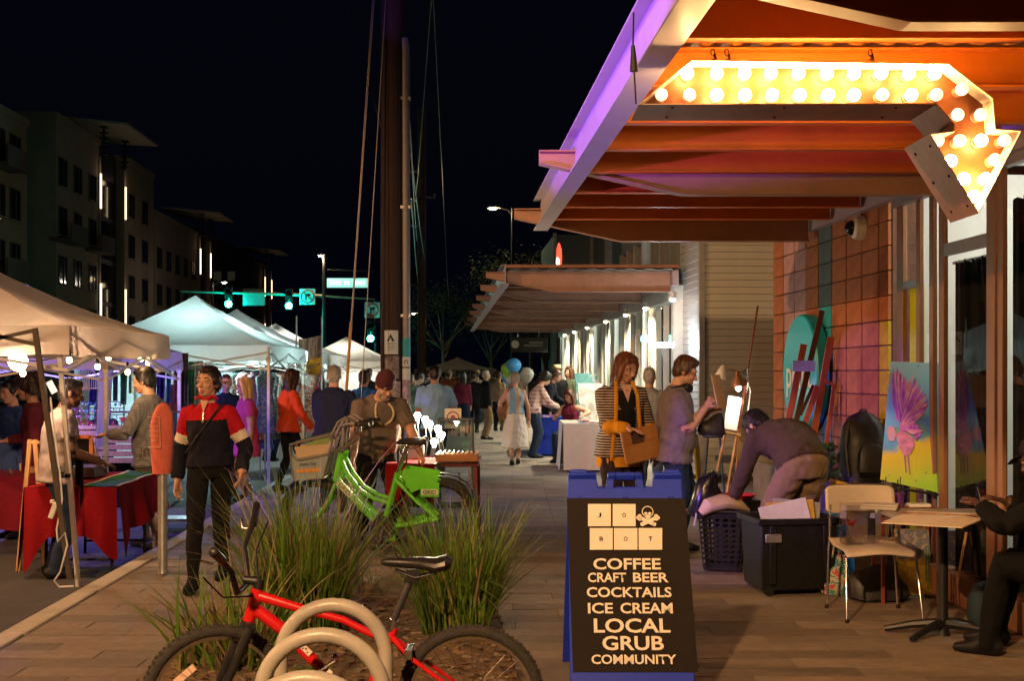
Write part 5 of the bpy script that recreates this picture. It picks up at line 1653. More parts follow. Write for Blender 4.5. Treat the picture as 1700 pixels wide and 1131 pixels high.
# lit easel with canvas and clamp lamps
SE = 158.
ez = thing('lit_easel', 'tall wooden easel with thin red mast, carrying a glowing white canvas', 'easel', loc=(W(1215, 620, SE).x, FPX / SE, 0))
def eq(px, py, dy=0.): return W(px, py, SE) - ez.location + Vector((0, dy, 0))
for a, b, w in (((1205, 712, -.02), (1166, 868, -.2), .022), ((1225, 712, 0), (1192, 872, -.2), .022), ((1232, 690, .05), (1225, 870, .3), .022)):
    g = MB(); g.bar(eq(*a), Vector((eq(*b).x, eq(*b).y, .0)), w, w); g.build('leg', M_wood, ez)
g = MB(); g.bar(eq(1226, 712), eq(1258, 508), .018, .022); g.build('mast', M_woodr, ez)
g = MB(); g.bar(eq(1186, 713, -.05), eq(1228, 722, -.05), .05, .02); g.build('ledge', M_wood, ez)
g = MB(); q = [eq(1199, 711, -.07), eq(1221, 715, -.07), eq(1231, 661, -.03), eq(1209, 657, -.03)]
g.hexa([q[0], q[1], q[1] + Vector((0, .02, 0)), q[0] + Vector((0, .02, 0))], [q[3], q[2], q[2] + Vector((0, .02, 0)), q[3] + Vector((0, .02, 0))])
tag(g.build('white_canvas', mat('canvas_white', (.85, .84, .8), .7), loc=ez.location), 'small blank white canvas lit by a clamp lamp on the easel', 'canvas')
cl = thing('clamp_lamp', 'copper clamp lamp shining down on the white canvas', 'lamp', loc=ez.location)
g = MB(); g.lathe([(.02, .15), (.03, .1), (.075, .04), (.085, -.01)], 14, eq(1222, 640, -.16), mtx=Matrix.Rotation(R(-8), 3, 'Y'), cap=False); g.build('shade', mat('copper_shade', (.30, .15, .09), .4, metal=.5), cl)
g = MB(); g.ell(eq(1221, 644, -.16), (.03, .03, .035)); g.build('bulb', emis('clamp_bulb', (1, .95, .85), 60), cl)
lamp('light', 'SPOT', eq(1220, 648, -.16), 22, (1, .95, .85), cl, .03, aim=(-.1, .55, -1), spot=100)
g = MB(); g.tube([eq(1224, 625, -.15), eq(1238, 610, -.1), eq(1240, 640, -.05), eq(1236, 668, -.03)], .006, 8); g.build('arm', M_chrome, cl)
c2 = thing('clamp_lamp', 'white gooseneck clamp lamp switched off, bent left of the easel mast', 'lamp', loc=ez.location)
g = MB(); g.tube([eq(1235, 622, -.05), eq(1222, 616, -.07), eq(1208, 614, -.08), eq(1199, 620, -.08)], .006, 8); g.build('arm', M_chrome, c2)
g = MB(); g.lathe([(.02, .1), (.035, .08), (.065, -.04)], 14, eq(1195, 622, -.08), mtx=Matrix.Rotation(R(20), 3, 'Y'), cap=False); g.build('shade', M_white, c2)
g = MB(); g.box(eq(1236, 622, -.03), (.05, .05, .05)); g.build('clamp', M_chrome, c2)
cc = MB(); cc.tube([eq(1238, 622, -.03), eq(1245, 650, -.03), eq(1240, 690, -.03), eq(1246, 720, -.03), eq(1243, 760, -.02)], .007, 8); tag(cc.build('lamp_cord', M_white, loc=ez.location), 'white cord hanging in loops down the lit easel', 'cord')

# round turquoise wall sign and the leaning brown easels
rs = thing('round_sign', 'thick round turquoise sign mounted on the orange block wall behind the easels', 'sign')
rs.matrix_local = SF(11.75, 1.60) @ Matrix.Translation((0, .03, 0)) @ Matrix.Scale(.92, 4)
g = MB(); g.lathe([(.60, -.0), (.625, .02), (.625, .13), (.61, .145), (.0, .146)], 44, mtx=Matrix(((1, 0, 0), (0, 0, 1), (0, 1, 0)))); 
g.build('disc', mat('turquoise', (.01, .40, .50), .4, var=.12, vs=3), rs)
text('lettering', 'point', .92, .40, mat('sign_cream', (.75, .70, .58), .5), rs, Matrix(((-1, 0, 0, .0), (0, 0, 1, .148), (0, 1, 0, -.06), (0, 0, 0, 1))), .012, .004)
SL = 180.
M_easl = mat('easel_brown', (.30, .065, .018), .5, var=.4, vs=3, st=(14, 14, 1.5), bump=.12)
def leaning(label, segs, s_=SL, m=None):
    t = thing('leaning_easel', label, 'easel', loc=(W(1340, 620, s_).x, FPX / s_, 0), group='folded easels leaning on the block wall')
    for a, b, w, dy in segs:
        A = W(*a, s_) - t.location + Vector((0, dy, 0)); B = W(*b, s_) - t.location + Vector((0, dy, 0))
        g = MB(); g.bar(A, B, w, .022, up=(0, -1, 0)); g.build('bar', m or M_easl, t)
    return t
leaning('dark folded easel with one very tall post leaning on the wall', [((1306, 775), (1367, 515), .05, .05), ((1330, 690), (1352, 640), .03, .04)], 181, mat('easel_dark', (.07, .02, .01), .5, var=.3))
leaning('red-brown folded easel with a rounded top in front of the turquoise sign', [((1290, 775), (1331, 572), .06, -.08), ((1315, 612), (1342, 606), .07, -.1)])
leaning('orange-brown folded easel with crossed bars right of the round sign', [((1308, 772), (1352, 640), .05, -.12), ((1340, 772), (1378, 560), .06, -.03), ((1362, 772), (1380, 640), .035, -.1), ((1364, 632), (1380, 640), .03, -.12)], 182)
g = MB(); g.box((0, 0, 0), (.2, .02, .1)); o = tag(g.build('easel_tray', mat('tray_grey', (.30, .36, .36), .6), loc=W(1328, 608, SL) + Vector((0, -.14, 0))), 'grey-blue tray fixed across the rounded easel post', 'tray')

# planter, greens, backpack
pl = thing('planter', 'long dark concrete planter along the block wall', 'planter')
pl.matrix_local = SF(9.55)
for (x, y, lx, ly) in ((1.3, .48, 2.6, .08), (1.3, .06, 2.6, .08), (.04, .27, .08, .34), (2.56, .27, .08, .34)):
    g = MB(); g.box((x, y, .36), (lx, ly, .72)); g.build('side', mat('planter_concrete', (.16, .13, .10), .85, var=.3, bump=.3), pl, bevel=.008)
g = MB(); g.box((1.3, .27, .64), (2.44, .34, .04)); g.build('soil', M_soil, pl)
M_leaf = mat('herb_leaf', (.09, .24, .03), .5, var=.35, vs=20, trl=.2)
def herb(label, loc, r, h, n, seed, size=.05):
    t = thing('leafy_plant', label, 'plant', loc=loc, group='herbs in the planter')
    rnd = random.Random(seed); g = MB(); st_ = MB()
    for i in range(n):
        a = rnd.uniform(0, 6.28); th = rnd.uniform(.1, 1.5); rr = r * rnd.uniform(.45, 1)
        p = Vector((math.cos(a) * math.sin(th) * rr, math.sin(a) * math.sin(th) * rr, .03 + h * math.cos(th) * rnd.uniform(.5, 1)))
        d = Vector((math.cos(a), math.sin(a), rnd.uniform(-.4, .6))).normalized() * size * rnd.uniform(.6, 1.3); e = d.cross(Vector((rnd.uniform(-1, 1), rnd.uniform(-1, 1), 1))).normalized() * size * .38
        c = Vector((0, 0, size * .15)); g.add([p, p + d * .35 - e + c, p + d * .75 - e * .7 + c, p + d, p + d * .75 + e * .7 + c, p + d * .35 + e + c], [(0, 1, 2, 3), (0, 3, 4, 5)])
        if i % 9 == 0: st_.tube([(0, 0, 0), p * .5, p], .003, 4)
    g.build('leaves', M_leaf, t, smooth=False); st_.build('stems', MATS['stem_green'], t)
    return t
p_ = W(1362, 775, 190); herb('bushy leafy green herb in the planter behind the bent man', (p_.x, p_.y, .66), .27, .32, 420, 1)
p_ = W(1322, 770, 178); herb('smaller leafy herb at the far end of the planter below the easels', (p_.x, p_.y, .66), .17, .2, 160, 2)
bp_ = thing('backpack', 'black backpack standing on the planter beside the painting', 'backpack', loc=(W(1433, 800, 205).x, 9.75, .72), rz=R(12))
g = MB(); g.loft([(0, 0, 0), (0, 0, .06), (0, 0, .28), (0, .01, .46), (0, .02, .54), (0, .03, .57)], [(.15, .09), (.18, .12), (.185, .13), (.16, .11), (.1, .07), (.02, .02)], (1, 0, 0), 18, power=2.8)
for i, v in enumerate(g.v): g.v[i] = tuple(Vector(v) + Vector((1, 1, 0)) * .034 * noise.noise(Vector(v) * 7))
M_bp = mat('nylon_black', (.012, .011, .012), .5, var=.4, bump=.3, bs=25)
g.build('body', M_bp, bp_)
g = MB(); g.loft([(0, -.11, .05), (0, -.14, .1), (0, -.145, .24), (0, -.12, .31)], [(.09, .02), (.125, .045), (.12, .045), (.08, .02)], (1, 0, 0), 14, power=3); g.build('front_pocket', M_bp, bp_)
g = MB(); g.tube([(-.035, .02, .54), (-.025, 0, .585), (.025, 0, .585), (.035, .02, .54)], .007, 8); g.build('handle', M_bp, bp_)
g = MB(); g.tube([(-.13, -.03, .5), (-.2, -.08, .3), (-.17, -.08, .05)], .014, 8); g.build('strap', M_bp, bp_)
g = MB(); g.tube([(.15, -.06, .02), (.19, -.09, .1), (.17, -.1, .2)], .014, 6); g.build('cord_loop', mat('coral_cord', (.4, .12, .08), .7), bp_)

# bird painting on its easel, side shelf with brush cups
SPt = 226.
pt = thing('bird_painting', 'tall canvas of a purple bird with raised wings on blue and green', 'painting', loc=W(1512, 812, SPt))
def pq(px, py, d=0.):
    f_ = (812 - py) / 210.
    return W(px, py, SPt) - pt.location + Vector((0, d + .16 * f_, 0))
def paint_bg():
    m, nt, N, L, p = nodes_of('painting_field')
    tc = N.new('ShaderNodeTexCoord'); sp = N.new('ShaderNodeSeparateXYZ'); L.new(tc.outputs['Object'], sp.inputs[0])
    ad = N.new('ShaderNodeMath'); ad.operation = 'MULTIPLY_ADD'; ad.inputs[1].default_value = -.35; L.new(sp.outputs[0], ad.inputs[0]); L.new(sp.outputs[2], ad.inputs[2])
    nz = N.new('ShaderNodeTexNoise'); nz.inputs['Scale'].default_value = 6; nz.inputs['Detail'].default_value = 6; L.new(tc.outputs['Object'], nz.inputs[0])
    a2 = N.new('ShaderNodeMath'); a2.operation = 'MULTIPLY_ADD'; a2.inputs[1].default_value = .25; L.new(nz.outputs[0], a2.inputs[0]); L.new(ad.outputs[0], a2.inputs[2])
    r = N.new('ShaderNodeValToRGB'); els = r.color_ramp.elements
    els[0].position = .10; els[0].color = (.30, .60, .03, 1); els[1].position = .42; els[1].color = (.75, .62, .04, 1)
    for pos, c in ((.47, (.14, .46, .56, 1)), (.75, (.20, .56, .85, 1)), (1.0, (.34, .66, .85, 1))): e = els.new(pos); e.color = c
    L.new(a2.outputs[0], r.inputs[0])
    vo = N.new('ShaderNodeTexVoronoi'); vo.inputs['Scale'].default_value = 15; L.new(tc.outputs['Object'], vo.inputs[0])
    lt = N.new('ShaderNodeMath'); lt.operation = 'LESS_THAN'; lt.inputs[1].default_value = .13; L.new(vo.outputs['Distance'], lt.inputs[0])
    ml = N.new('ShaderNodeMath'); ml.operation = 'MULTIPLY'; ml.inputs[1].default_value = .5; L.new(lt.outputs[0], ml.inputs[0])
    mx = N.new('ShaderNodeMixRGB'); mx.inputs[2].default_value = (.03, .16, .15, 1); L.new(ml.outputs[0], mx.inputs[0]); L.new(r.outputs[0], mx.inputs[1])
    L.new(mx.outputs[0], p.inputs['Base Color']); p.inputs['Roughness'].default_value = .55
    return m
q = [pq(1462, 797), pq(1556, 818), pq(1572, 603), pq(1490, 600)]
T = Vector((.035, .03, 0))
g = MB(); g.add(q, [(0, 1, 2, 3)], 0); g.add([q[1], q[1] + T, q[2] + T, q[2]], [(0, 1, 2, 3)], 1); g.add([q[0] + T, q[1] + T, q[2] + T, q[3] + T], [(3, 2, 1, 0)], 1); g.add([q[3], q[2], q[2] + T, q[3] + T], [(0, 1, 2, 3)], 1); g.add([q[0], q[1], q[1] + T, q[0] + T], [(3, 2, 1, 0)], 1); g.add([q[0], q[3], q[3] + T, q[0] + T], [(0, 1, 2, 3)], 1)
g.build('canvas', [paint_bg(), mat('canvas_edge', (.30, .36, .02), .6)], pt, smooth=False)
M_pur = mat('bird_purple', (.38, .07, .70), .5, var=.5, vs=9, st=(4, 1, 1), col2=(.80, .22, .90)); M_pnk = mat('bird_pink', (.85, .26, .60), .5, var=.35, vs=14, col2=(.95, .5, .6)); M_cor = mat('bird_coral', (.62, .26, .36), .5, var=.4, vs=18)
rnd = random.Random(12)
def feather(a, b, w, m, d):
    A, B = Vector(a), Vector(b); dr = (B - A); n_ = Vector((-dr.y, dr.x)).normalized() * w; bend = n_ * rnd.uniform(-.6, .6)
    prof = [A - n_ * .35, A.lerp(B, .35) - n_ + bend, A.lerp(B, .75) - n_ * .7 + bend * .6, B, A.lerp(B, .75) + n_ * .6 + bend * .6, A.lerp(B, .35) + n_ + bend, A + n_ * .35]
    g = MB(); g.add([pq(v.x, v.y, d) for v in prof], [(0, 1, 2, 3, 4, 5, 6)]); return g.build('feather', m, pt, smooth=False)
k = 0
for i in range(13):                           # raised near wing
    u = i / 12; feather((1496 + u * 18, 700 - u * 14), (1491 + u * 24 + rnd.uniform(-2, 2), 607 + abs(u - .3) * 30), 5, M_pur if i % 3 else M_pnk, -.004 - .0004 * i)
for i in range(16):                           # spread far wing
    u = i / 15; feather((1506 + u * 10, 705 - u * 4), (1526 + u * 36 - (u > .7) * (u - .7) * 60, 620 + u * 62 + rnd.uniform(-3, 3)), 5, M_pnk if i % 3 == 0 else M_pur, -.010 - .0004 * i)
for i in range(12):                           # lower far wing, pink
    u = i / 11; feather((1498 + u * 10, 715), (1512 + u * 26 + rnd.uniform(-3, 3), 668 + u * 48), 4.5, M_pnk if i % 2 else M_pur, -.017 - .0004 * i)
g = MB(); g.add([pq(x, y, -.023) for x, y in ((1490, 722), (1498, 714), (1510, 720), (1520, 728), (1521, 740), (1513, 754), (1504, 758), (1496, 746))], [tuple(range(8))]); g.build('body_shape', M_cor, pt, smooth=False)
g = MB(); g.add([pq(x, y, -.0245) for x, y in ((1475, 715), (1480, 708), (1488, 710), (1491, 722), (1487, 733), (1479, 733))], [tuple(range(6))]); g.build('head_shape', mat('bird_head', (.62, .38, .40), .5), pt, smooth=False)
g = MB(); g.add([pq(x, y, -.0235) for x, y in ((1520, 724), (1534, 720), (1524, 732))], [(0, 1, 2)]); g.build('tail_shape', M_pur, pt, smooth=False)
for x0, y0, x1, y1 in ((1503, 757, 1504, 785), (1509, 757, 1510, 788)):
    g = MB(); g.add([pq(x0 - 1.3, y0, -.0235), pq(x0 + 1.3, y0, -.0235), pq(x1 + 1, y1, -.0235), pq(x1 - 1, y1, -.0235)], [(0, 1, 2, 3)]); g.build('leg_shape', mat('bird_leg', (.34, .16, .16), .6), pt, smooth=False)
pe = thing('painting_easel', 'dark easel legs and ledge holding up the bird painting', 'easel', loc=(pt.location.x, pt.location.y, 0))
for a, b in (((1490, 795), (1478, 960)), ((1545, 800), (1553, 960))):
    g = MB(); A = W(*a, SPt) - pe.location + Vector((0, .05, 0)); g.bar(A, Vector((A.x + (b[0] - a[0]) / SPt, A.y + .02, 0)), .03, .03); g.build('leg', M_dark, pe)
g = MB(); A = W(1516, 700, SPt) - pe.location + Vector((.02, .16, 0)); g.bar(A, Vector((A.x, A.y + .2, 0)), .03, .03); g.build('rear_leg', M_dark, pe)
g = MB(); A = W(1460, 806, SPt) - pe.location; B = W(1560, 822, SPt) - pe.location; g.bar(A + Vector((0, -.03, 0)), B + Vector((0, -.03, 0)), .06, .018); g.build('ledge', M_dark, pe)
sh = thing('side_shelf', 'low wooden side shelf under the bird painting', 'shelf', loc=(W(1490, 835, 232).x, 8.45, 0))
g = MB(); g.box((0, 0, .655), (.42, .26, .02)); g.build('board', M_woodr, sh, bevel=.003)
for x, y in ((-.19, -.11), (.19, -.11), (-.19, .11), (.19, .11)):
    g = MB(); g.bar((x, y, 0), (x, y, .645), .022, .022); g.build('leg', M_woodr, sh)
for i, px in enumerate((1463, 1487)):
    t = thing('brush_cup', ['purple cup with brushes at the left end of the side shelf', 'darker purple cup with brushes right of the other cup'][i], 'cup', loc=(W(px, 830, 236).x, 8.42, .665), group='brush cups')
    g = MB(); g.lathe([(.036, 0), (.046, .10), (.04, .10), (.034, .01)], 14); g.build('cup', mat('cup_purple', (.14, .04, .22), .4), t)
    for k in range(3):
        g = MB(); g.tube([(0, .0, .02), (.02 * (k - 1), .01, .17 + .02 * k)], .004, 6); g.build('brush', M_dark, t)
g = MB(); g.box((0, 0, .012), (.15, .1, .022)); tag(g.build('paper_pad', M_white, loc=(W(1520, 832, 236).x, 8.42, .666), bevel=.003), 'small white paper pad on the side shelf', 'pad')

# canvases leaning under the table, bags, blue carrier
def canvas(label, px0, py0, px1, py1, s_, m, tilt=.08):
    a, b = W(px0, py1, s_), W(px1, py0, s_); t = thing('leaning_canvas', label, 'painting', loc=((a.x + b.x) / 2, a.y, max(0, a.z)), group='canvases under the table')
    w, h = b.x - a.x, b.z - max(0, a.z); g = MB(); g.hexa([(-w / 2, 0, 0), (w / 2, 0, 0), (w / 2, .03, 0), (-w / 2, .03, 0)], [(-w / 2, tilt, h), (w / 2, tilt, h), (w / 2, tilt + .03, h), (-w / 2, tilt + .03, h)]); g.build('canvas', m, t)
    return t, w, h
def daub(name, cols, sc=9.):
    m, nt, N, L, p = nodes_of(name); tc = N.new('ShaderNodeTexCoord'); nz = N.new('ShaderNodeTexNoise'); nz.inputs['Scale'].default_value = sc; nz.inputs['Detail'].default_value = 5; nz.inputs['Distortion'].default_value = .8
    L.new(tc.outputs['Object'], nz.inputs[0]); r = N.new('ShaderNodeValToRGB'); r.color_ramp.interpolation = 'CONSTANT'; n_ = len(cols)
    r.color_ramp.elements[0].color = (*cols[0], 1); r.color_ramp.elements[1].position = .34; r.color_ramp.elements[1].color = (*cols[1], 1)
    for i, c in enumerate(cols[2:]): e = r.color_ramp.elements.new(.34 + (i + 1) * .32 / (n_ - 1)); e.color = (*c, 1)
    L.new(nz.outputs[0], r.inputs[0]); L.new(r.outputs[0], p.inputs['Base Color']); p.inputs['Roughness'].default_value = .6
    return m
t_, w_, h_ = canvas('painted canvas with a yellow ground and grey animal under the table', 1492, 882, 1548, 988, 236, daub('daub_yellow', [(.45, .30, .02), (.55, .38, .03), (.35, .22, .03), (.5, .36, .05)]))
g = MB(); g.hexa([(-w_ / 2, -.004 + .04, h_ * .55), (w_ / 2, -.004 + .04, h_ * .55), (w_ / 2, .04, h_ * .55), (-w_ / 2, .04, h_ * .55)], [(-w_ / 2, .074, h_), (w_ / 2, .074, h_), (w_ / 2, .079, h_), (-w_ / 2, .079, h_)]); g.build('sky_paint', daub('daub_mauve', [(.18, .13, .2), (.25, .2, .24), (.12, .14, .18), (.3, .24, .22)]), t_)
g = MB(); g.loft([(-.12, .045, h_ * .62), (-.03, .045, h_ * .7), (.05, .045, h_ * .62)], [(.03, .006), (.05, .008), (.03, .006)], (0, 0, 1), 10); g.build('animal_paint', mat('paint_slate', (.06, .06, .09), .6), t_)
for x in (.08, .1):
    g = MB(); g.bar((x, .0 + .01, h_ * .2), (x + .01, .05, h_ * .75), .012, .004); g.build('tree_paint', mat('paint_teal', (.08, .16, .10), .6), t_)
canvas('dark patterned canvas behind the yellow one under the table', 1545, 884, 1606, 985, 226, daub('daub_dark', [(.07, .04, .03), (.16, .08, .05), (.05, .05, .04), (.22, .12, .10)], 30))
g = MB(); a = W(1604, 884, 240); g.bar(W(1586, 985, 240), W(1604, 884, 240), .014, .014); tag(g.build('wood_batten', M_wood), 'thin pale wooden batten leaning by the dark canvas', 'batten')
def sack(name, label, cat, loc, r, h, m, seed, amp=.03, handles=False):
    t = thing(name, label, cat, loc=loc); g = MB()
    g.loft([(0, 0, .0), (0, 0, .03), (0, 0, h * .5), (.01, 0, h * .85), (0, 0, h)], [(r[0] * .85, r[1] * .85), (r[0], r[1]), (r[0] * .95, r[1] * .9), (r[0] * .75, r[1] * .5), (r[0] * .7, r[1] * .12)], (1, 0, 0), 22, power=2.6)
    g2 = MB(); 
    for i, v in enumerate(g.v):
        v = Vector(v); k = amp * noise.noise(v * 8 + Vector((seed, 0, 0))); g.v[i] = (v.x * (1 + k * 4), v.y * (1 + k * 4), v.z + (k if v.z > .02 else 0))
    g.build('body', m, t)
    for x in ((-.4, .4) if handles else ()):
        h2 = MB(); h2.tube([(-r[0] * .3, x * .1, h), (-r[0] * .2, x * .1, h + .1), (r[0] * .2, x * .1, h + .1), (r[0] * .3, x * .1, h)], .008, 6); h2.build('handle', m, t)
    return t
sack('duffel_bag', 'slumped black cloth bag on the pavers under the cafe chair', 'bag', (2.58, 8.52, 0), (.22, .14), .23, M_bp, 1, .05)
sack('flower_bag', 'flower-patterned tote bag left of the black cloth bag', 'bag', (2.34, 8.72, 0), (.11, .08), .27, daub('flower_print', [(.5, .42, .34), (.45, .04, .03), (.5, .4, .3), (.03, .22, .2), (.5, .4, .3)], 16), 2, .04, True)
wl = sack('blue_carrier', 'bright blue reusable shopping bag behind the cafe chair', 'bag', (2.40, 9.08, 0), (.19, .1), .44, mat('carrier_blue', (.01, .13, .42), .5, var=.2), 3, .03, True)
text('lettering', 'Wal', .13, .07, M_white, wl, frame((.05, -.115, .30), (1, 0, .1), (0, -.1, 1)), .01)
sack('teal_bag', 'dim teal bag beneath the seated man', 'bag', (3.05, 7.72, 0), (.13, .1), .26, mat('teal_cloth', (.006, .025, .04), .8), 4, .03)
rp_ = thing('paint_tray', 'red rimmed paint tray on a crate behind the laundry basket', 'tray', loc=(1.92, 10.25, 0))
g = MB(); g.box((0, 0, .28), (.34, .26, .5)); g.build('crate', M_dark, rp_, bevel=.005); g = MB(); g.lathe([(.12, .53), (.16, .57), (.15, .57), (.115, .54)], 16); g.build('tray', mat('tray_red', (.45, .02, .02), .4), rp_)

# dome camera on the block wall
dc = thing('dome_camera', 'white dome security camera mounted high on the orange block wall', 'camera')
dc.matrix_local = SF(10.35, 3.0 - .15)
g = MB(); g.lathe([(.10, 0), (.105, .03), (.095, .10), (.07, .12)], 20, mtx=Matrix(((1, 0, 0), (0, 0, 1), (0, 1, 0)))); g.build('housing', M_white, dc)
g = MB(); g.ell((0, .11, 0), (.068, .07, .068), 16, 10); g.build('lens_dome', mat('dome_black', (.005, .005, .006), .05, var=0), dc)
g = MB(); g.tube([(.02, .02, .1), (.04, .02, .2)], .012, 8); g.build('conduit', M_black, dc)

# blue stool and yellow board by the lap siding
sl = thing('bar_stool', 'dark blue metal stool standing against the lap siding', 'stool', loc=(W(1185, 620, 124).x, FPX / 124, 0))
g = MB(); g.lathe([(.15, .74), (.16, .755), (.155, .77), (.0, .772)], 20); g.build('seat', mat('stool_blue', (.05, .08, .17), .4, metal=.4), sl)
for a in range(4):
    c_, s_ = math.cos(a * math.pi / 2 + .6), math.sin(a * math.pi / 2 + .6); g = MB(); g.tube([(c_ * .19, s_ * .19, 0), (c_ * .11, s_ * .11, .74)], .013, 8); g.build('leg', MATS['stool_blue'], sl)
g = MB(); g.tube([(math.cos(a) * .165, math.sin(a) * .165, .24) for a in [2 * math.pi * i / 20 for i in range(20)]], .009, 6, closed=True); g.build('foot_ring', MATS['stool_blue'], sl)
yb = thing('yellow_board', 'yellow folding sign board seen edge-on beside the man in grey', 'sign', loc=(W(1150, 620, 116).x, FPX / 116, 0))
for a, b in (((-.15, 0, 0), (.02, .1, .72)), ((.12, .35, 0), (.03, .12, .72))):
    g = MB(); A, B = Vector(a), Vector(b); n_ = Vector((.3, 1, 0)).normalized() * .28; th = Vector((.03, 0, 0)); g.hexa([A - n_ * .4, A - n_ * .4 + th, A + n_ + th, A + n_], [B - n_ * .4, B - n_ * .4 + th, B + n_ + th, B + n_]); g.build('panel', mat('sign_yellow', (.62, .46, .0), .5), yb, bevel=.006)

# ================================================================ people
SKIN = {'fair': mat('skin_fair', (.50, .27, .18), .5, var=.1, vs=14, bump=.05, sub=.08), 'tan': mat('skin_tan', (.36, .18, .11), .5, var=.1, vs=14, sub=.08), 'dark': mat('skin_dark', (.085, .04, .026), .45, var=.15, vs=14, sub=.05)}
LIP = mat('lips', (.34, .11, .09), .45); EYEW = mat('eye_white', (.38, .34, .31), .3); EYED = mat('eye_iris', (.02, .012, .01), .15)
def hair_mat(name, c):
    m, nt, N, L, p = nodes_of(name); geo = N.new('ShaderNodeNewGeometry'); r = N.new('ShaderNodeValToRGB')
    r.color_ramp.elements[0].color = (*[x * .45 for x in c], 1); r.color_ramp.elements[1].color = (*[min(1, x * 1.7) for x in c], 1)
    L.new(geo.outputs['Random Per Island'], r.inputs['Fac']); L.new(r.outputs[0], p.inputs['Base Color']); p.inputs['Roughness'].default_value = .42; p.inputs['Specular IOR Level'].default_value = .35
    return m
HAIR = {k: hair_mat('hair_' + k, c) for k, c in
        {'dark': (.022, .013, .010), 'brown': (.06, .028, .014), 'auburn': (.10, .036, .016), 'grey': (.30, .28, .26), 'blond': (.50, .34, .15), 'black': (.010, .009, .010), 'red': (.13, .028, .014)}.items()}
def cloth(name, col, **k):
    k = {'rough': .9, 'var': .14, 'vs': 7, 'bump': .7, 'bs': 24, 'spec': .15, **k}
    return mat('cloth_' + name, col, **k)


def remesh(mb, vox, it=4):
    me = bpy.data.meshes.new('t'); me.from_pydata(mb.v, [], mb.f)
    o = bpy.data.objects.new('t', me)
    r = o.modifiers.new('r', 'REMESH'); r.mode = 'VOXEL'; r.voxel_size = vox
    sm = o.modifiers.new('s', 'SMOOTH'); sm.iterations = it; sm.factor = .5
    ev = evaluated(o)
    bpy.data.objects.remove(o); bpy.data.meshes.remove(me)
    n = len(ev.vertices); co = np.empty(n * 3, np.float32); ev.vertices.foreach_get('co', co); co = co.reshape(-1, 3)
    nr = np.empty(n * 3, np.float32); ev.vertices.foreach_get('normal', nr); nr = nr.reshape(-1, 3)
    nl = len(ev.loops); vi = np.empty(nl, np.int32); ev.loops.foreach_get('vertex_index', vi)
    if nl == 4 * len(ev.polygons): fa_ = vi.reshape(-1, 4); fs = fa_.tolist(); fc = co[fa_].mean(1)
    else: fs = [list(p.vertices) for p in ev.polygons]; fc = np.array([co[f].mean(0) for f in fs])
    bpy.data.meshes.remove(ev)
    bv = BVHTree.FromPolygons(mb.v, mb.f)
    ms = []
    fn = bv.find_nearest; mm = mb.m
    if min(mm) == max(mm): return co, nr, fs, [mm[0]] * len(fs)
    for c in fc.tolist():
        i = fn(c)[2]
        ms.append(mm[i] if i is not None else 0)
    return co, nr, fs, ms


def ik(a, b, l1, l2, pole):
    d = b - a; L_ = d.length
    if L_ > (l1 + l2) * .998: b = a + d * ((l1 + l2) * .998 / L_); d = b - a; L_ = d.length
    x = (l1 * l1 - l2 * l2 + L_ * L_) / (2 * L_); h = math.sqrt(max(0, l1 * l1 - x * x))
    t = d / L_; p = Vector(pole); p = p - t * p.dot(t)
    p = p.normalized() if p.length > 1e-4 else t.orthogonal().normalized()
    return a + t * x + p * h, b


def hand(fin, low, w, d, pn, k, curl, thumb_side, hi=True):
    """palm and five fingers from the wrist w along d; pn = palm normal"""
    d = d.normalized(); pn = (pn - d * pn.dot(d)).normalized(); sd = d.cross(pn)
    if not hi:
        low.loft([w, w + d * .06 * k, w + d * .13 * k + pn * .03 * k * curl], [(.03 * k, .018 * k), (.038 * k, .017 * k), (.022 * k, .012 * k)], sd, 8, 0); return
    low.loft([w - d * .01, w + d * .035 * k, w + d * .085 * k], [(.026 * k, .018 * k), (.037 * k, .015 * k), (.036 * k, .012 * k)], sd, 10, 0, power=2.6)
    for i, (o_, L_) in enumerate(((-.028, .062), (-.0095, .072), (.0095, .077), (.028, .07))):
        p = w + d * (.078 * k) + sd * o_ * k * (-thumb_side)
        pts = [p]; dd = d.copy()
        for s_ in range(3):
            dd = (dd * math.cos(curl * (.5 + .25 * s_)) + pn * math.sin(curl * (.5 + .25 * s_))).normalized()
            pts.append(pts[-1] + dd * L_ * k * (.42, .33, .25)[s_])
            
        fin.tube(pts, [.0090 * k, .0086 * k, .0078 * k, .0056 * k], 7, 0)
    p = w + d * .025 * k + sd * .03 * k * thumb_side
    d2 = (d * .75 + sd * .6 * thumb_side + pn * .25).normalized()
    q = p + d2 * .042 * k; fin.tube([p, q, q + (d2 * .6 + d * .5 + pn * .4 * curl).normalized() * .032 * k], [.0125 * k, .0105 * k, .0075 * k], 7, 0)


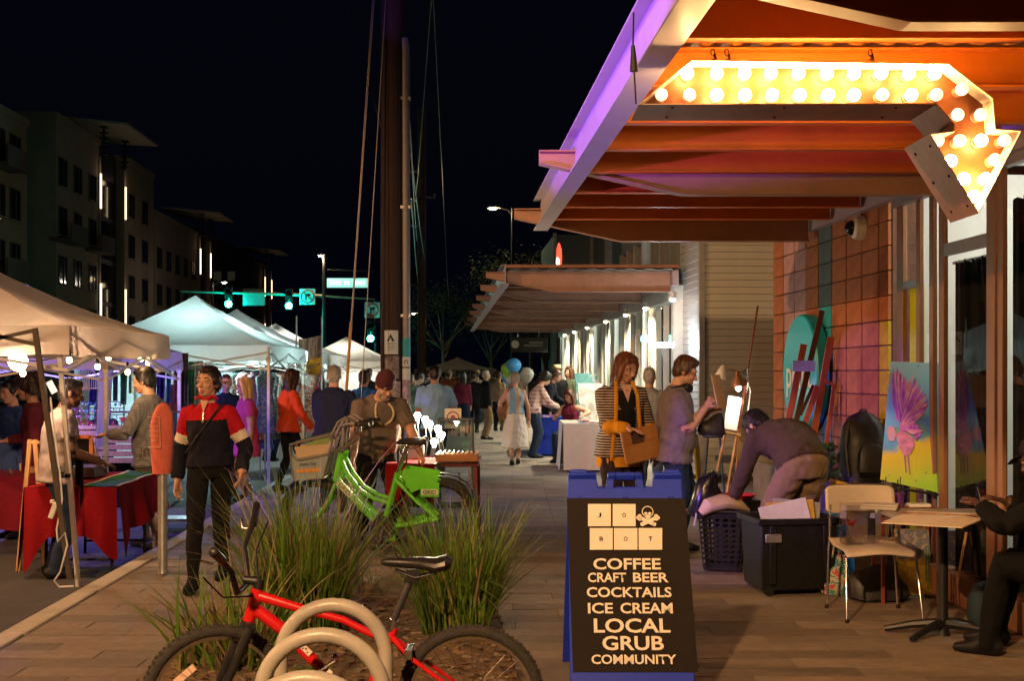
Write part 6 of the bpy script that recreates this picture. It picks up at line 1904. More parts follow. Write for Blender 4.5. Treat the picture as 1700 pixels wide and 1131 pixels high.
def person(label, loc, rz=0., H=1.7, fem=False, lean=0., twist=0., hy=0., hp=0., hr=None, hl=None, fr=None, fl=None, hz=None, hx=0., hipy=0., top=None, bot=None, acc=None,
           skirt=None, shorts=False, sleeve=1., hem=-.07, hair='short', hairc='brown', skin='fair', vox=.012, shoe=None, belly=0., girth=1., curl=.45, fold=.010, armmix=None, yoke=None,
           pr=None, pl_=None, hi=True, group=None, knee=None, roll=0., slim=0., flare=0., beard=None, brim=None, chin=None, name='person', cat='person', lap=None):
    k = H / 1.7; kk = k
    P = Vector((hx, hipy, hz if hz is not None else .925 * k))
    a = R(lean)
    dv = lambda t: Vector((math.sin(R(roll)) * 1., -math.sin(t), math.cos(t))).normalized()
    S1 = P + dv(.55 * a) * .22 * k; S2 = S1 + dv(a) * .255 * k
    def spine(t):
        t *= k
        if t <= 0: return P + dv(.2 * a) * t
        return P + dv(.55 * a) * t if t < .22 * k else S1 + dv(a) * (t - .22 * k)
    tw = Matrix.Rotation(R(twist), 3, 'Z')
    SX = tw @ Vector((1, 0, 0))
    b = MB()
    g_ = girth
    R_ = [(-.07, .165, .118), (0, .168, .12), (.1, .155, .115), (.2, .163, .12), (.29, .180, .126), (.36, .184, .116), (.415, .165, .098), (.455, .10, .078), (.485, .062, .06)] if not fem else \
         [(-.07, .168, .124), (0, .17, .124), (.1, .14, .104), (.19, .140, .108), (.27, .155, .13), (.35, .158, .112), (.405, .142, .086), (.445, .08, .066), (.475, .05, .052)]
    rows = []
    if hem < -.08: rows.append((hem, R_[0][1] + .02 + flare, R_[0][2] + .02 + flare))
    rows += [(t, w, d) for t, w, d in R_ if t >= hem]
    cl = .012
    pts = [spine(t) + dv(a * .7).cross(Vector((1, 0, 0))) * 0 for t, w, d in rows]
    pts = [p + Vector((0, -belly * k * max(0, 1 - abs(t - .07) / .16) * .6, 0)) for p, (t, w, d) in zip(pts, rows)]
    rad = [((w * g_ + cl) * k, (d * g_ + cl + belly * max(0, 1 - abs(t - .07) / .16) * .7) * k) for t, w, d in rows]
    mi = [1] * (len(rows) - 1)
    if yoke:
        for i in range(len(mi)):
            if rows[i][0] >= .34: mi[i] = 6
    b.loft(pts, rad, SX, 20, mi, power=2.3)
    # pelvis
    b.loft([spine(.1), P, P - Vector((0, 0, .09 * k))], [((.145 if fem else .15) * g_ * k, .105 * g_ * k), (.166 * g_ * k, .118 * g_ * k), (.14 * g_ * k, .10 * k)], (1, 0, 0), 16, 2)
    # legs
    hipo = .088 * k
    for sgn, ft, kn in ((-1, fr, 'R'), (1, fl, 'L')):
        hp_ = P + Vector((sgn * hipo, 0, -.03 * k))
        f = Vector(ft) if ft else Vector((hx + sgn * .095 * k, 0, 0))
        an = f + Vector((0, .02, .085 * k))
        K, an = ik(hp_, an, .425 * k, .415 * k, (knee or {}).get(kn, (sgn * .06, -1, 0)))
        t1 = (.090 * g_ - slim) * k; t2 = (.066 * (g_ * .5 + .5) - slim * .7) * k; c1 = (.060 - slim * .4) * k; c2 = (.052 - slim * 1.2) * k
        if skirt is None or True:
            if shorts:
                e = hp_.lerp(K, .92)
                b.loft([hp_ + Vector((0, 0, .04)), hp_.lerp(K, .5), e], [t1 * 1.08, t1 * 1.05, t1 * 1.02], (1, 0, 0), 12, 2)
                b.loft([hp_.lerp(K, .6), K, K.lerp(an, .3), an + Vector((0, 0, -.03))], [.058 * k, .054 * k, .056 * k, .034 * k], (1, 0, 0), 12, 0)
            else:
                lm = 0 if skirt else 2
                if skirt: b.loft([hp_, K, K.lerp(an, .3), an + Vector((0, 0, -.03))], [.075 * k, .052 * k, .055 * k, .034 * k], (1, 0, 0), 12, 0)
                else: b.loft([hp_ + Vector((0, 0, .05)), hp_.lerp(K, .3), K, K.lerp(an, .35), an.lerp(K, .08), an + Vector((0, 0, -.045))], [t1, t1 * 1.0, t2 * 1.05, c1 * 1.05, c2, c2 * 1.1], (1, 0, 0), 12, lm)
        fd = Vector(((f.x - hx) * .35, -1, 0)).normalized() if not ft or len(ft) < 4 else Vector((math.sin(ft[3]), -math.cos(ft[3]), 0))
        sx = Vector((fd.y, -fd.x, 0))
        B0 = Vector((an.x, an.y, f.z if len(f) > 2 else 0))
        B0.z = an.z - .085 * k
        b.loft([B0 - fd * .075 * k + Vector((0, 0, .04)), B0 - fd * .04 * k + Vector((0, 0, .052)), B0 + fd * .04 * k + Vector((0, 0, .05)), B0 + fd * .12 * k + Vector((0, 0, .035)), B0 + fd * .185 * k + Vector((0, 0, .026))],
               [(.030 * k, .038), (.040 * k, .052), (.043 * k, .05), (.046 * k, .035), (.028 * k, .022)], sx, 12, 3, power=2.5)
    if skirt:
        z1 = skirt[0]; rr = skirt[1]
        b.loft([spine(.08), P - Vector((0, 0, .05)), Vector((P.x * .5, P.y * .3, (P.z + z1) / 2)), Vector((0, 0, z1))], [((.15) * k, .115 * k), (.185 * k, .14 * k), (.5 * (.19 + rr) * k, .5 * (.15 + rr * .8) * k), (rr * k, rr * .8 * k)], (1, 0, 0), 26, 2)
    # arms
    fin = MB()
    sw = (.168 if not fem else .143) * (.5 + .5 * g_)
    for sgn, tg, pole in ((-1, hr, pr), (1, hl, pl_)):
        sh_ = spine(.395) + SX * sgn * sw * k
        w_ = Vector(tg) if tg else sh_ + Vector((sgn * .07, -.02, -.53)) * k
        E, w_ = ik(sh_, w_, .285 * k, .25 * k, pole or (sgn * .5, .8, -.2))
        am = armmix or [1, 1, 1, 1, 1, 1]
        s0 = sh_ - SX * sgn * .035 * k
        up = [s0 + Vector((0, 0, .005)), sh_, sh_.lerp(E, .3), sh_.lerp(E, .55), sh_.lerp(E, .8), E]
        fo = [E, E.lerp(w_, .3), E.lerp(w_, .7), E.lerp(w_, .93), w_]
        q = .012 if sleeve > 0 else 0
        ur = [.055, .06, .053, .049, .045, .044]; frr = [.044, .043, .036, .031, .027]
        gg = .6 + .4 * g_
        if sleeve >= 1:
            b.loft(up, [(r + q) * k * gg for r in ur], (0, 1, 0), 12, [am[0], am[1], am[2], am[3], am[4]])
            b.loft(fo[:4], [(r + q) * k * gg for r in frr[:4]], (0, 1, 0), 12, am[5])
            b.loft([E.lerp(w_, .85), w_], [.029 * k, .026 * k], (0, 1, 0), 10, 0)
        else:
            b.loft(up, [r * k * gg for r in ur], (0, 1, 0), 12, 0); b.loft(fo, [r * k * gg for r in frr], (0, 1, 0), 12, 0)
            if sleeve > 0:
                n_ = max(2, int(round(sleeve * 5)) + 1); b.loft(up[:n_], [(r + .018) * k * gg for r in ur[:n_]], (0, 1, 0), 12, 1)
        fd = (w_ - E).normalized()
        hand(fin, b, w_, fd, Vector((-sgn, -.3, 0)) if abs(fd.z) > .6 else Vector((0, -.2, -1)), k, curl, 1 if sgn > 0 else -1, hi)
    # neck and head
    Hm = Matrix.Rotation(R(hy), 3, 'Z') @ Matrix.Rotation(R(hp), 3, 'X')
    nk = spine(.47); hc = spine(.50) + Hm @ Vector((0, -.018, .13)) * k + Vector((0, -math.sin(a) * .03, 0))
    hb = MB()
    b.loft([nk - dv(a) * .03, nk + dv(a) * .04, hc + Hm @ Vector((0, .012, -.06)) * k], [.062 * k * gg, .054 * k * gg, .053 * k * gg], (1, 0, 0), 12, 0)
    hq = lambda x, y, z: hc + Hm @ Vector((x, y, z)) * k
    hb.loft([nk + dv(a) * .045, hq(0, .012, -.05)], [.052 * k * gg, .052 * k * gg], (1, 0, 0), 12, 0)
    E_ = lambda m, c, r, mi=0, n=14, kk_=10: m.ell(hq(*c), [x * k for x in r], n, kk_, mi, Hm)
    fw = .95 if fem else 1.0
    E_(hb, (0, .012, .028), (.074 * fw, .094, .096)); E_(hb, (0, -.028, -.035), (.060 * fw, .062, .078)); E_(hb, (0, -.052, -.088), (.036 * fw, .034, .026)); E_(hb, (0, -.03, .02), (.066 * fw, .060, .06))
    for s_ in (-1, 1):
        E_(hb, (s_ * .034, -.066, -.03), (.024, .02, .02)); E_(hb, (s_ * .076 * fw, .012, -.012), (.009, .02, .032)); E_(hb, (s_ * .03, -.08, .021), (.026, .010, .008))
        E_(hb, (s_ * .009, -.099, -.037), (.009, .009, .007))
    hb.loft([hq(0, -.083, .012), hq(0, -.098, -.012), hq(0, -.113, -.033), hq(0, -.096, -.042)], [.008 * k, .010 * k, .013 * k, .010 * k], Hm @ Vector((1, 0, 0)), 8, 0)
    E_(hb, (0, -.088, -.067), (.024, .010, .0065), 5, 10, 6); E_(hb, (0, -.087, -.077), (.020, .011, .0065), 5, 10, 6)
    fin2 = MB()
    if hi:
        for s_ in (-1, 1):
            E_(fin2, (s_ * .031, -.0795, .004), (.0125, .0105, .0062), 8, 8, 6); E_(fin2, (s_ * .031, -.0865, .004), (.0062, .0045, .0060), 9, 8, 5)
            E_(fin2, (s_ * .031, -.082, .0108), (.018, .0115, .0048), 0, 8, 5); E_(fin2, (s_ * .031, -.081, -.0035), (.016, .0105, .004), 0, 8, 5); E_(fin2, (s_ * .032, -.0895, .027), (.021, .006, .0042), 4, 8, 5)
    # surfaces
    out = MB()
    co, nr, fs, ms = remesh(b, vox * (.9 + .1 * k), 4)
    vm = [0] * len(co)
    for f, m_ in zip(fs, ms):
        for i in f: vm[i] = m_
    sd_ = random.random() * 50
    if fold:
        for i in range(len(co)):
            if vm[i] in (1, 2, 6, 7):
                p = Vector(co[i]); n1 = noise.noise(Vector((p.x * 11 + sd_, p.y * 11, p.z * 6 + p.x * 5))); n2 = noise.noise(Vector((p.x * 24, p.y * 24 + sd_, p.z * 17)))
                co[i] += nr[i] * fold * (1.2 * (1 - 2 * abs(n1)) * .7 + .5 * n2)
    out.v = [tuple(map(float, p)) for p in co]; out.f = fs; out.m = ms
    co, nr, fs, ms = remesh(hb, .007 if hi else max(.015, vox * .7), 2)
    o0 = len(out.v); out.v += [tuple(map(float, p)) for p in co]; out.f += [[i + o0 for i in f] for f in fs]; out.m += ms
    for x in (fin, fin2):
        o0 = len(out.v); out.v += x.v; out.f += [[i + o0 for i in f] for f in x.f]; out.m += x.m
    mats_ = [SKIN[skin], top, bot, shoe or M_black, HAIR[hairc], LIP if skin != 'dark' else mat('lips_dark', (.12, .045, .04), .45), (acc or [top, top])[0], (acc or [top, top])[1], EYEW, EYED]
    po = out.build(name, mats_, None, loc, R(rz), ang=180)
    tag(po, label, cat, group)
    # hair or hat
    h = MB(); rib = MB(); rnd = random.Random(hash(label) % 1000 if False else len(label) * 7 + int(abs(loc[0]) * 100))
    if hair in ('short', 'long', 'bob', 'curly', 'bun', 'crop'):
        tk = {'crop': -.004, 'curly': .026}.get(hair, .006)
        E_(h, (0, .022, .042), (.080 + tk, .092 + tk, .090 + tk)); E_(h, (0, .055, -.01), (.070 + tk, .055 + tk, .07)); E_(h, (0, -.035, .092), (.055 + tk, .045 + tk * .5, .030 + tk * .6))
        if hair != 'crop':
            for s_ in (-1, 1): E_(h, (s_ * .070, .005, .022), (.014 + tk * .5, .045, .045))
        if hair == 'curly':
            for i in range(26):
                u, v = rnd.uniform(0, 6.28), rnd.uniform(-.5, 1); E_(h, (.095 * math.cos(u) * math.cos(v * .9), .03 + .1 * abs(math.sin(u)) * math.cos(v * .9), .02 + .1 * v), (.035, .035, .035), 0, 8, 6)
        if hair in ('long', 'bob'):
            L_ = .14 if hair == 'bob' else .40
            wd = .085 if hair == 'bob' else .095
            h.loft([hq(0, .03, .05), hq(0, .055, -.04), hq(0, .06, -.10), hq(0, .06, -.05) + Vector((0, .012, -L_ * .6)) * k, hq(0, .06, -.05) + Vector((0, .015, -L_)) * k], [(.08 * k, .05 * k), (wd * k, .05 * k), (wd * 1.0 * k, .045 * k), (wd * 1.0 * k, .035 * k), (wd * .6 * k, .012 * k)], Hm @ Vector((1, 0, 0)), 16)
            for s_ in (-1, 1):
                h.loft([hq(s_ * .045, -.045, .10), hq(s_ * .076, -.035, .04), hq(s_ * .084, -.02, -.04), hq(s_ * .08, -.008, -.10), hq(s_ * .078, .0, -.10) + Vector((0, .0, -L_ * (.35 if hair == 'bob' else .55))) * k], [(.025 * k, .018 * k), (.034 * k, .018 * k), (.042 * k, .018 * k), (.042 * k, .018 * k), (.028 * k, .010 * k)], Hm @ Vector((0, 1, 0)), 10)
        if hair == 'bun': E_(h, (0, .10, .10), (.045, .045, .042))
        if beard:
            E_(h, (0, -.058, -.092), (.046, .036, .034)); E_(h, (0, -.094, -.056), (.024, .008, .006))
        co, nr, fs, ms = remesh(h, .0085 if hi else .018, 2)
        for i in range(len(co)):
            p = Vector(co[i]) * 1.0; co[i] += nr[i] * (.006 * noise.noise(Vector((p.x * 38, p.y * 38, p.z * 9))) + .003 * noise.noise(p * 60))
        hm = MB(); hm.v = [tuple(map(float, p)) for p in co]; hm.f = fs; hm.m = [0] * len(fs)
        if hi:                                   # loose strands break the outline
            for i in range(1300 if hair in ('long', 'bob', 'curly') else 800):
                j = rnd.randrange(len(co)); p = Vector(co[j]); n_ = Vector(nr[j]); hl_ = Hm.transposed() @ (p - hc) / k
                if hl_.y < -.025 and hl_.z < .085: continue
                dn = Vector((rnd.uniform(-.4, .4), rnd.uniform(-.3, .4), -1)); dn = (dn - n_ * dn.dot(n_)).normalized()
                L2 = (.05 if hair in ('short', 'crop') else .12) * k * rnd.uniform(.4, 1.2); sd = dn.cross(n_) * .0018
                q1 = p + dn * L2 * .5 + n_ * .006; q2 = p + dn * L2 + n_ * rnd.uniform(-.004, .010)
                o0 = len(hm.v); hm.v += [tuple(x) for x in (p - sd, p + sd, q1 - sd, q1 + sd, q2)]; hm.f += [[o0, o0 + 1, o0 + 3, o0 + 2], [o0 + 2, o0 + 3, o0 + 4]]; hm.m += [0, 0]
        hm.build('hair', HAIR[hairc], po, ang=180)
    elif hair in ('beanie', 'cap', 'straw', 'fade'):
        m_ = brim
        if hair == 'beanie':
            h.loft([hq(0, .012, .01), hq(0, .014, .05), hq(0, .02, .10), hq(0, .025, .14), hq(0, .03, .155)], [(.084 * k, .104 * k), (.088 * k, .108 * k), (.078 * k, .095 * k), (.045 * k, .055 * k), (.01 * k, .01 * k)], Hm @ Vector((1, 0, 0)), 20); h.loft([hq(0, .010, .0), hq(0, .012, .045)], [(.088 * k, .108 * k), (.091 * k, .110 * k)], Hm @ Vector((1, 0, 0)), 20)
        elif hair == 'cap':
            h.loft([hq(0, .012, .035), hq(0, .014, .07), hq(0, .018, .11), hq(0, .02, .137)], [(.082 * k, .102 * k), (.082 * k, .10 * k), (.062 * k, .078 * k), (.01 * k, .01 * k)], Hm @ Vector((1, 0, 0)), 20); h.loft([hq(0, -.07, .042), hq(0, -.125, .036), hq(0, -.165, .024)], [(.074 * k, .008 * k), (.07 * k, .007 * k), (.035 * k, .005 * k)], Hm @ Vector((1, 0, 0)), 14)
        elif hair == 'straw':
            h.lathe([(.15 * k, .0), (.152 * k, .008), (.09 * k, .012), (.086 * k, .07), (.075 * k, .078), (.0, .08)], 22, hq(0, .012, .065), mtx=Hm)
        if hair != 'fade': h.build('hat', m_, po, ang=60)
        hh = MB(); E_(hh, (0, .03, .02), (.079, .088, .08)); E_(hh, (0, .06, -.02), (.066, .045, .06))
        if beard: E_(hh, (0, -.060, -.095), (.045, .036, .036)); E_(hh, (0, -.095, -.056), (.022, .008, .006)); E_(hh, (.05, -.03, -.06), (.016, .03, .04)); E_(hh, (-.05, -.03, -.06), (.016, .03, .04))
        hh.build('hair', HAIR[beard or hairc], po)
    po['hc'] = 0
    del po['hc']
    po_info = {'hq': hq, 'spine': spine, 'SX': SX, 'k': k, 'P': P}
    return po, po_info


def strap(po, pts, w, th, m, name='strap'):
    g = MB(); g.loft(pts, [(w, th)] * len(pts), (0, 0, 1), 8); return g.build(name, m, po)
random.seed(11)
K_NAVY = cloth('navy', (.010, .010, .018)); K_BLK = cloth('black', (.008, .008, .009)); K_RED = cloth('red', (.38, .008, .018)); K_WHT = cloth('offwhite', (.62, .54, .44)); K_JEAN = cloth('jeans', (.018, .03, .06)); K_KHAKI = cloth('khaki', (.20, .14, .085))
K_GREY = cloth('grey', (.11, .10, .105))
# ---- woman in the colour-block pullover, walking towards the viewer
s_ = 222.; L0 = W(345, 975, s_); L0.z = 0
po, pi = person('woman in navy pullover with red yoke and white sleeve bands walking towards us', L0, 0, 1.67, True, 0, 0, -16, -6, hr=(-.225, -.01, .80), hl=(.285, -.15, .87), fr=(-.05, -.24, 0), fl=(.06, .22, .02), roll=-1.6, hx=.018, top=K_NAVY, bot=K_BLK, acc=[K_RED, K_WHT],
                armmix=[6, 6, 6, 7, 1, 1], yoke=True, hair='short', hairc='dark', shoe=K_BLK, slim=.012, hem=-.02, vox=.0085, curl=.5)
g = MB(); g.loft([(-.085, -.04, 1.41), (-.05, -.075, 1.43), (0, -.085, 1.40)], [(.012, .005)] * 3, (0, 0, 1), 8); g.loft([(.085, -.04, 1.41), (.05, -.075, 1.43), (0, -.085, 1.40)], [(.012, .005)] * 3, (0, 0, 1), 8); g.build('collar', K_RED, po)
g = MB(); g.add([(-.03, -.108, 1.40), (.03, -.108, 1.40), (0, -.135, 1.31)], [(0, 1, 2)]); g.build('open_neck', SKIN['fair'], po, smooth=False)
g = MB(); g.tube([(0, -.137, 1.31), (0, -.150, 1.25)], .006, 6); g.ell((0, -.152, 1.245), (.008, .005, .014)); g.build('zip', M_chrome, po)
strap(po, [(.145, -.06, 1.405), (.06, -.148, 1.27), (-.04, -.158, 1.13), (-.13, -.128, 1.01)], .007, .004, M_black, 'bag_strap')
bt = thing('water_bottle', 'small clear water bottle in the hand of the woman in the navy pullover', 'bottle', loc=L0 + Vector((.33, -.13, .66)))
g = MB(); g.lathe([(.028, 0), (.031, .02), (.03, .10), (.012, .14), (.012, .15)], 14); g.build('body', glassm('bottle_plastic', (.8, .86, 1), .2), bt); g = MB(); g.lathe([(.014, .15), (.014, .17)], 10); g.build('cap', mat('cap_blue', (.05, .15, .5), .4), bt)

# ---- man in checked shirt and cargo shorts, side on
s_ = 167.6; L0 = W(252, 910, s_); L0.z = -.13
M_check = striped('check_shirt', (.085, .08, .075), (.16, .15, .145), 46, 2, .5, second=(0, 46, (.05, .05, .055)))
po, pi = person('man in checked grey shirt and cargo shorts browsing beside the red table', L0, -98, 1.82, False, 4, 0, 0, 12, hr=(-.17, -.36, 1.14), hl=(.16, -.38, 1.13), fr=(-.10, -.10, 0), fl=(.10, .12, 0), top=M_check, bot=cloth('cargo', (.075, .055, .045)), shorts=True, sleeve=1, hair='short', hairc='black', skin='fair', shoe=cloth('white_shoe', (.45, .41, .36)), hem=-.16, flare=.01, belly=.03, girth=1.06, vox=.013)
g = MB(); g.box((-.03, .0, 0), (.02, .16, .18)); o = g.build('cargo_pocket', MATS['cloth_cargo'], po, bevel=.01); o.location = (.215, .0, .72)
g = MB(); g.lathe([(.042, 0), (.043, .09)], 10, (.1, .13, .1)); g.build('sock', M_black, po)

# ---- stallholder at the red table
s_ = 196.; L0 = Vector((W(92, 620, s_).x, FPX / s_, -.13))
po, pi = person('stallholder in grey t-shirt with red lanyard and dark apron behind the red table', L0, 118, 1.72, False, 10, 0, 0, 14, hr=(-.2, -.34, .98), hl=(.2, -.34, .95), top=cloth('tee_grey', (.26, .22, .21)), bot=K_JEAN, sleeve=.62, hair='crop', hairc='black', skin='dark', hem=-.12, vox=.013)
strap(po, [(-.08, -.06, 1.42), (-.05, -.17, 1.3), (0, -.2, 1.12), (.05, -.17, 1.3), (.08, -.06, 1.42)], .006, .003, K_RED, 'lanyard')
g = MB(); g.grid(lambda u, v: (-.17 + .34 * u, -.175 - .02 * math.sin(u * 9) - .03 * math.sin(u * math.pi), .55 + .5 * v), 12, 8); g.build('apron', K_BLK, po)
# ---- two shoppers in the dark of the near tent
person('long-haired shopper in maroon deep in the shade of the near tent', Vector((W(62, 620, 165).x, FPX / 165, -.13)), -70, 1.74, True, 6, 0, 0, 10, top=cloth('maroon', (.075, .010, .02)), bot=K_BLK, hair='curly', hairc='dark', skin='tan', hem=-.2, vox=.014, hr=(-.15, -.3, 1.05))
person('shopper in a blue jacket at the left edge under the near tent', Vector((W(26, 620, 158).x, FPX / 158, -.13)), -40, 1.68, True, 4, 0, 10, 10, top=cloth('blue', (.02, .045, .16)), bot=K_BLK, hair='short', hairc='black', skin='fair', hem=-.2, vox=.014)
# ---- two women seated behind the crate table
for lab, px, py, tp, hc_, hs in (('dark-haired woman in patterned top seated behind the crate display', 173, 660, cloth('pattern_dark', (.07, .06, .065), var=.6, vs=26), 'brown', 'long'), ('blond woman in yellow seated beside the crate display', 128, 668, cloth('mustard', (.42, .24, .03)), 'blond', 'long')):
    s_ = 112.; L0 = Vector((W(px, 620, s_).x, FPX / s_, -.13))
    person(lab, L0, 8, 1.62, True, 6, 0, 0, 14, hz=.62, fr=(-.1, -.42, 0), fl=(.1, -.42, 0), hr=(-.12, -.32, .86), hl=(.12, -.32, .86), top=tp, bot=K_JEAN, hair=hs, hairc=hc_, vox=.016, group='women seated in the stall')
# ---- blond woman in pink, man behind her
s_ = 124.; person('blond woman in a pink dress looking left between the tents', Vector((W(410, 620, s_).x, FPX / s_, -.13)), -60, 1.70, True, 2, 0, 0, 5, top=cloth('pink', (.50, .06, .19)), bot=cloth('pink', (.50, .06, .19)), skirt=(.62, .22), sleeve=.55, hair='long', hairc='blond', vox=.014)
s_ = 116.; person('man in dark blue between the walking woman and the blond woman', Vector((W(375, 620, s_).x, FPX / s_, -.13)), 25, 1.74, False, 0, 0, 0, 5, top=cloth('dkblue', (.012, .02, .05)), bot=K_BLK, hair='crop', hairc='brown', vox=.015)
# ---- woman in orange fleece at the clothes rail
s_ = 123.; L0 = Vector((W(478, 620, s_).x, FPX / s_, 0))
person('long-haired woman in orange fleece and black leggings at the clothes rail', L0, 128, 1.68, True, 3, 0, 0, 12, hr=(-.28, -.22, .86), hl=(.20, -.40, .98), fr=(-.1, -.08, 0), fl=(.1, .08, 0), top=cloth('orange', (.62, .07, .012)), bot=K_BLK, hair='long', hairc='brown', skin='fair', hem=-.10, flare=.02, slim=.014, vox=.012)
# ---- man in navy jacket seen from behind
s_ = 144.; L0 = Vector((W(552, 620, s_).x, FPX / s_, 0))
person('broad man in navy jacket seen from behind beside the guy wire', L0, 172, 1.72, False, 8, 0, 14, 10, hr=(-.3, -.16, .86), hl=(.2, -.4, .95), top=cloth('navy_jacket', (.014, .018, .05), bump=.6, bs=30), bot=K_JEAN, hair='crop', hairc='grey', hem=-.16, girth=1.18, belly=.04, vox=.0115, fold=.011)
s_ = 108.; person('shopper in bright blue anorak behind the man in the navy jacket', Vector((W(603, 620, s_).x, FPX / s_, 0)), 160, 1.66, False, 4, top=cloth('anorak', (.02, .10, .26)), bot=K_JEAN, hair='short', hairc='dark', hem=-.16, vox=.015)
# ---- bearded man in maroon beanie bending over the craft table
s_ = 176.; L0 = Vector((W(628, 620, s_).x, FPX / s_ + .12, 0))
po, pi = person('bearded man in maroon beanie and long bead necklace bending over the craft table', L0, 16, 1.76, False, 34, 0, 14, 30, hz=.92, hipy=.15, hr=(-.30, -.32, .82), hl=(.34, -.40, .80), fr=(-.14, .15, 0), fl=(.14, .05, 0), top=cloth('taupe', (.145, .115, .10)), bot=K_BLK, sleeve=.75, hair='beanie', brim=mat('knit_maroon', (.055, .010, .018), .95, bump=.8, bs=70, st=(1, 1, .4)), hairc='grey', beard='grey', hem=-.14, girth=1.2, belly=.06, vox=.0115, fold=.010)
g = MB()
n0 = pi['spine'](.46); n1 = pi['spine'](.18)
bp2 = []
for i in range(44):
    u = i / 43; x = math.sin(u * 2 * math.pi) * .085; f_ = (1 - math.cos(u * 2 * math.pi)) / 2
    p = n0.lerp(Vector((n1.x + .02, n1.y - .20, n1.z + .02)), f_); p.x += x; p.y -= .10 * math.sin(f_ * math.pi) + .06 * (1 - f_) * (abs(x) / .085)
    g.ell(p, (.011, .011, .011), 7, 5)
o = g.build('bead_necklace', mat('beads', (.62, .50, .32), .4), po); o['kind'] = 'stuff'
# ---- man in light blue t-shirt
s_ = 118.; person('man in light blue t-shirt standing behind the craft table lamps', Vector((W(722, 620, s_).x, FPX / s_, 0)), 200, 1.74, False, 2, 0, -24, 4, hr=(-.20, -.26, 1.08), hl=(.10, -.28, 1.08), top=cloth('lightblue', (.22, .40, .62)), bot=K_JEAN, sleeve=.7, hair='crop', hairc='black', skin='tan', hem=-.12, girth=1.08, vox=.013)
# ---- woman in white skirt and patchwork waistcoat
s_ = 95.; L0 = W(855, 772, s_); L0.z = 0
M_patch = striped('patchwork', (.15, .30, .50), (.42, .33, .24), 5.2, 0, .5)
po, pi = person('grey-haired woman in patchwork waistcoat and long white skirt walking away', L0, 182, 1.64, True, 6, 0, -18, 6, hr=(-.25, -.02, .78), hl=(.22, -.1, .92), fr=(-.06, -.16, 0), fl=(.06, .16, .0), top=M_patch, bot=cloth('white_skirt', (.66, .62, .60), var=.06), skirt=(.30, .25), sleeve=0, hair='short', hairc='grey', hem=-.06, vox=.013, fold=.010)
bgx = thing('shoulder_bag', 'brown fringed leather shoulder bag of the woman in the white skirt', 'bag', loc=L0 + Vector((-.17, -.02, .80)))
g = MB(); g.loft([(0, 0, .26), (0, 0, .16), (.01, 0, .03), (.02, 0, .0)], [(.12, .03), (.15, .06), (.13, .06), (.08, .03)], (1, 0, 0), 14); g.build('body', mat('leather_brown', (.16, .055, .025), .55), bgx)
g = MB()
for i in range(16):
    x = -.11 + i * .017; g.bar((x, -.055, .06), (x + .01, -.06, -.10 - .04 * math.sin(i)), .006, .004)
o = g.build('fringe', mat('fringe_olive', (.2, .17, .07), .8), bgx); o['kind'] = 'stuff'
g = MB(); g.tube([(0, 0, .25), (.05, -.02, .5), (.12, .0, .62)], .012, 6); g.build('strap', MATS['leather_brown'], bgx)

# ---- woman in striped cardigan
s_ = 183.; L0 = Vector((W(1030, 620, s_).x, FPX / s_, 0))
M_card = striped('cardigan_stripes', (.022, .010, .014), (.46, .38, .32), 42, 2, .66)
K_MUS = cloth('mustard2', (.50, .22, .012))
po, pi = person('woman in striped cardigan with mustard trim holding a brown clutch bag', L0, 14, 1.82, True, 2, 0, 22, 20, hr=(-.04, -.34, 1.11), hl=(.30, -.08, .90), fr=(-.11, 0, 0), fl=(.11, .05, 0), top=M_card, bot=cloth('plum_jean', (.028, .018, .026)), hair='bob', hairc='auburn', skin='fair', hem=-.12, flare=.0, girth=1.16, belly=.02, vox=.013, armmix=[1, 1, 1, 1, 1, 6], acc=[K_MUS, K_MUS])
k = pi['k']
g = MB(); g.grid(lambda u, v: (-.085 + .17 * u * 1.0, -(.150 + .028 * math.sin(u * math.pi)) * 1.0 - .02 * math.sin(v * 3.1), .98 + .47 * v), 8, 10); g.build('black_top', K_BLK, po)
g = MB(); g.add([(-.055, -.165, 1.50), (.055, -.165, 1.50), (0, -.205, 1.34)], [(0, 1, 2)]); g.build('neckline', SKIN['fair'], po, smooth=False)
for sg in (-1, 1):
    g = MB(); g.loft([(sg * .075, -.10, 1.53), (sg * .10, -.175, 1.40), (sg * .11, -.195, 1.2), (sg * .13, -.185, 1.0), (sg * .14, -.17, .82)], [(.018, .008)] * 5, (1, 0, 0), 8); g.build('trim', K_MUS, po)
g = MB(); g.loft([(0, .0, .76), (0, 0, .86)], [(.228, .176), (.226, .172)], (1, 0, 0), 24, cap=False); g.build('hem_band', K_MUS, po)
cb_ = thing('clutch_bag', 'flat tan envelope clutch bag held by the woman in the striped cardigan', 'bag', loc=L0 + Matrix.Rotation(R(14), 3, 'Z') @ Vector((.07, -.33, 1.0)), rz=R(14))
cb_.rotation_euler = (0, R(-12), R(14))
g = MB(); g.box((0, 0, -.03), (.34, .04, .30)); g.build('body', mat('tan_leather', (.30, .125, .03), .55, var=.2), cb_, bevel=.012)
g = MB(); g.prism([(-.165, .0), (.165, .0), (.165, .115), (-.165, .115)], .008, Matrix.Translation((0, -.028, 0))); g.build('flap', MATS['tan_leather'], cb_, bevel=.003)
g = MB(); g.box((-.03, -.031, .05), (.11, .006, .11)); g.build('dark_patch', mat('patch_brown', (.06, .018, .012), .6), cb_)
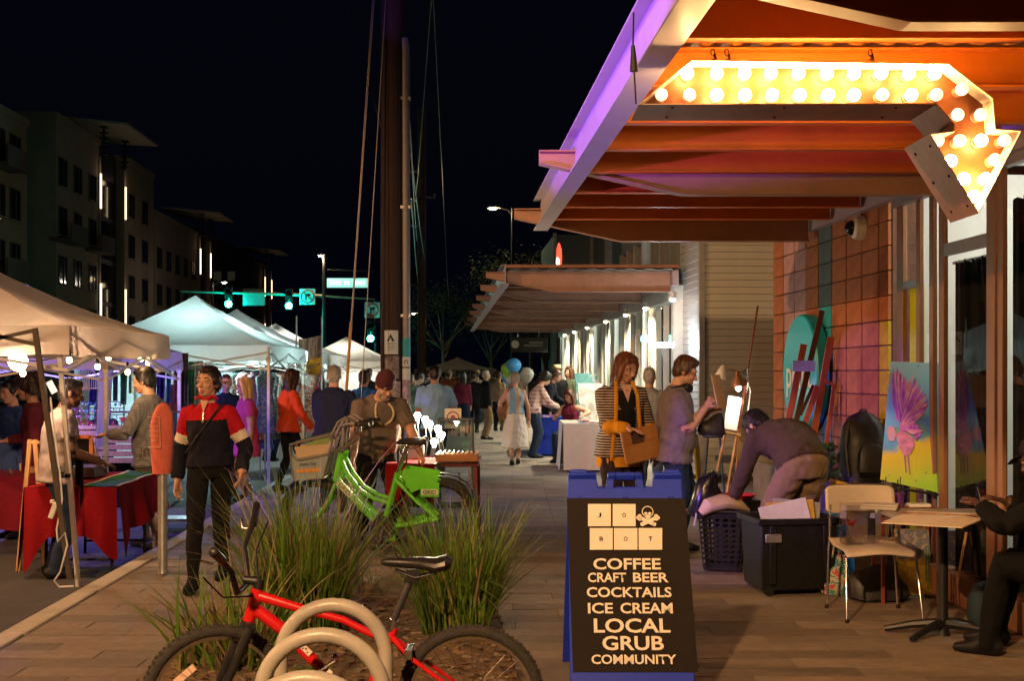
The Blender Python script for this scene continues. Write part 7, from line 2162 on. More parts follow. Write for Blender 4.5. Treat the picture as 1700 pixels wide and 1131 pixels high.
# ---- man in grey shirt with headphones, side on
s_ = 186.; L0 = Vector((W(1118, 620, s_).x, FPX / s_, 0))
po, pi = person('man in grey shirt with headphones round his neck sketching on a board', L0, 82, 1.79, False, 5, 0, 0, 22, hr=(-.09, -.28, 1.30), hl=(.13, -.30, 1.24), pr=(-.3, .3, -1), pl_=(.3, .3, -1), fr=(-.1, .05, 0), fl=(.1, -.06, 0), top=cloth('grey_shirt', (.15, .125, .135)), bot=K_JEAN, sleeve=.8, hair='short', hairc='brown', skin='fair', hem=-.15, girth=1.1, belly=.05, vox=.013, curl=.9)
g = MB(); c = pi['spine'](.475); g.tube([c + Vector((.1 * math.cos(a), .02 - .11 * math.sin(a), .03 * math.sin(a))) for a in [R(200 - 22 * i) for i in range(11)]], .012, 8)
for sg in (-1, 1): g.lathe([(.04, -.018), (.045, 0), (.04, .018)], 14, c + Vector((sg * .07, -.10, -.005)), mtx=rot_to((sg * .5, -.6, 0)))
tag(g.build('headphones', M_black, loc=L0, rz=R(82)), 'black headphones hanging round the neck of the man in the grey shirt', 'headphones')
g = MB()
for sg in (-1, 1):
    g.tube([pi['hq'](sg * .033 + .02 * math.cos(a), -.098, .004 + .016 * math.sin(a)) for a in [2 * math.pi * i / 12 for i in range(12)]], .0018, 5, closed=True); g.tube([pi['hq'](sg * .053, -.096, .006), pi['hq'](sg * .078, 0, .01)], .0018, 5)
g.build('glasses', M_dark, po)
d_ = Matrix.Rotation(R(82), 3, 'Z')
cbd = thing('card_board', 'beige card held upright by the man in the grey shirt', 'card', loc=L0 + d_ @ Vector((.05, -.40, 1.44)), rz=R(50)); cbd.rotation_euler = (R(-12), 0, R(60))
g = MB(); g.box((0, 0, 0), (.22, .006, .30)); g.build('sheet', mat('card_beige', (.55, .43, .28), .8), cbd)
sack('camera_bag', 'small black bag hanging at the chest of the man in the grey shirt', 'bag', L0 + d_ @ Vector((.0, -.34, 1.05)), (.13, .08), .16, M_bp, 7, .03)
# ---- person at the storefront between the two
s_ = 132.; person('grey-haired man in grey shirt and jeans facing the lit storefront', Vector((W(1077, 620, s_).x, FPX / s_, 0)), 160, 1.70, False, 4, top=cloth('pale_grey', (.24, .25, .26)), bot=cloth('jeans2', (.05, .09, .16)), sleeve=.7, hair='crop', hairc='grey', hem=-.12, vox=.014)
# ---- bent man packing
s_ = 214.; L0 = Vector((W(1312, 620, s_).x, FPX / s_, 0))
po, pi = person('man in dark hoodie and khaki trousers bending over, back to the viewer', L0, -158, 1.80, False, 80, 0, 8, 60, hz=.90, hipy=.18, hr=(-.22, -.52, .42), hl=(.24, -.50, .50), fr=(-.17, .10, 0), fl=(.17, .02, 0), top=cloth('hoodie', (.060, .042, .030), bump=.6, bs=30), bot=K_KHAKI, hair='short', hairc='black', hem=-.05, girth=1.15, vox=.013, fold=.011)
g = MB(); c = pi['spine'](.45); g.ell(c + Vector((0, -.02, -.0)), (.14, .11, .11), 16, 10); g.build('hood', MATS['cloth_hoodie'], po)
# ---- seated man drawing at the table
L0 = Vector((3.06, 6.74, 0))
po, pi = person('man in dark cap and black clothes seated drawing at the small table', L0, -128, 1.76, False, 26, 0, -6, 22, hz=.52, hipy=.16, fr=(-.14, -.40, 0), fl=(.16, -.36, 0), hr=(-.20, -.34, .84), hl=(.10, -.40, .84), top=cloth('blackcoat', (.006, .006, .006)), bot=cloth('darkgrey', (.005, .005, .005)), hair='cap', brim=cloth('cap_dark', (.016, .010, .014)), hairc='black', skin='dark', hem=-.1, girth=1.15, vox=.013)
g = MB(); g.ell(pi['hq'](-.04, -.088, .075), (.02, .006, .014)); g.build('cap_badge', mat('badge_red', (.5, .05, .05), .6), po)
pen = thing('pen', 'thin pen in the hand of the seated man', 'pen', loc=L0 + Matrix.Rotation(R(-128), 3, 'Z') @ Vector((-.17, -.46, .83))); g = MB(); g.tube([(0, 0, -.05), (-.03, .02, .09)], .004, 6); g.build('barrel', M_chrome, pen)
st2 = thing('low_stool', 'dark low stool under the seated man', 'stool', loc=(3.09, 6.83, 0))
g = MB(); g.lathe([(.16, .40), (.17, .42), (.16, .43), (0, .432)], 18); g.build('seat', M_dark, st2)
for a in range(4): g = MB(); c_, s2 = math.cos(a * 1.571 + .4), math.sin(a * 1.571 + .4); g.tube([(c_ * .16, s2 * .16, 0), (c_ * .12, s2 * .12, .41)], .01, 8); g.build('leg', M_steel, st2)

# ================================================================ crowd along the far storefront
def far_p(label, px, s, rz, H, fem, tp, bt, hair, hc_, **kw):
    return person(label, Vector((W(px, 620, s).x, FPX / s, 0)), rz, H, fem, top=tp, bot=bt, hair=hair, hairc=hc_, vox=kw.pop('vox', .020), hi=False, group='people strolling further along', **kw)
K_MAR = cloth('maroon2', (.11, .012, .03)); K_TAN = cloth('tan', (.30, .22, .15)); K_SAGE = cloth('sage', (.10, .12, .07)); K_PLAID = striped('plaid_pink', (.40, .27, .25), (.20, .10, .12), 14, 2, .6, second=(0, 14, (.5, .4, .36)))
far_p('dark-haired woman in maroon top and denim shorts seen from behind', 768, 66, 178, 1.66, True, K_MAR, K_JEAN, 'long', 'black', shorts=True, skin='fair')
far_p('man in black jacket and khaki trousers facing right in the crowd', 806, 69, 110, 1.70, False, K_BLK, K_KHAKI, 'crop', 'grey', hem=-.16)
far_p('person in black trousers behind the maroon top woman', 786, 62, 170, 1.66, False, K_NAVY, K_BLK, 'short', 'dark')
far_p('man in tan cap and rust shirt left of the maroon top woman', 745, 60, 150, 1.72, False, cloth('rust', (.28, .07, .03)), K_JEAN, 'cap', 'dark', brim=K_TAN)
far_p('man in straw hat far back by the balloons', 792, 52, 200, 1.70, False, K_TAN, K_JEAN, 'straw', 'dark', brim=mat('straw', (.5, .36, .16), .8))
far_p('curly-haired woman in pink plaid shirt leaning over the blue table', 886, 88, 105, 1.68, True, K_PLAID, K_JEAN, 'curly', 'black', lean=22, hp=25, hr=(-.16, -.46, .95), hl=(.16, -.46, .95), vox=.014)
far_p('shopper in navy with striped sleeves bending at the blue table', 905, 78, 80, 1.72, False, K_NAVY, K_BLK, 'short', 'brown', lean=24, hp=20, hl=(.16, -.44, .95))
far_p('man in boater hat and black coat behind the blue table', 924, 74, 10, 1.80, False, K_BLK, K_BLK, 'straw', 'dark', brim=MATS['straw'], vox=.015)
far_p('auburn-haired person in white scarf beside the boater hat man', 946, 72, -50, 1.78, True, K_SAGE, K_BLK, 'bob', 'auburn', vox=.015)
far_p('red-haired girl in sleeveless maroon top sitting at the blue table', 947, 92, -30, 1.62, True, K_MAR, K_JEAN, 'long', 'red', sleeve=0, hz=.60, fr=(-.1, -.4, 0), fl=(.1, -.4, 0), hp=20, hl=(.26, -.02, .84), hr=(-.12, -.34, .84), vox=.013)
far_p('person in tan vest left of the woman in the white skirt', 828, 60, 160, 1.66, True, K_TAN, K_BLK, 'short', 'brown')
far_p('shopper with phone between the big pole and the blue t-shirt man', 692, 84, 120, 1.66, True, K_SAGE, K_JEAN, 'short', 'dark', hp=20, hr=(-.1, -.36, 1.15))
far_p('shopper in dark red right of the big pole', 680, 78, 90, 1.62, True, K_MAR, K_BLK, 'long', 'brown')
far_p('small child-sized figure in pink by the big pole', 668, 80, 100, 1.5, True, MATS['cloth_pink'], K_JEAN, 'long', 'dark')
far_p('man in rust coat far back beside the grey tent', 760, 48, 190, 1.72, False, MATS['cloth_rust'], K_JEAN, 'short', 'dark', vox=.026)
far_p('far stroller in sage green next to the black jacket man', 822, 50, 185, 1.68, False, K_SAGE, K_BLK, 'short', 'brown', vox=.026)
far_p('far stroller in grey between the tan cap and the big pole', 712, 52, 170, 1.68, False, K_GREY, K_BLK, 'short', 'dark', vox=.026)
for i, (px, s, tp, rz) in enumerate(((448, 92, K_NAVY, 150), (520, 84, K_MAR, 120), (536, 76, K_GREY, 200), (612, 74, K_BLK, 170), (655, 66, K_TAN, 190), (330, 88, K_BLK, 60), (300, 84, K_MAR, 20))):
    far_p(['navy-clad shopper at the clothes rail behind the blond woman', 'maroon-clad shopper under the striped banner', 'grey-clad shopper right of the striped banner', 'black-clad shopper left of the big pole', 'tan-clad shopper behind the big pole', 'black-clad shopper behind the walking woman', 'maroon-clad shopper behind the checked shirt man'][i], px, s, rz, 1.62 + .04 * (i % 4), i % 2 == 1, tp, K_JEAN, ['crop', 'long', 'short'][i % 3], ['brown', 'dark', 'blond'][i % 3], hp=12, vox=.026)
for i, (px, s, tp) in enumerate(((700, 56, K_BLK), (722, 46, K_MAR), (736, 44, K_WHT), (752, 42, K_NAVY), (776, 44, K_TAN), (836, 44, K_BLK), (850, 40, K_MAR), (892, 46, K_GREY), (908, 42, K_TAN), (720, 62, K_NAVY))):
    far_p('%s person far back, %s in the distant row of strollers' % (['black-clad', 'maroon-clad', 'white-clad', 'navy-clad', 'tan-clad', 'second black-clad', 'second maroon-clad', 'grey-clad', 'second tan-clad', 'second navy-clad'][i], ['leftmost', 'second', 'third', 'fourth', 'fifth', 'sixth', 'seventh', 'eighth', 'last', 'nearest'][i]), px, s, 150 + i * 23 % 70, 1.6 + .03 * (i * 7 % 6), i % 2 == 0, tp, [K_JEAN, K_BLK, K_KHAKI][i % 3], ['long', 'crop', 'short', 'bun'][i % 4], ['dark', 'brown', 'black', 'grey', 'blond'][i % 5], vox=.03)
far_p('far stroller in white behind the plaid shirt woman', 866, 48, 175, 1.68, True, K_WHT, K_JEAN, 'bun', 'dark', vox=.026)

# ================================================================ stall under the near tent
def rel(t, px, py, s, dy=0.): return W(px, py, s) - t.location + Vector((0, dy, 0))
# legs of the near tent (part of it): white one leaning at the kerb, dark scissor frame beside it
tf = mat('tent_frame_dark', (.10, .075, .055), .5, metal=.4)
g = MB(); g.bar(rel(T1, 97, 560, 205), rel(T1, 130, 975, 205), .034, .034); g.build('leg', M_tfr, T1); g = MB(); g.box(rel(T1, 114, 790, 205), (.045, .045, .03)); g.build('leg_clip', M_black, T1)
g = MB(); g.bar(rel(T1, 58, 545, 214), rel(T1, 116, 962, 214), .036, .036); g.build('leg', tf, T1)
g = MB(); g.bar(rel(T1, 60, 548, 212), rel(T1, -60, 575, 212), .02, .03); g.bar(rel(T1, 58, 572, 212), rel(T1, -60, 545, 212), .02, .03); g.build('scissor_strut', tf, T1)
g = MB(); g.bar(rel(T1, 246, 585, 167), rel(T1, 246, 600, 167) * 1.0 - Vector((0, 0, 1.7)), .034, .034); g.build('leg', M_tfr, T1)
# red cloth table
rt = thing('trestle_table', 'folding trestle table under the red cloth at the kerb', 'table', loc=(W(150, 620, 185).x, 11.0, -.13), rz=R(4))
g = MB(); g.box((0, 0, .735), (.72, 1.6, .04)); g.build('table_top', M_white, rt, bevel=.004)
for y in (-.6, .6):
    g = MB(); g.tube([(-.28, y, 0), (-.28, y + .05, .5), (-.26, y + .08, .72)], .014, 8); g.build('leg', M_dark, rt); g = MB(); g.tube([(.28, y, 0), (.28, y + .05, .5), (.26, y + .08, .72)], .014, 8); g.build('leg', M_dark, rt); g = MB(); g.tube([(-.28, y, .12), (.28, y, .12)], .012, 8); g.build('brace', M_dark, rt)
K_CR = cloth('cloth_red', (.19, .003, .007), var=.1)
def drape(u, v):
    x = -.44 + .88 * u; y = -.86 + 1.72 * v
    fx = max(0, -.37 - x) + max(0, x - .37); fy = max(0, -.81 - y) + max(0, y - .81)
    return Vector((x, y, .76))
def cl_side(p0, p1, drop, n=26, amp=.035, sd=0.):
    g = MB()
    def f(u, v):
        p = Vector(p0).lerp(Vector(p1), u); dz = drop(u) * v
        d = (Vector(p1) - Vector(p0)).normalized(); nn = Vector((d.y, -d.x, 0))
        p = p + nn * (.012 + v * (.04 + amp * math.sin(u * 11 + sd) + .5 * amp * math.sin(u * 23 + sd * 2))); p.z -= dz; return p
    g.grid(f, n, 8); return g
tcx = thing('red_tablecloth', 'red tablecloth with green and white stripes draped over the trestle table', 'tablecloth', loc=rt.location, rz=R(4))
g = MB(); g.grid(lambda u, v: (-.38 + .76 * u, -.82 + 1.64 * v, .765 + .003 * math.sin(u * 9 + v * 14)), 16, 24); g.build('top', K_CR, tcx)
cl_side((-.38, -.82, .765), (.38, -.82, .765), lambda u: .42 + .28 * math.exp(-(u / .17) ** 2) + .22 * math.exp(-((1 - u) / .15) ** 2) + .02 * math.sin(u * 17), 60, .05).build('front_drop', K_CR, tcx)
cl_side((.38, -.82, .765), (.38, .82, .765), lambda u: .42 - .06 * u + .22 * math.exp(-(u / .10) ** 2) + .015 * math.sin(u * 23), 60, .045, sd=2.).build('side_drop', K_CR, tcx)
cl_side((-.38, .82, .765), (-.38, -.82, .765), lambda u: .34 + .4 * max(0, (u - .8) * 5), sd=4.).build('side_drop', K_CR, tcx)
g = MB(); g.grid(lambda u, v: (.10 + .275 * u, -.82 + 1.64 * v, .771 + .003 * math.sin(u * 9 + v * 14)), 6, 24); g.build('green_stripe', cloth('green', (.015, .11, .035)), tcx)
for x in (.09, .383): g = MB(); g.grid(lambda u, v: (x - .02 + .03 * u, -.825 + 1.65 * v, .774 + .003 * math.sin(v * 14)), 1, 24); g.build('white_stripe', K_WHT, tcx)
g = MB(); g.box((0, 0, .05), (.26, .36, .10)); tag(g.build('metal_box', mat('box_pewter', (.12, .11, .11), .4, metal=.6), loc=(W(150, 620, 178).x, 11.15, .645), bevel=.006), 'low grey metal box on the red tablecloth', 'box')
# crate display table further back
ct = thing('crate_display', 'slatted wooden crate counter carrying jewellery racks behind the red table', 'counter', loc=(W(160, 620, 128).x, FPX / 128, -.13))
for k in range(5):
    g = MB(); g.box((0, -.3, .62 + k * .085), (1.75, .02, .068)); g.build('slat', M_wood, ct, bevel=.003)
for x in (-.86, 0, .86): g = MB(); g.box((x, -.28, .8), (.05, .03, .46)); g.build('post', M_wood, ct)
g = MB(); g.box((0, 0, 1.03), (1.75, .62, .03)); g.build('top', M_wood, ct); g = MB(); g.box((0, -.2, .3), (1.7, .03, .58)); g.build('skirt', K_BLK, ct)
rnd = random.Random(31)
for i, (px, c) in enumerate(((140, (.10, .08, .08)), (165, (.06, .05, .06)), (188, (.2, .05, .05)), (215, (.45, .08, .04)))):
    t = thing('display_rack', ['wire jewellery rack left on the crate counter', 'dark jewellery rack second on the crate counter', 'jewellery rack with pendants third on the crate counter', 'bowl of orange trinkets at the right end of the crate counter'][i], 'rack', loc=(W(px, 620, 128).x, FPX / 128, .915), group='jewellery displays')
    if i < 3:
        g = MB()
        for x in (-.14, .14): g.bar((x, 0, 0), (x, 0, .32), .012, .012)
        for k in range(4): g.bar((-.14, 0, .06 + k * .085), (.14, 0, .06 + k * .085), .01, .01)
        g.build('frame', M_dark, t); g = MB()
        for k in range(42):
            p = Vector((rnd.uniform(-.13, .13), -.012, .05 + .085 * rnd.randint(0, 3) - rnd.uniform(.0, .04))); g.ell(p, (.008, .006, rnd.uniform(.008, .024)), 6, 4, rnd.randint(0, 2))
        o = g.build('pendants', [M_chrome, mat('bead_red', (.4, .03, .03), .4), mat('bead_teal', (.03, .2, .25), .4)], t); o['kind'] = 'stuff'
    else:
        g = MB(); g.lathe([(.05, 0), (.13, .10), (.12, .10), (.04, .01)], 16); g.build('bowl', mat('bowl_orange', c, .4), t); g = MB(); [g.ell((rnd.uniform(-.08, .08), rnd.uniform(-.08, .08), .1), (.03, .03, .02), 7, 5) for _ in range(14)]; o = g.build('trinkets', mat('trinket', (.6, .16, .06), .4), t); o['kind'] = 'stuff'
g = MB(); g.tube([(-.72, 0, 0), (-.72, 0, 1.02), (.72, 0, 1.02), (.72, 0, 0)], .016, 8); tag(g.build('garment_rail', M_chrome, loc=(W(262, 620, 140).x, FPX / 140, .12)), 'bare chrome rail standing between the red table and crate counter', 'rail')
bc = thing('bird_cage', 'white wire birdcage hanging over the crate counter', 'cage', loc=W(146, 646, 142))
g = MB(); [g.tube([(.12 * math.cos(a), .12 * math.sin(a), 0), (.12 * math.cos(a), .12 * math.sin(a), .14), (.07 * math.cos(a), .07 * math.sin(a), .21), (0, 0, .24)], .004, 5) for a in [2 * math.pi * i / 14 for i in range(14)]]; g.build('bars', M_white, bc)
g = MB(); g.lathe([(.125, 0), (.125, .012)], 16); g.build('base', M_white, bc); g = MB(); g.box((0, -.11, .03), (.12, .02, .1)); g.build('label_card', K_WHT, bc)
g = MB(); g.tube([(0, 0, .24), (0, 0, .36)], .004, 5); g.build('hook', M_black, bc)
# wooden frame boards: tall easel and chalkboard
es_ = thing('wood_easel', 'pale wooden easel frame standing by the near tent leg', 'easel', loc=(W(55, 620, 190).x, FPX / 190, -.13))
for a, b in (((30, 925), (50, 730)), ((76, 925), (58, 730))): g = MB(); A, B = rel(es_, *a, 190), rel(es_, *b, 190); A.z = 0; g.bar(A, B, .035, .025, up=(0, 1, 0)); g.build('leg', M_wood, es_)
for py in (735, 840): g = MB(); g.bar(rel(es_, 46, py, 190), rel(es_, 66, py, 190), .03, .022); g.build('rung', M_wood, es_)
ck = thing('chalkboard', 'small wood-framed chalkboard between the stallholder and the crates', 'board', loc=W(135, 780, 165))
for x, z, w, h in ((-.1, .16, .035, .36), (.1, .16, .035, .36), (0, .33, .2, .035), (0, 0, .2, .035)): g = MB(); g.box((x, 0, z), (w, .025, h)); g.build('frame_bar', mat('frame_orange', (.55, .16, .06), .5), ck)
g = MB(); g.box((0, .01, .16), (.2, .01, .33)); g.build('slate', K_BLK, ck)
g = MB(); g.bar((.09, .03, .3), (.17, .2, -.25), .02, .02); g.build('prop', M_wood, ck)
# second red table at the left edge with goods
t2 = thing('dark_table', 'table with dark red cloth and glassware at the left edge under the tent', 'table', loc=(W(20, 620, 172).x, FPX / 172 + .2, -.13))
g = MB(); g.box((0, 0, .72), (1.1, .8, .05)); g.build('top', cloth('wine', (.12, .005, .015)), t2); cl_side((-.55, -.4, .745), (.55, -.4, .745), lambda u: .5).build('cloth_front', cloth('wine', (.12, .005, .015)), t2)
for i in range(14):
    p = Vector((rnd.uniform(-.45, .45), rnd.uniform(-.3, .25), 0)) + t2.location; p.z = .617; h = rnd.uniform(.06, .16); r_ = rnd.uniform(.025, .05)
    g = MB(); g.lathe([(r_ * .7, 0), (r_, h * .3), (r_ * .9, h * .7), (r_ * .4, h * .85), (r_ * .5, h)], 12); tag(g.build('ornament', [M_chrome, mat('orn_red', (.25, .03, .03), .3), mat('orn_dark', (.05, .04, .05), .2), mat('orn_cream', (.4, .32, .25), .4)][i % 4], loc=p), ['silver', 'dark red', 'near-black', 'cream'][i % 4] + ' ornament on the dark red table at the left edge', 'ornament', 'ornaments on the dark table')
# string of bulbs along the valance, big flood bulb
sl_pts = [(120, 595), (135, 590), (156, 596), (162, 608), (180, 594), (211, 608), (232, 594)]
E_s = emis('string_bulb', (1, .60, .28), 45)
g = MB(); g.tube([W(-20, 590, 196), W(60, 600, 190), W(115, 592, 186), W(150, 584, 180), W(190, 587, 172), W(246, 588, 166)], .005, 6); tag(g.build('light_cable', M_black), 'black cable of the string lights under the near tent edge', 'cable')
for i, (x, y) in enumerate(((115, 598), (162, 609), (180, 594), (212, 618), (234, 596), (38, 620))):
    s2 = 186 - (x - 115) * .15
    t = thing('string_bulb', ['first', 'second', 'third', 'fourth', 'fifth', 'sixth'][i] + ' small warm bulb of the string under the near tent edge' if i < 5 else 'small warm bulb hanging near the left edge under the tent', 'bulb', loc=W(x, y, s2), group='string bulbs')
    g = MB(); g.ell((0, 0, 0), (.025, .025, .03), 10, 8); g.build('glass', E_s, t); g = MB(); g.lathe([(.014, .02), (.016, .075), (.006, .1)], 8); g.build('socket', M_black, t)
    lamp('light', 'POINT', (0, -.035, -.05), 3.2, (1, .58, .26), t, .03)
t = thing('flood_bulb', 'big glaring bare bulb under the near tent at the left edge', 'bulb', loc=W(30, 600, 204))
g = MB(); g.ell((0, 0, 0), (.075, .075, .08), 14, 10); g.build('glass', emis('flood_glow', (1, .72, .42), 90), t); g = MB(); g.lathe([(.03, .07), (.035, .13), (.01, .2)], 10); g.build('socket', M_black, t)
lamp('light', 'POINT', (0, 0, -.13), 48, (1, .56, .32), t, .07)
# cord and plug along the dark leg, hanging white tag
g = MB(); g.tube([W(84, 660, 212), W(88, 700, 213), W(100, 790, 213), W(103, 830, 214), W(94, 880, 214), W(96, 900, 215), W(108, 885, 215), W(112, 905, 215), W(100, 950, 214), W(90, 965, 213), W(98, 975, 212), W(122, 974, 212)], .007, 8); tag(g.build('power_cord', M_white), 'white power cord tied down the dark tent leg', 'cord')
g = MB(); g.box((0, 0, 0), (.04, .04, .13), Matrix.Rotation(R(20), 3, 'Y')); g.box((-.01, 0, .07), (.03, .03, .03)); tag(g.build('plug_adapter', M_white, loc=W(89, 848, 213), bevel=.006), 'white plug adapter hanging on the dark tent leg', 'plug')
g = MB(); g.box((0, 0, 0), (.05, .006, .10), Matrix.Rotation(R(-28), 3, 'Y')); tag(g.build('price_tag', emis('glow_tag', (1, .85, .75), .9), loc=W(86, 643, 212)), 'bright white tag hanging by the dark tent leg', 'tag')  # paper tag glows by itself; its brightness is put into the material
# colourful scarves behind the crate counter
rnd = random.Random(77)
cols = [(.03, .05, .25), (.02, .16, .16), (.35, .03, .03), (.05, .03, .18), (.02, .10, .22), (.3, .05, .12), (.06, .05, .05), (.05, .18, .06), (.4, .3, .2)]
for i in range(18):
    px = 118 + i * 12.5; s2 = 112 - (i % 3) * 5
    if 225 < px < 243: continue
    t = thing('hanging_scarf', ['deep blue', 'teal', 'red', 'violet', 'petrol', 'rose', 'charcoal', 'green', 'sand'][i % 9] + ' scarf hanging %s the near tent back rail' % ('left on' if i < 9 else 'right on'), 'scarf', loc=(W(px, 620, s2).x, FPX / s2, .95), group='scarves on the back rail')
    g = MB(); w = rnd.uniform(.09, .15); L_ = rnd.uniform(.6, .95); g.grid(lambda u, v: (-w / 2 + w * u * (1 - .2 * v), .03 * math.sin(u * 12 + i), .95 - L_ * v), 12, 5); g.build('cloth', cloth('scarf%d' % (i % 9), cols[i % 9], var=.5, vs=12), t, rz=rnd.uniform(-.3, .3))
g = MB(); g.tube([W(100, 612, 110), W(345, 612, 110)], .012, 8); tag(g.build('back_rail', M_steel), 'thin steel rail across the back of the near tents', 'rail')

# parking meter under its salmon bag
pm = thing('parking_meter', 'parking meter post hooded by a salmon-red cloth bag at the kerb', 'parking meter', loc=GR(270, 952))
g = MB(); g.lathe([(.042, 0), (.038, .02), (.038, 1.0)], 16); g.build('post', M_steel, pm)
sM = (952 - 620) / 1.6
K_SAL = cloth('salmon', (.60, .145, .10), bump=.5, bs=18)
g = MB(); zz = [(787, .070, .045), (760, .086, .062), (730, .092, .072), (704, .090, .078), (685, .076, .07), (674, .045, .045), (669, .012, .012)]
g.loft([(rel(pm, 269 + (2 if py < 700 else 0), py, sM).x, 0, rel(pm, 0, py, sM).z) for py, a, b in zz], [(a, b) for py, a, b in zz], (1, 0, 0), 24, power=2.3)
for i, v in enumerate(g.v): g.v[i] = tuple(Vector(v) * 1 + Vector((1, 1, 0)) * .008 * noise.noise(Vector(v) * 14))
bgm = g.build('bag', K_SAL, pm)
M_ink = mat('bag_print', (.72, .42, .24), .8)
zt_ = rel(pm, 0, 692, sM).z; xb = rel(pm, 261, 0, sM).x
for k, (tx, w) in enumerate((('NO', .04), ('PARKING', .075), ('BY ORDER', .075), ('POLICE', .07), ('DEPT', .05))):
    text('lettering', tx, w, .024, M_ink, bgm, frame((xb, -.094, zt_ - .035 - k * .038), (1, -.12, 0), (0, 0, 1)), .012)
for a, b in (((-.05, 0), (.05, 0)), ((.05, 0), (.055, -.24)), ((-.05, -.24), (.055, -.24))):
    g = MB(); g.bar((xb + a[0], -.095 - a[0] * .12, zt_ + a[1]), (xb + b[0], -.095 - b[0] * .12, zt_ + b[1]), .004, .005); g.build('print_border', M_ink, bgm)

# ================================================================ clothes rails in the tents
rnd = random.Random(5)
gcols = [(.03, .03, .035), (.28, .05, .08), (.03, .05, .15), (.35, .30, .26), (.12, .03, .10), (.02, .12, .12), (.35, .08, .03), (.05, .05, .05)]
gn = ['black', 'crimson', 'navy', 'ivory', 'plum', 'teal', 'rust', 'charcoal']
ORD = ['first', 'second', 'third', 'fourth', 'fifth', 'sixth', 'seventh', 'eighth', 'ninth', 'tenth', 'eleventh']
def garments(px0, px1, s0, s1, n, where, seed):
    r = random.Random(seed)
    for i in range(n):
        u = i / (n - 1); px = px0 + (px1 - px0) * u; s2 = s0 + (s1 - s0) * u; c = (i * 3 + seed) % 8
        L_ = r.uniform(.85, 1.25); w = r.uniform(.17, .22)
        t = thing('hanging_dress', '%s patterned dress, %s from the left on the rail %s' % (gn[c], ORD[i], where), 'dress', loc=(W(px, 620, s2).x, FPX / s2, 1.58), rz=r.uniform(-.5, .5), group='dresses on rails')
        g = MB(); g.tube([(0, 0, .09), (.012, 0, .11), (0, 0, .13), (0, 0, .05)], .003, 5); g.tube([(-.17, 0, 0), (0, 0, .05), (.17, 0, 0)], .006, 6); g.build('hanger', M_black, t)
        g = MB(); g.loft([(0, 0, .03), (0, 0, -.05), (0, 0, -.35), (0, 0, -L_ * .7), (0, 0, -L_)], [(.07, .02), (.17, .05), (.13, .05), (w, .07), (w * 1.2, .08)], (1, 0, 0), 18)
        for j, v in enumerate(g.v): g.v[j] = tuple(Vector(v) + Vector((0, 1, 0)) * .02 * math.sin(v[0] * 60) * min(1, -v[2] + .05))
        g.build('cloth', daub('dress_print_%d' % c, [gcols[c], tuple(min(1, x * 2.2 + .04) for x in gcols[c]), gcols[c], gcols[(c + 3) % 8]], 18) if ('dress_print_%d' % c) not in bpy.data.materials else bpy.data.materials['dress_print_%d' % c], t)
    a, b = W(px0, 0, s0), W(px1, 0, s1); a.z = b.z = 1.71
    g = MB(); g.tube([a + Vector((0, 0, 0)), b], .013, 8); [g.tube([p, Vector((p.x, p.y, -.13))], .013, 8) for p in (a, b)]; tag(g.build('clothes_rail', M_steel), 'steel clothes rail of dresses ' + where, 'rail')
garments(352, 440, 96, 104, 11, 'in the pointed tent', 1); garments(432, 500, 100, 82, 10, 'behind the orange fleece', 2); garments(508, 522, 92, 78, 4, 'right of the orange fleece', 3)
# crates and small trolley behind the walking woman
tr = thing('hand_trolley', 'low wheeled trolley on the street left of the walking woman', 'trolley', loc=(W(290, 620, 150).x, FPX / 150, -.13))
g = MB(); g.box((0, 0, .12), (.55, .35, .03)); g.build('deck', M_steel, tr)
for x in (-.22, .22): g = MB(); g.lathe([(.05, -.012), (.05, .012)], 14, (x, -.15, .05), mtx=Matrix.Rotation(R(90), 3, 'X')); g.build('wheel', M_black, tr)

# ================================================================ craft table by the big pole
cr = thing('craft_table', 'low craft table with red cloth and dark lacquer top by the bicycles', 'table', loc=(W(722, 620, 172).x, FPX / 172, 0))
g = MB(); g.box((0, .2, .735), (.86, 1.1, .03)); g.build('table_top', mat('lacquer', (.10, .014, .012), .3), cr, bevel=.004)
for x in (-.4, .4):
    for y in (-.32, .72): g = MB(); g.bar((x, y, 0), (x, y, .72), .035, .035); g.build('leg', mat('leg_red', (.16, .02, .015), .4), cr)
cl_side((-.44, -.36, .752), (.02, -.36, .752), lambda u: .40).build('cloth_front', K_CR, cr)
g = MB(); g.grid(lambda u, v: (-.44 + .46 * u, -.36 + 1.0 * v, .755), 2, 2); g.build('cloth_top', K_CR, cr)
g = MB(); g.box((.22, -.1, .80), (.4, .34, .07)); tag(g.build('wood_tray', mat('tray_wood', (.34, .13, .04), .5), loc=cr.location, bevel=.004), 'shallow wooden tray of rings on the craft table', 'tray')
g = MB(); [g.ell((.06 + .045 * (i % 8), -.22 + .05 * (i // 8), .845), (.014, .014, .012), 7, 5) for i in range(40)]; o = tag(g.build('rings', M_chrome, loc=cr.location), 'rows of small silver rings in the wooden tray', 'jewellery', kind='stuff')
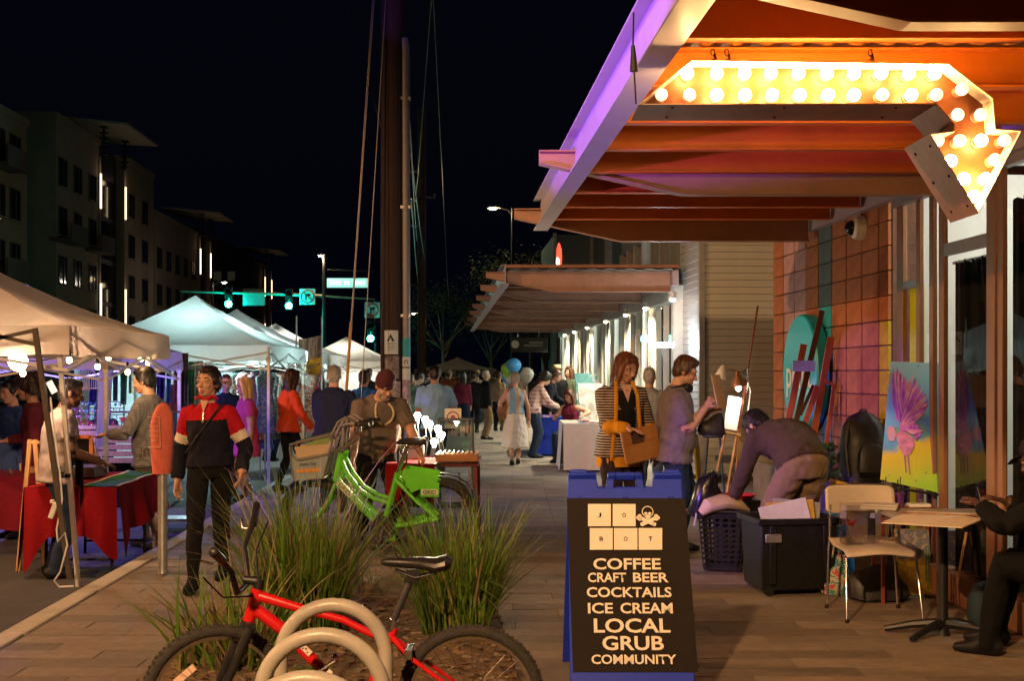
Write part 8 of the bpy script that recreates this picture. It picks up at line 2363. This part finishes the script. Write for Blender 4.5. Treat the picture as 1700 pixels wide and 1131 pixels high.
for i, (px, py, r_) in enumerate(((693, 690, .034), (706, 697, .034), (714, 704, .030), (727, 712, .036), (734, 722, .030), (721, 734, .036))):
    t = thing('table_lamp', ['topmost', 'second', 'small third', 'large fourth', 'small fifth', 'lowest'][i] + ' bare bulb lamp on the craft table', 'lamp', loc=W(px, py, 168), group='bulb lamps on the craft table')
    g = MB(); g.lathe([(.012, -r_ * 1.5), (.014, -r_ * 1.1), (r_ * .7, -r_ * .6), (r_, 0), (r_ * .7, r_ * .7), (0, r_)], 14); g.build('bulb', emis('table_bulb', (1, .84, .58), 110), t)
    zb_ = .752 - t.location.z; g = MB(); g.lathe([(.018, -r_ * 1.5), (.018, -r_ * 2.4)], 10); g.tube([(0, .0, -r_ * 2.2), (.02, 0, zb_ * .6), (0, 0, zb_)], .006, 8); g.lathe([(.06, zb_), (.05, zb_ + .015)], 14); g.build('stand', M_dark, t)
    if i in (1, 3): lamp('light', 'POINT', (0, -r_ - .04, -.02), 45, (1, .80, .52), t, .06)
jar = thing('glass_jar', 'clear lidded jar beside the bearded man', 'jar', loc=W(668, 738, 178)); jar.location.z = .76
g = MB(); g.lathe([(.045, 0), (.05, .02), (.05, .12), (.035, .14)], 16); g.build('body', glassm('jar_glass', (.85, .88, .9), .15), jar); g = MB(); g.lathe([(.04, .14), (.04, .165)], 14); g.build('lid', M_chrome, jar)
g = MB(); g.box((0, 0, .1), (.22, .16, .2)); tag(g.build('grey_case', mat('case_grey', (.12, .12, .13), .5), loc=(W(682, 620, 172).x, FPX / 172 + .25, .755), bevel=.01), 'dark grey case behind the saddles on the craft table', 'case')
gx = thing('glass_case', 'tall glass display case with a black frame beyond the craft table', 'case', loc=(W(757, 620, 138).x, FPX / 138, 0))
for x in (-.2, .2):
    for y in (-.2, .2): g = MB(); g.bar((x, y, 0), (x, y, 1.05), .02, .02); g.build('post', M_dark, gx)
for z in (.02, .55, 1.05): g = MB(); g.box((0, 0, z), (.42, .42, .02)); g.build('shelf', M_dark, gx)
g = MB(); g.box((0, 0, .8), (.36, .36, .46)); g.build('glass', glassm('case_glass', (.75, .85, .85), .1), gx)
g = MB(); g.box((0, 0, .12), (.2, .015, .24)); sp2 = tag(g.build('framed_print', K_WHT, loc=W(752, 695, 138) + Vector((0, 0, -.12))), 'small framed print with a round emblem on the glass case', 'print'); g = MB(); g.tube([(.07 * math.cos(a), -.01, .13 + .07 * math.sin(a)) for a in [2 * math.pi * i / 20 for i in range(20)]], .008, 6, closed=True); g.ell((0, -.01, .13), (.03, .004, .03)); g.build('emblem', mat('emblem_red', (.3, .06, .07), .6), sp2)
rk2 = thing('mirror_stand', 'slanting chrome mirror stand at the right end of the craft table', 'stand', loc=(W(795, 620, 178).x, FPX / 178, 0))
g = MB(); g.bar(rel(rk2, 778, 780, 178), Vector((rel(rk2, 806, 850, 178).x, 0, 0)), .03, .02); g.bar(rel(rk2, 762, 785, 178), Vector((rel(rk2, 775, 850, 178).x, .1, 0)), .02, .02); g.build('frame', M_chrome, rk2)

# ================================================================ tables along the far storefront
def skirt_table(name, label, tl, x0, x1, y0, y1, h, m, cat='table'):
    t = thing(name, label, cat, loc=((x0 + x1) / 2, (y0 + y1) / 2, 0)); w, d = (x1 - x0) / 2, (y1 - y0) / 2
    g = MB(); g.box((0, 0, h - .02), (2 * w - .02, 2 * d - .02, .03)); g.build('table_top', M_white, t)
    for x in (-w + .08, w - .08):
        for y in (-d + .08, d - .08): g = MB(); g.tube([(x, y, 0), (x, y, h - .04)], .015, 8); g.build('leg', M_dark, t)
    c = thing(name.replace('table', 'tablecloth'), tl, 'tablecloth', loc=t.location)
    g = MB(); g.grid(lambda u, v: (-w + 2 * w * u, -d + 2 * d * v, h + .004), 2, 2); g.build('top', m, c)
    for a, b, sd in (((-w, -d, h + .004), (w, -d, h + .004), 1.), ((w, -d, h + .004), (w, d, h + .004), 2.), ((w, d, h + .004), (-w, d, h + .004), 3.), ((-w, d, h + .004), (-w, -d, h + .004), 4.)): cl_side(a, b, lambda u: h - .03, 30, .022, sd).build('drop', m, c)
    return t
skirt_table('blue_table', 'display table under the blue floor-length cloth', 'royal blue floor-length cloth on the table behind the white one', .46, 1.25, 23.2, 24.8, .74, cloth('royal', (.012, .03, .30)))
skirt_table('white_table', 'display table under the white cloth nearer than the blue one', 'white floor-length cloth on the table left of the striped cardigan', .83, 1.62, 19.5, 21.0, .78, cloth('table_white', (.60, .57, .53), var=.05))
rnd = random.Random(9)
for i in range(12):
    g = MB(); g.box((0, 0, .006), (rnd.uniform(.08, .2), rnd.uniform(.06, .14), .012), Matrix.Rotation(rnd.uniform(0, 3), 3, 'Z')); wt = i < 6
    tag(g.build('leaflet', [K_WHT, mat('leaf_red', (.5, .06, .04), .6), mat('leaf_blue', (.05, .15, .45), .6)][i % 3], loc=(rnd.uniform(.95, 1.45), rnd.uniform(19.7, 20.8), .79) if wt else (rnd.uniform(.55, 1.1), rnd.uniform(23.4, 24.6), .75)), ['pale', 'red', 'blue'][i % 3] + (' leaflet lying on the white cloth table' if wt else ' leaflet lying on the blue cloth table'), 'leaflet', 'leaflets on the white cloth' if wt else 'leaflets on the blue cloth')
ll = thing('photo_light', 'glaring white panel lamp in front of the storefront above the cardigan woman', 'lamp', loc=W(1100, 573, 108))
g = MB(); g.box((0, 0, 0), (.36, .08, .10)); g.build('housing', M_dark, ll, bevel=.01); g = MB(); g.box((0, -.045, 0), (.34, .012, .085)); g.build('panel', emis('photo_panel', (.95, 1, 1), 45), ll); g = MB(); g.tube([(0, .03, 0), (0, .03, -2.15 + .3)], .014, 8); g.build('stand', M_dark, ll)
lamp('light', 'POINT', (0, -.12, 0), 40, (.95, .98, 1), ll, .12)
lamp('backlight', 'POINT', (-.3, .3, 0), 8, (.95, .98, 1), ll, .12)
g = MB(); g.lathe([(.06, 0), (.07, .03), (.03, .1)], 14, mtx=Matrix.Rotation(R(90), 3, 'X')); tag(g.build('teal_lamp', emis('teal_lamp', (.05, 1, .85), 12), loc=W(1070, 563, 100)), 'small teal lamp glowing in the storefront window', 'lamp')
for i, (px, py, c, r_) in enumerate(((853, 607, (.06, .36, .80), .15), (842, 613, (.25, .60, .05), .13), (846, 623, (.55, .60, .60), .14), (841, 628, (.10, .35, .6), .11), (876, 623, (.5, .5, .42), .15), (866, 619, (.02, .02, .02), .12))):
    s2 = 92.; t = thing('balloon', ['big sky blue', 'lime green', 'white', 'small blue', 'cream', 'black'][i] + ' balloon above the woman in the white skirt', 'balloon', loc=W(px, py, s2) + Vector((0, 1.5 + .1 * i, 0)), group='balloons')
    g = MB(); g.lathe([(.004, -r_ * 1.25), (.02, -r_ * 1.2), (r_ * .5, -r_ * .85), (r_ * .93, -r_ * .2), (r_, r_ * .15), (r_ * .8, r_ * .65), (r_ * .4, r_ * .93), (0, r_)], 18); g.build('skin', mat('balloon_%d' % i, c, .3, var=.03, trl=.15), t); g = MB(); g.tube([(0, 0, -r_ * 1.2), (.03, 0, -r_ - .5), (0, 0, -r_ - .9)], .003, 5); g.build('ribbon', K_WHT, t)
for i, (px, s2, c, h) in enumerate(((985, 78, (.14, .38, .36), 1.6), (992, 84, (.5, .5, .48), 1.4), (962, 66, (.5, .25, .05), 1.3), (1010, 80, (.45, .45, .5), 1.1))):
    t = thing('leaning_display', ['pale teal', 'white', 'ochre', 'lilac grey'][i] + ' display panel leaning by the far storefront', 'panel', loc=(W(px, 620, s2).x, FPX / s2, 0), rz=.5)
    g = MB(); g.hexa([(-.3, 0, 0), (.3, 0, 0), (.3, .03, 0), (-.3, .03, 0)], [(-.28, .3, h), (.28, .3, h), (.28, .33, h), (-.28, .33, h)]); g.build('sheet', daub('panel_%d' % i, [c, tuple(x * .7 for x in c), c, (.6, .6, .58)], 5), t); g = MB(); g.bar((0, .5, 0), (0, .3, h * .8), .02, .02); g.build('prop', M_dark, t)
hs = thing('hanging_sign', 'black hanging sign with a pale round emblem under the far canopy', 'sign', loc=W(878, 573, 54))
g = MB(); g.box((0, 0, 0), (1.15, .05, .46)); g.build('board', M_black, hs, bevel=.005); g = MB(); g.lathe([(.12, 0), (.12, .012), (0, .013)], 24, (-.5 + .08, -.026, .02), mtx=Matrix.Rotation(R(90), 3, 'X')); g.build('emblem', mat('emblem_pale', (.50, .50, .44), .6), hs)
text('lettering', 'HANDCRAFTED', .42, .05, MATS['emblem_pale'], hs, frame((.22, -.027, .07), (1, 0, 0), (0, 0, 1)), .01); text('lettering', 'SONORAN DRINKS, ETC.', .58, .05, MATS['emblem_pale'], hs, frame((.14, -.027, -.02), (1, 0, 0), (0, 0, 1)), .01)
for x in (-.35, .3): g = MB(); g.tube([(x, 0, .23), (x + .03, 0, .72)], .008, 6); g.build('hanger', M_steel, hs)
# dark street trees far down the sidewalk
M_leafd = mat('tree_leaf', (.018, .026, .007), .8, var=.5, vs=3)
def tree(label, loc, h, r, n, seed):
    t = thing('street_tree', label, 'tree', loc=loc, group='street trees'); rd = random.Random(seed); br = MB(); lv = MB()
    br.tube([(0, 0, 0), (.05, 0, h * .3), (0, .05, h * .55)], [.13, .1, .07], 10)
    tips = []
    for i in range(9):
        a = i * 2.4; e = Vector((math.cos(a) * r * rd.uniform(.4, .8), math.sin(a) * r * rd.uniform(.4, .8), h * rd.uniform(.62, .98))); br.tube([(0, .02, h * rd.uniform(.35, .55)), e * .55 + Vector((0, 0, h * .25)), e], [.05, .03, .012], 6); tips.append(e)
    for i in range(n):
        c = rd.choice(tips); p = c + Vector((rd.gauss(0, r * .2), rd.gauss(0, r * .2), rd.gauss(0, r * .15))); d = Vector((rd.uniform(-1, 1), rd.uniform(-1, 1), rd.uniform(-1, .5))).normalized() * rd.uniform(.06, .12); e = d.cross(Vector((rd.uniform(-1, 1), rd.uniform(-1, 1), 1))).normalized() * .04
        lv.add([p - d, p - e, p + d, p + e], [(0, 1, 2, 3)])
    br.build('trunk', MATS['pole_grey'], t); lv.build('crown', M_leafd, t, smooth=False)
tree('dark street tree behind the hanging sign', (W(905, 620, 44).x, FPX / 44, 0), 5.2, 2.2, 5200, 1); tree('dark street tree above the far canopy near the lit lamp', (W(880, 620, 36).x, FPX / 36, 0), 7.6, 2.6, 5200, 2); tree('dark tree beyond the grey tent', (W(735, 620, 34).x, FPX / 34, 0), 5.4, 2.6, 2600, 3); tree('dark tree at the far end of the sidewalk', (W(815, 620, 30).x, FPX / 30, 0), 5.6, 3., 2600, 4)
# violet stage light in the street, left of the view
vl = thing('stage_light', 'violet stage light on a tripod in the street left of the view', 'stage light', loc=(-4.9, 5.6, -.13))
for a in (0, 2.1, 4.2): g = MB(); g.tube([(0, 0, .9), (math.cos(a) * .5, math.sin(a) * .5, 0)], .014, 8); g.build('leg', M_black, vl)
g = MB(); g.tube([(0, 0, .85), (0, 0, 2.1)], .018, 8); g.build('pole', M_black, vl); g = MB(); g.lathe([(.09, -.12), (.12, .1), (.11, .1), (.08, -.1)], 18, (0, 0, 2.2), mtx=rot_to((1, .35, .12))); g.build('can', M_black, vl)
g = MB(); g.ell(Vector((0, 0, 2.2)) + Vector((1, .35, .12)).normalized() * .04, (.07, .07, .07)); g.build('lens', emis('violet_lens', (.35, .12, 1), 20), vl)
lamp('beam', 'SPOT', Vector((0, 0, 2.2)) + Vector((1, .35, .12)).normalized() * .13, 3400, (.34, .09, 1), vl, .07, aim=(math.cos(R(22)) * .415, math.sin(R(22)) * .415, .91), spot=117.8, blend=.04)
lamp('low_beam', 'SPOT', (-.02, .3, 1.72), 2100, (.26, .11, 1), vl, .07, aim=(7.92, 4.3, -.84), spot=17, blend=.15)

bpy.data.scenes.remove(WORK)
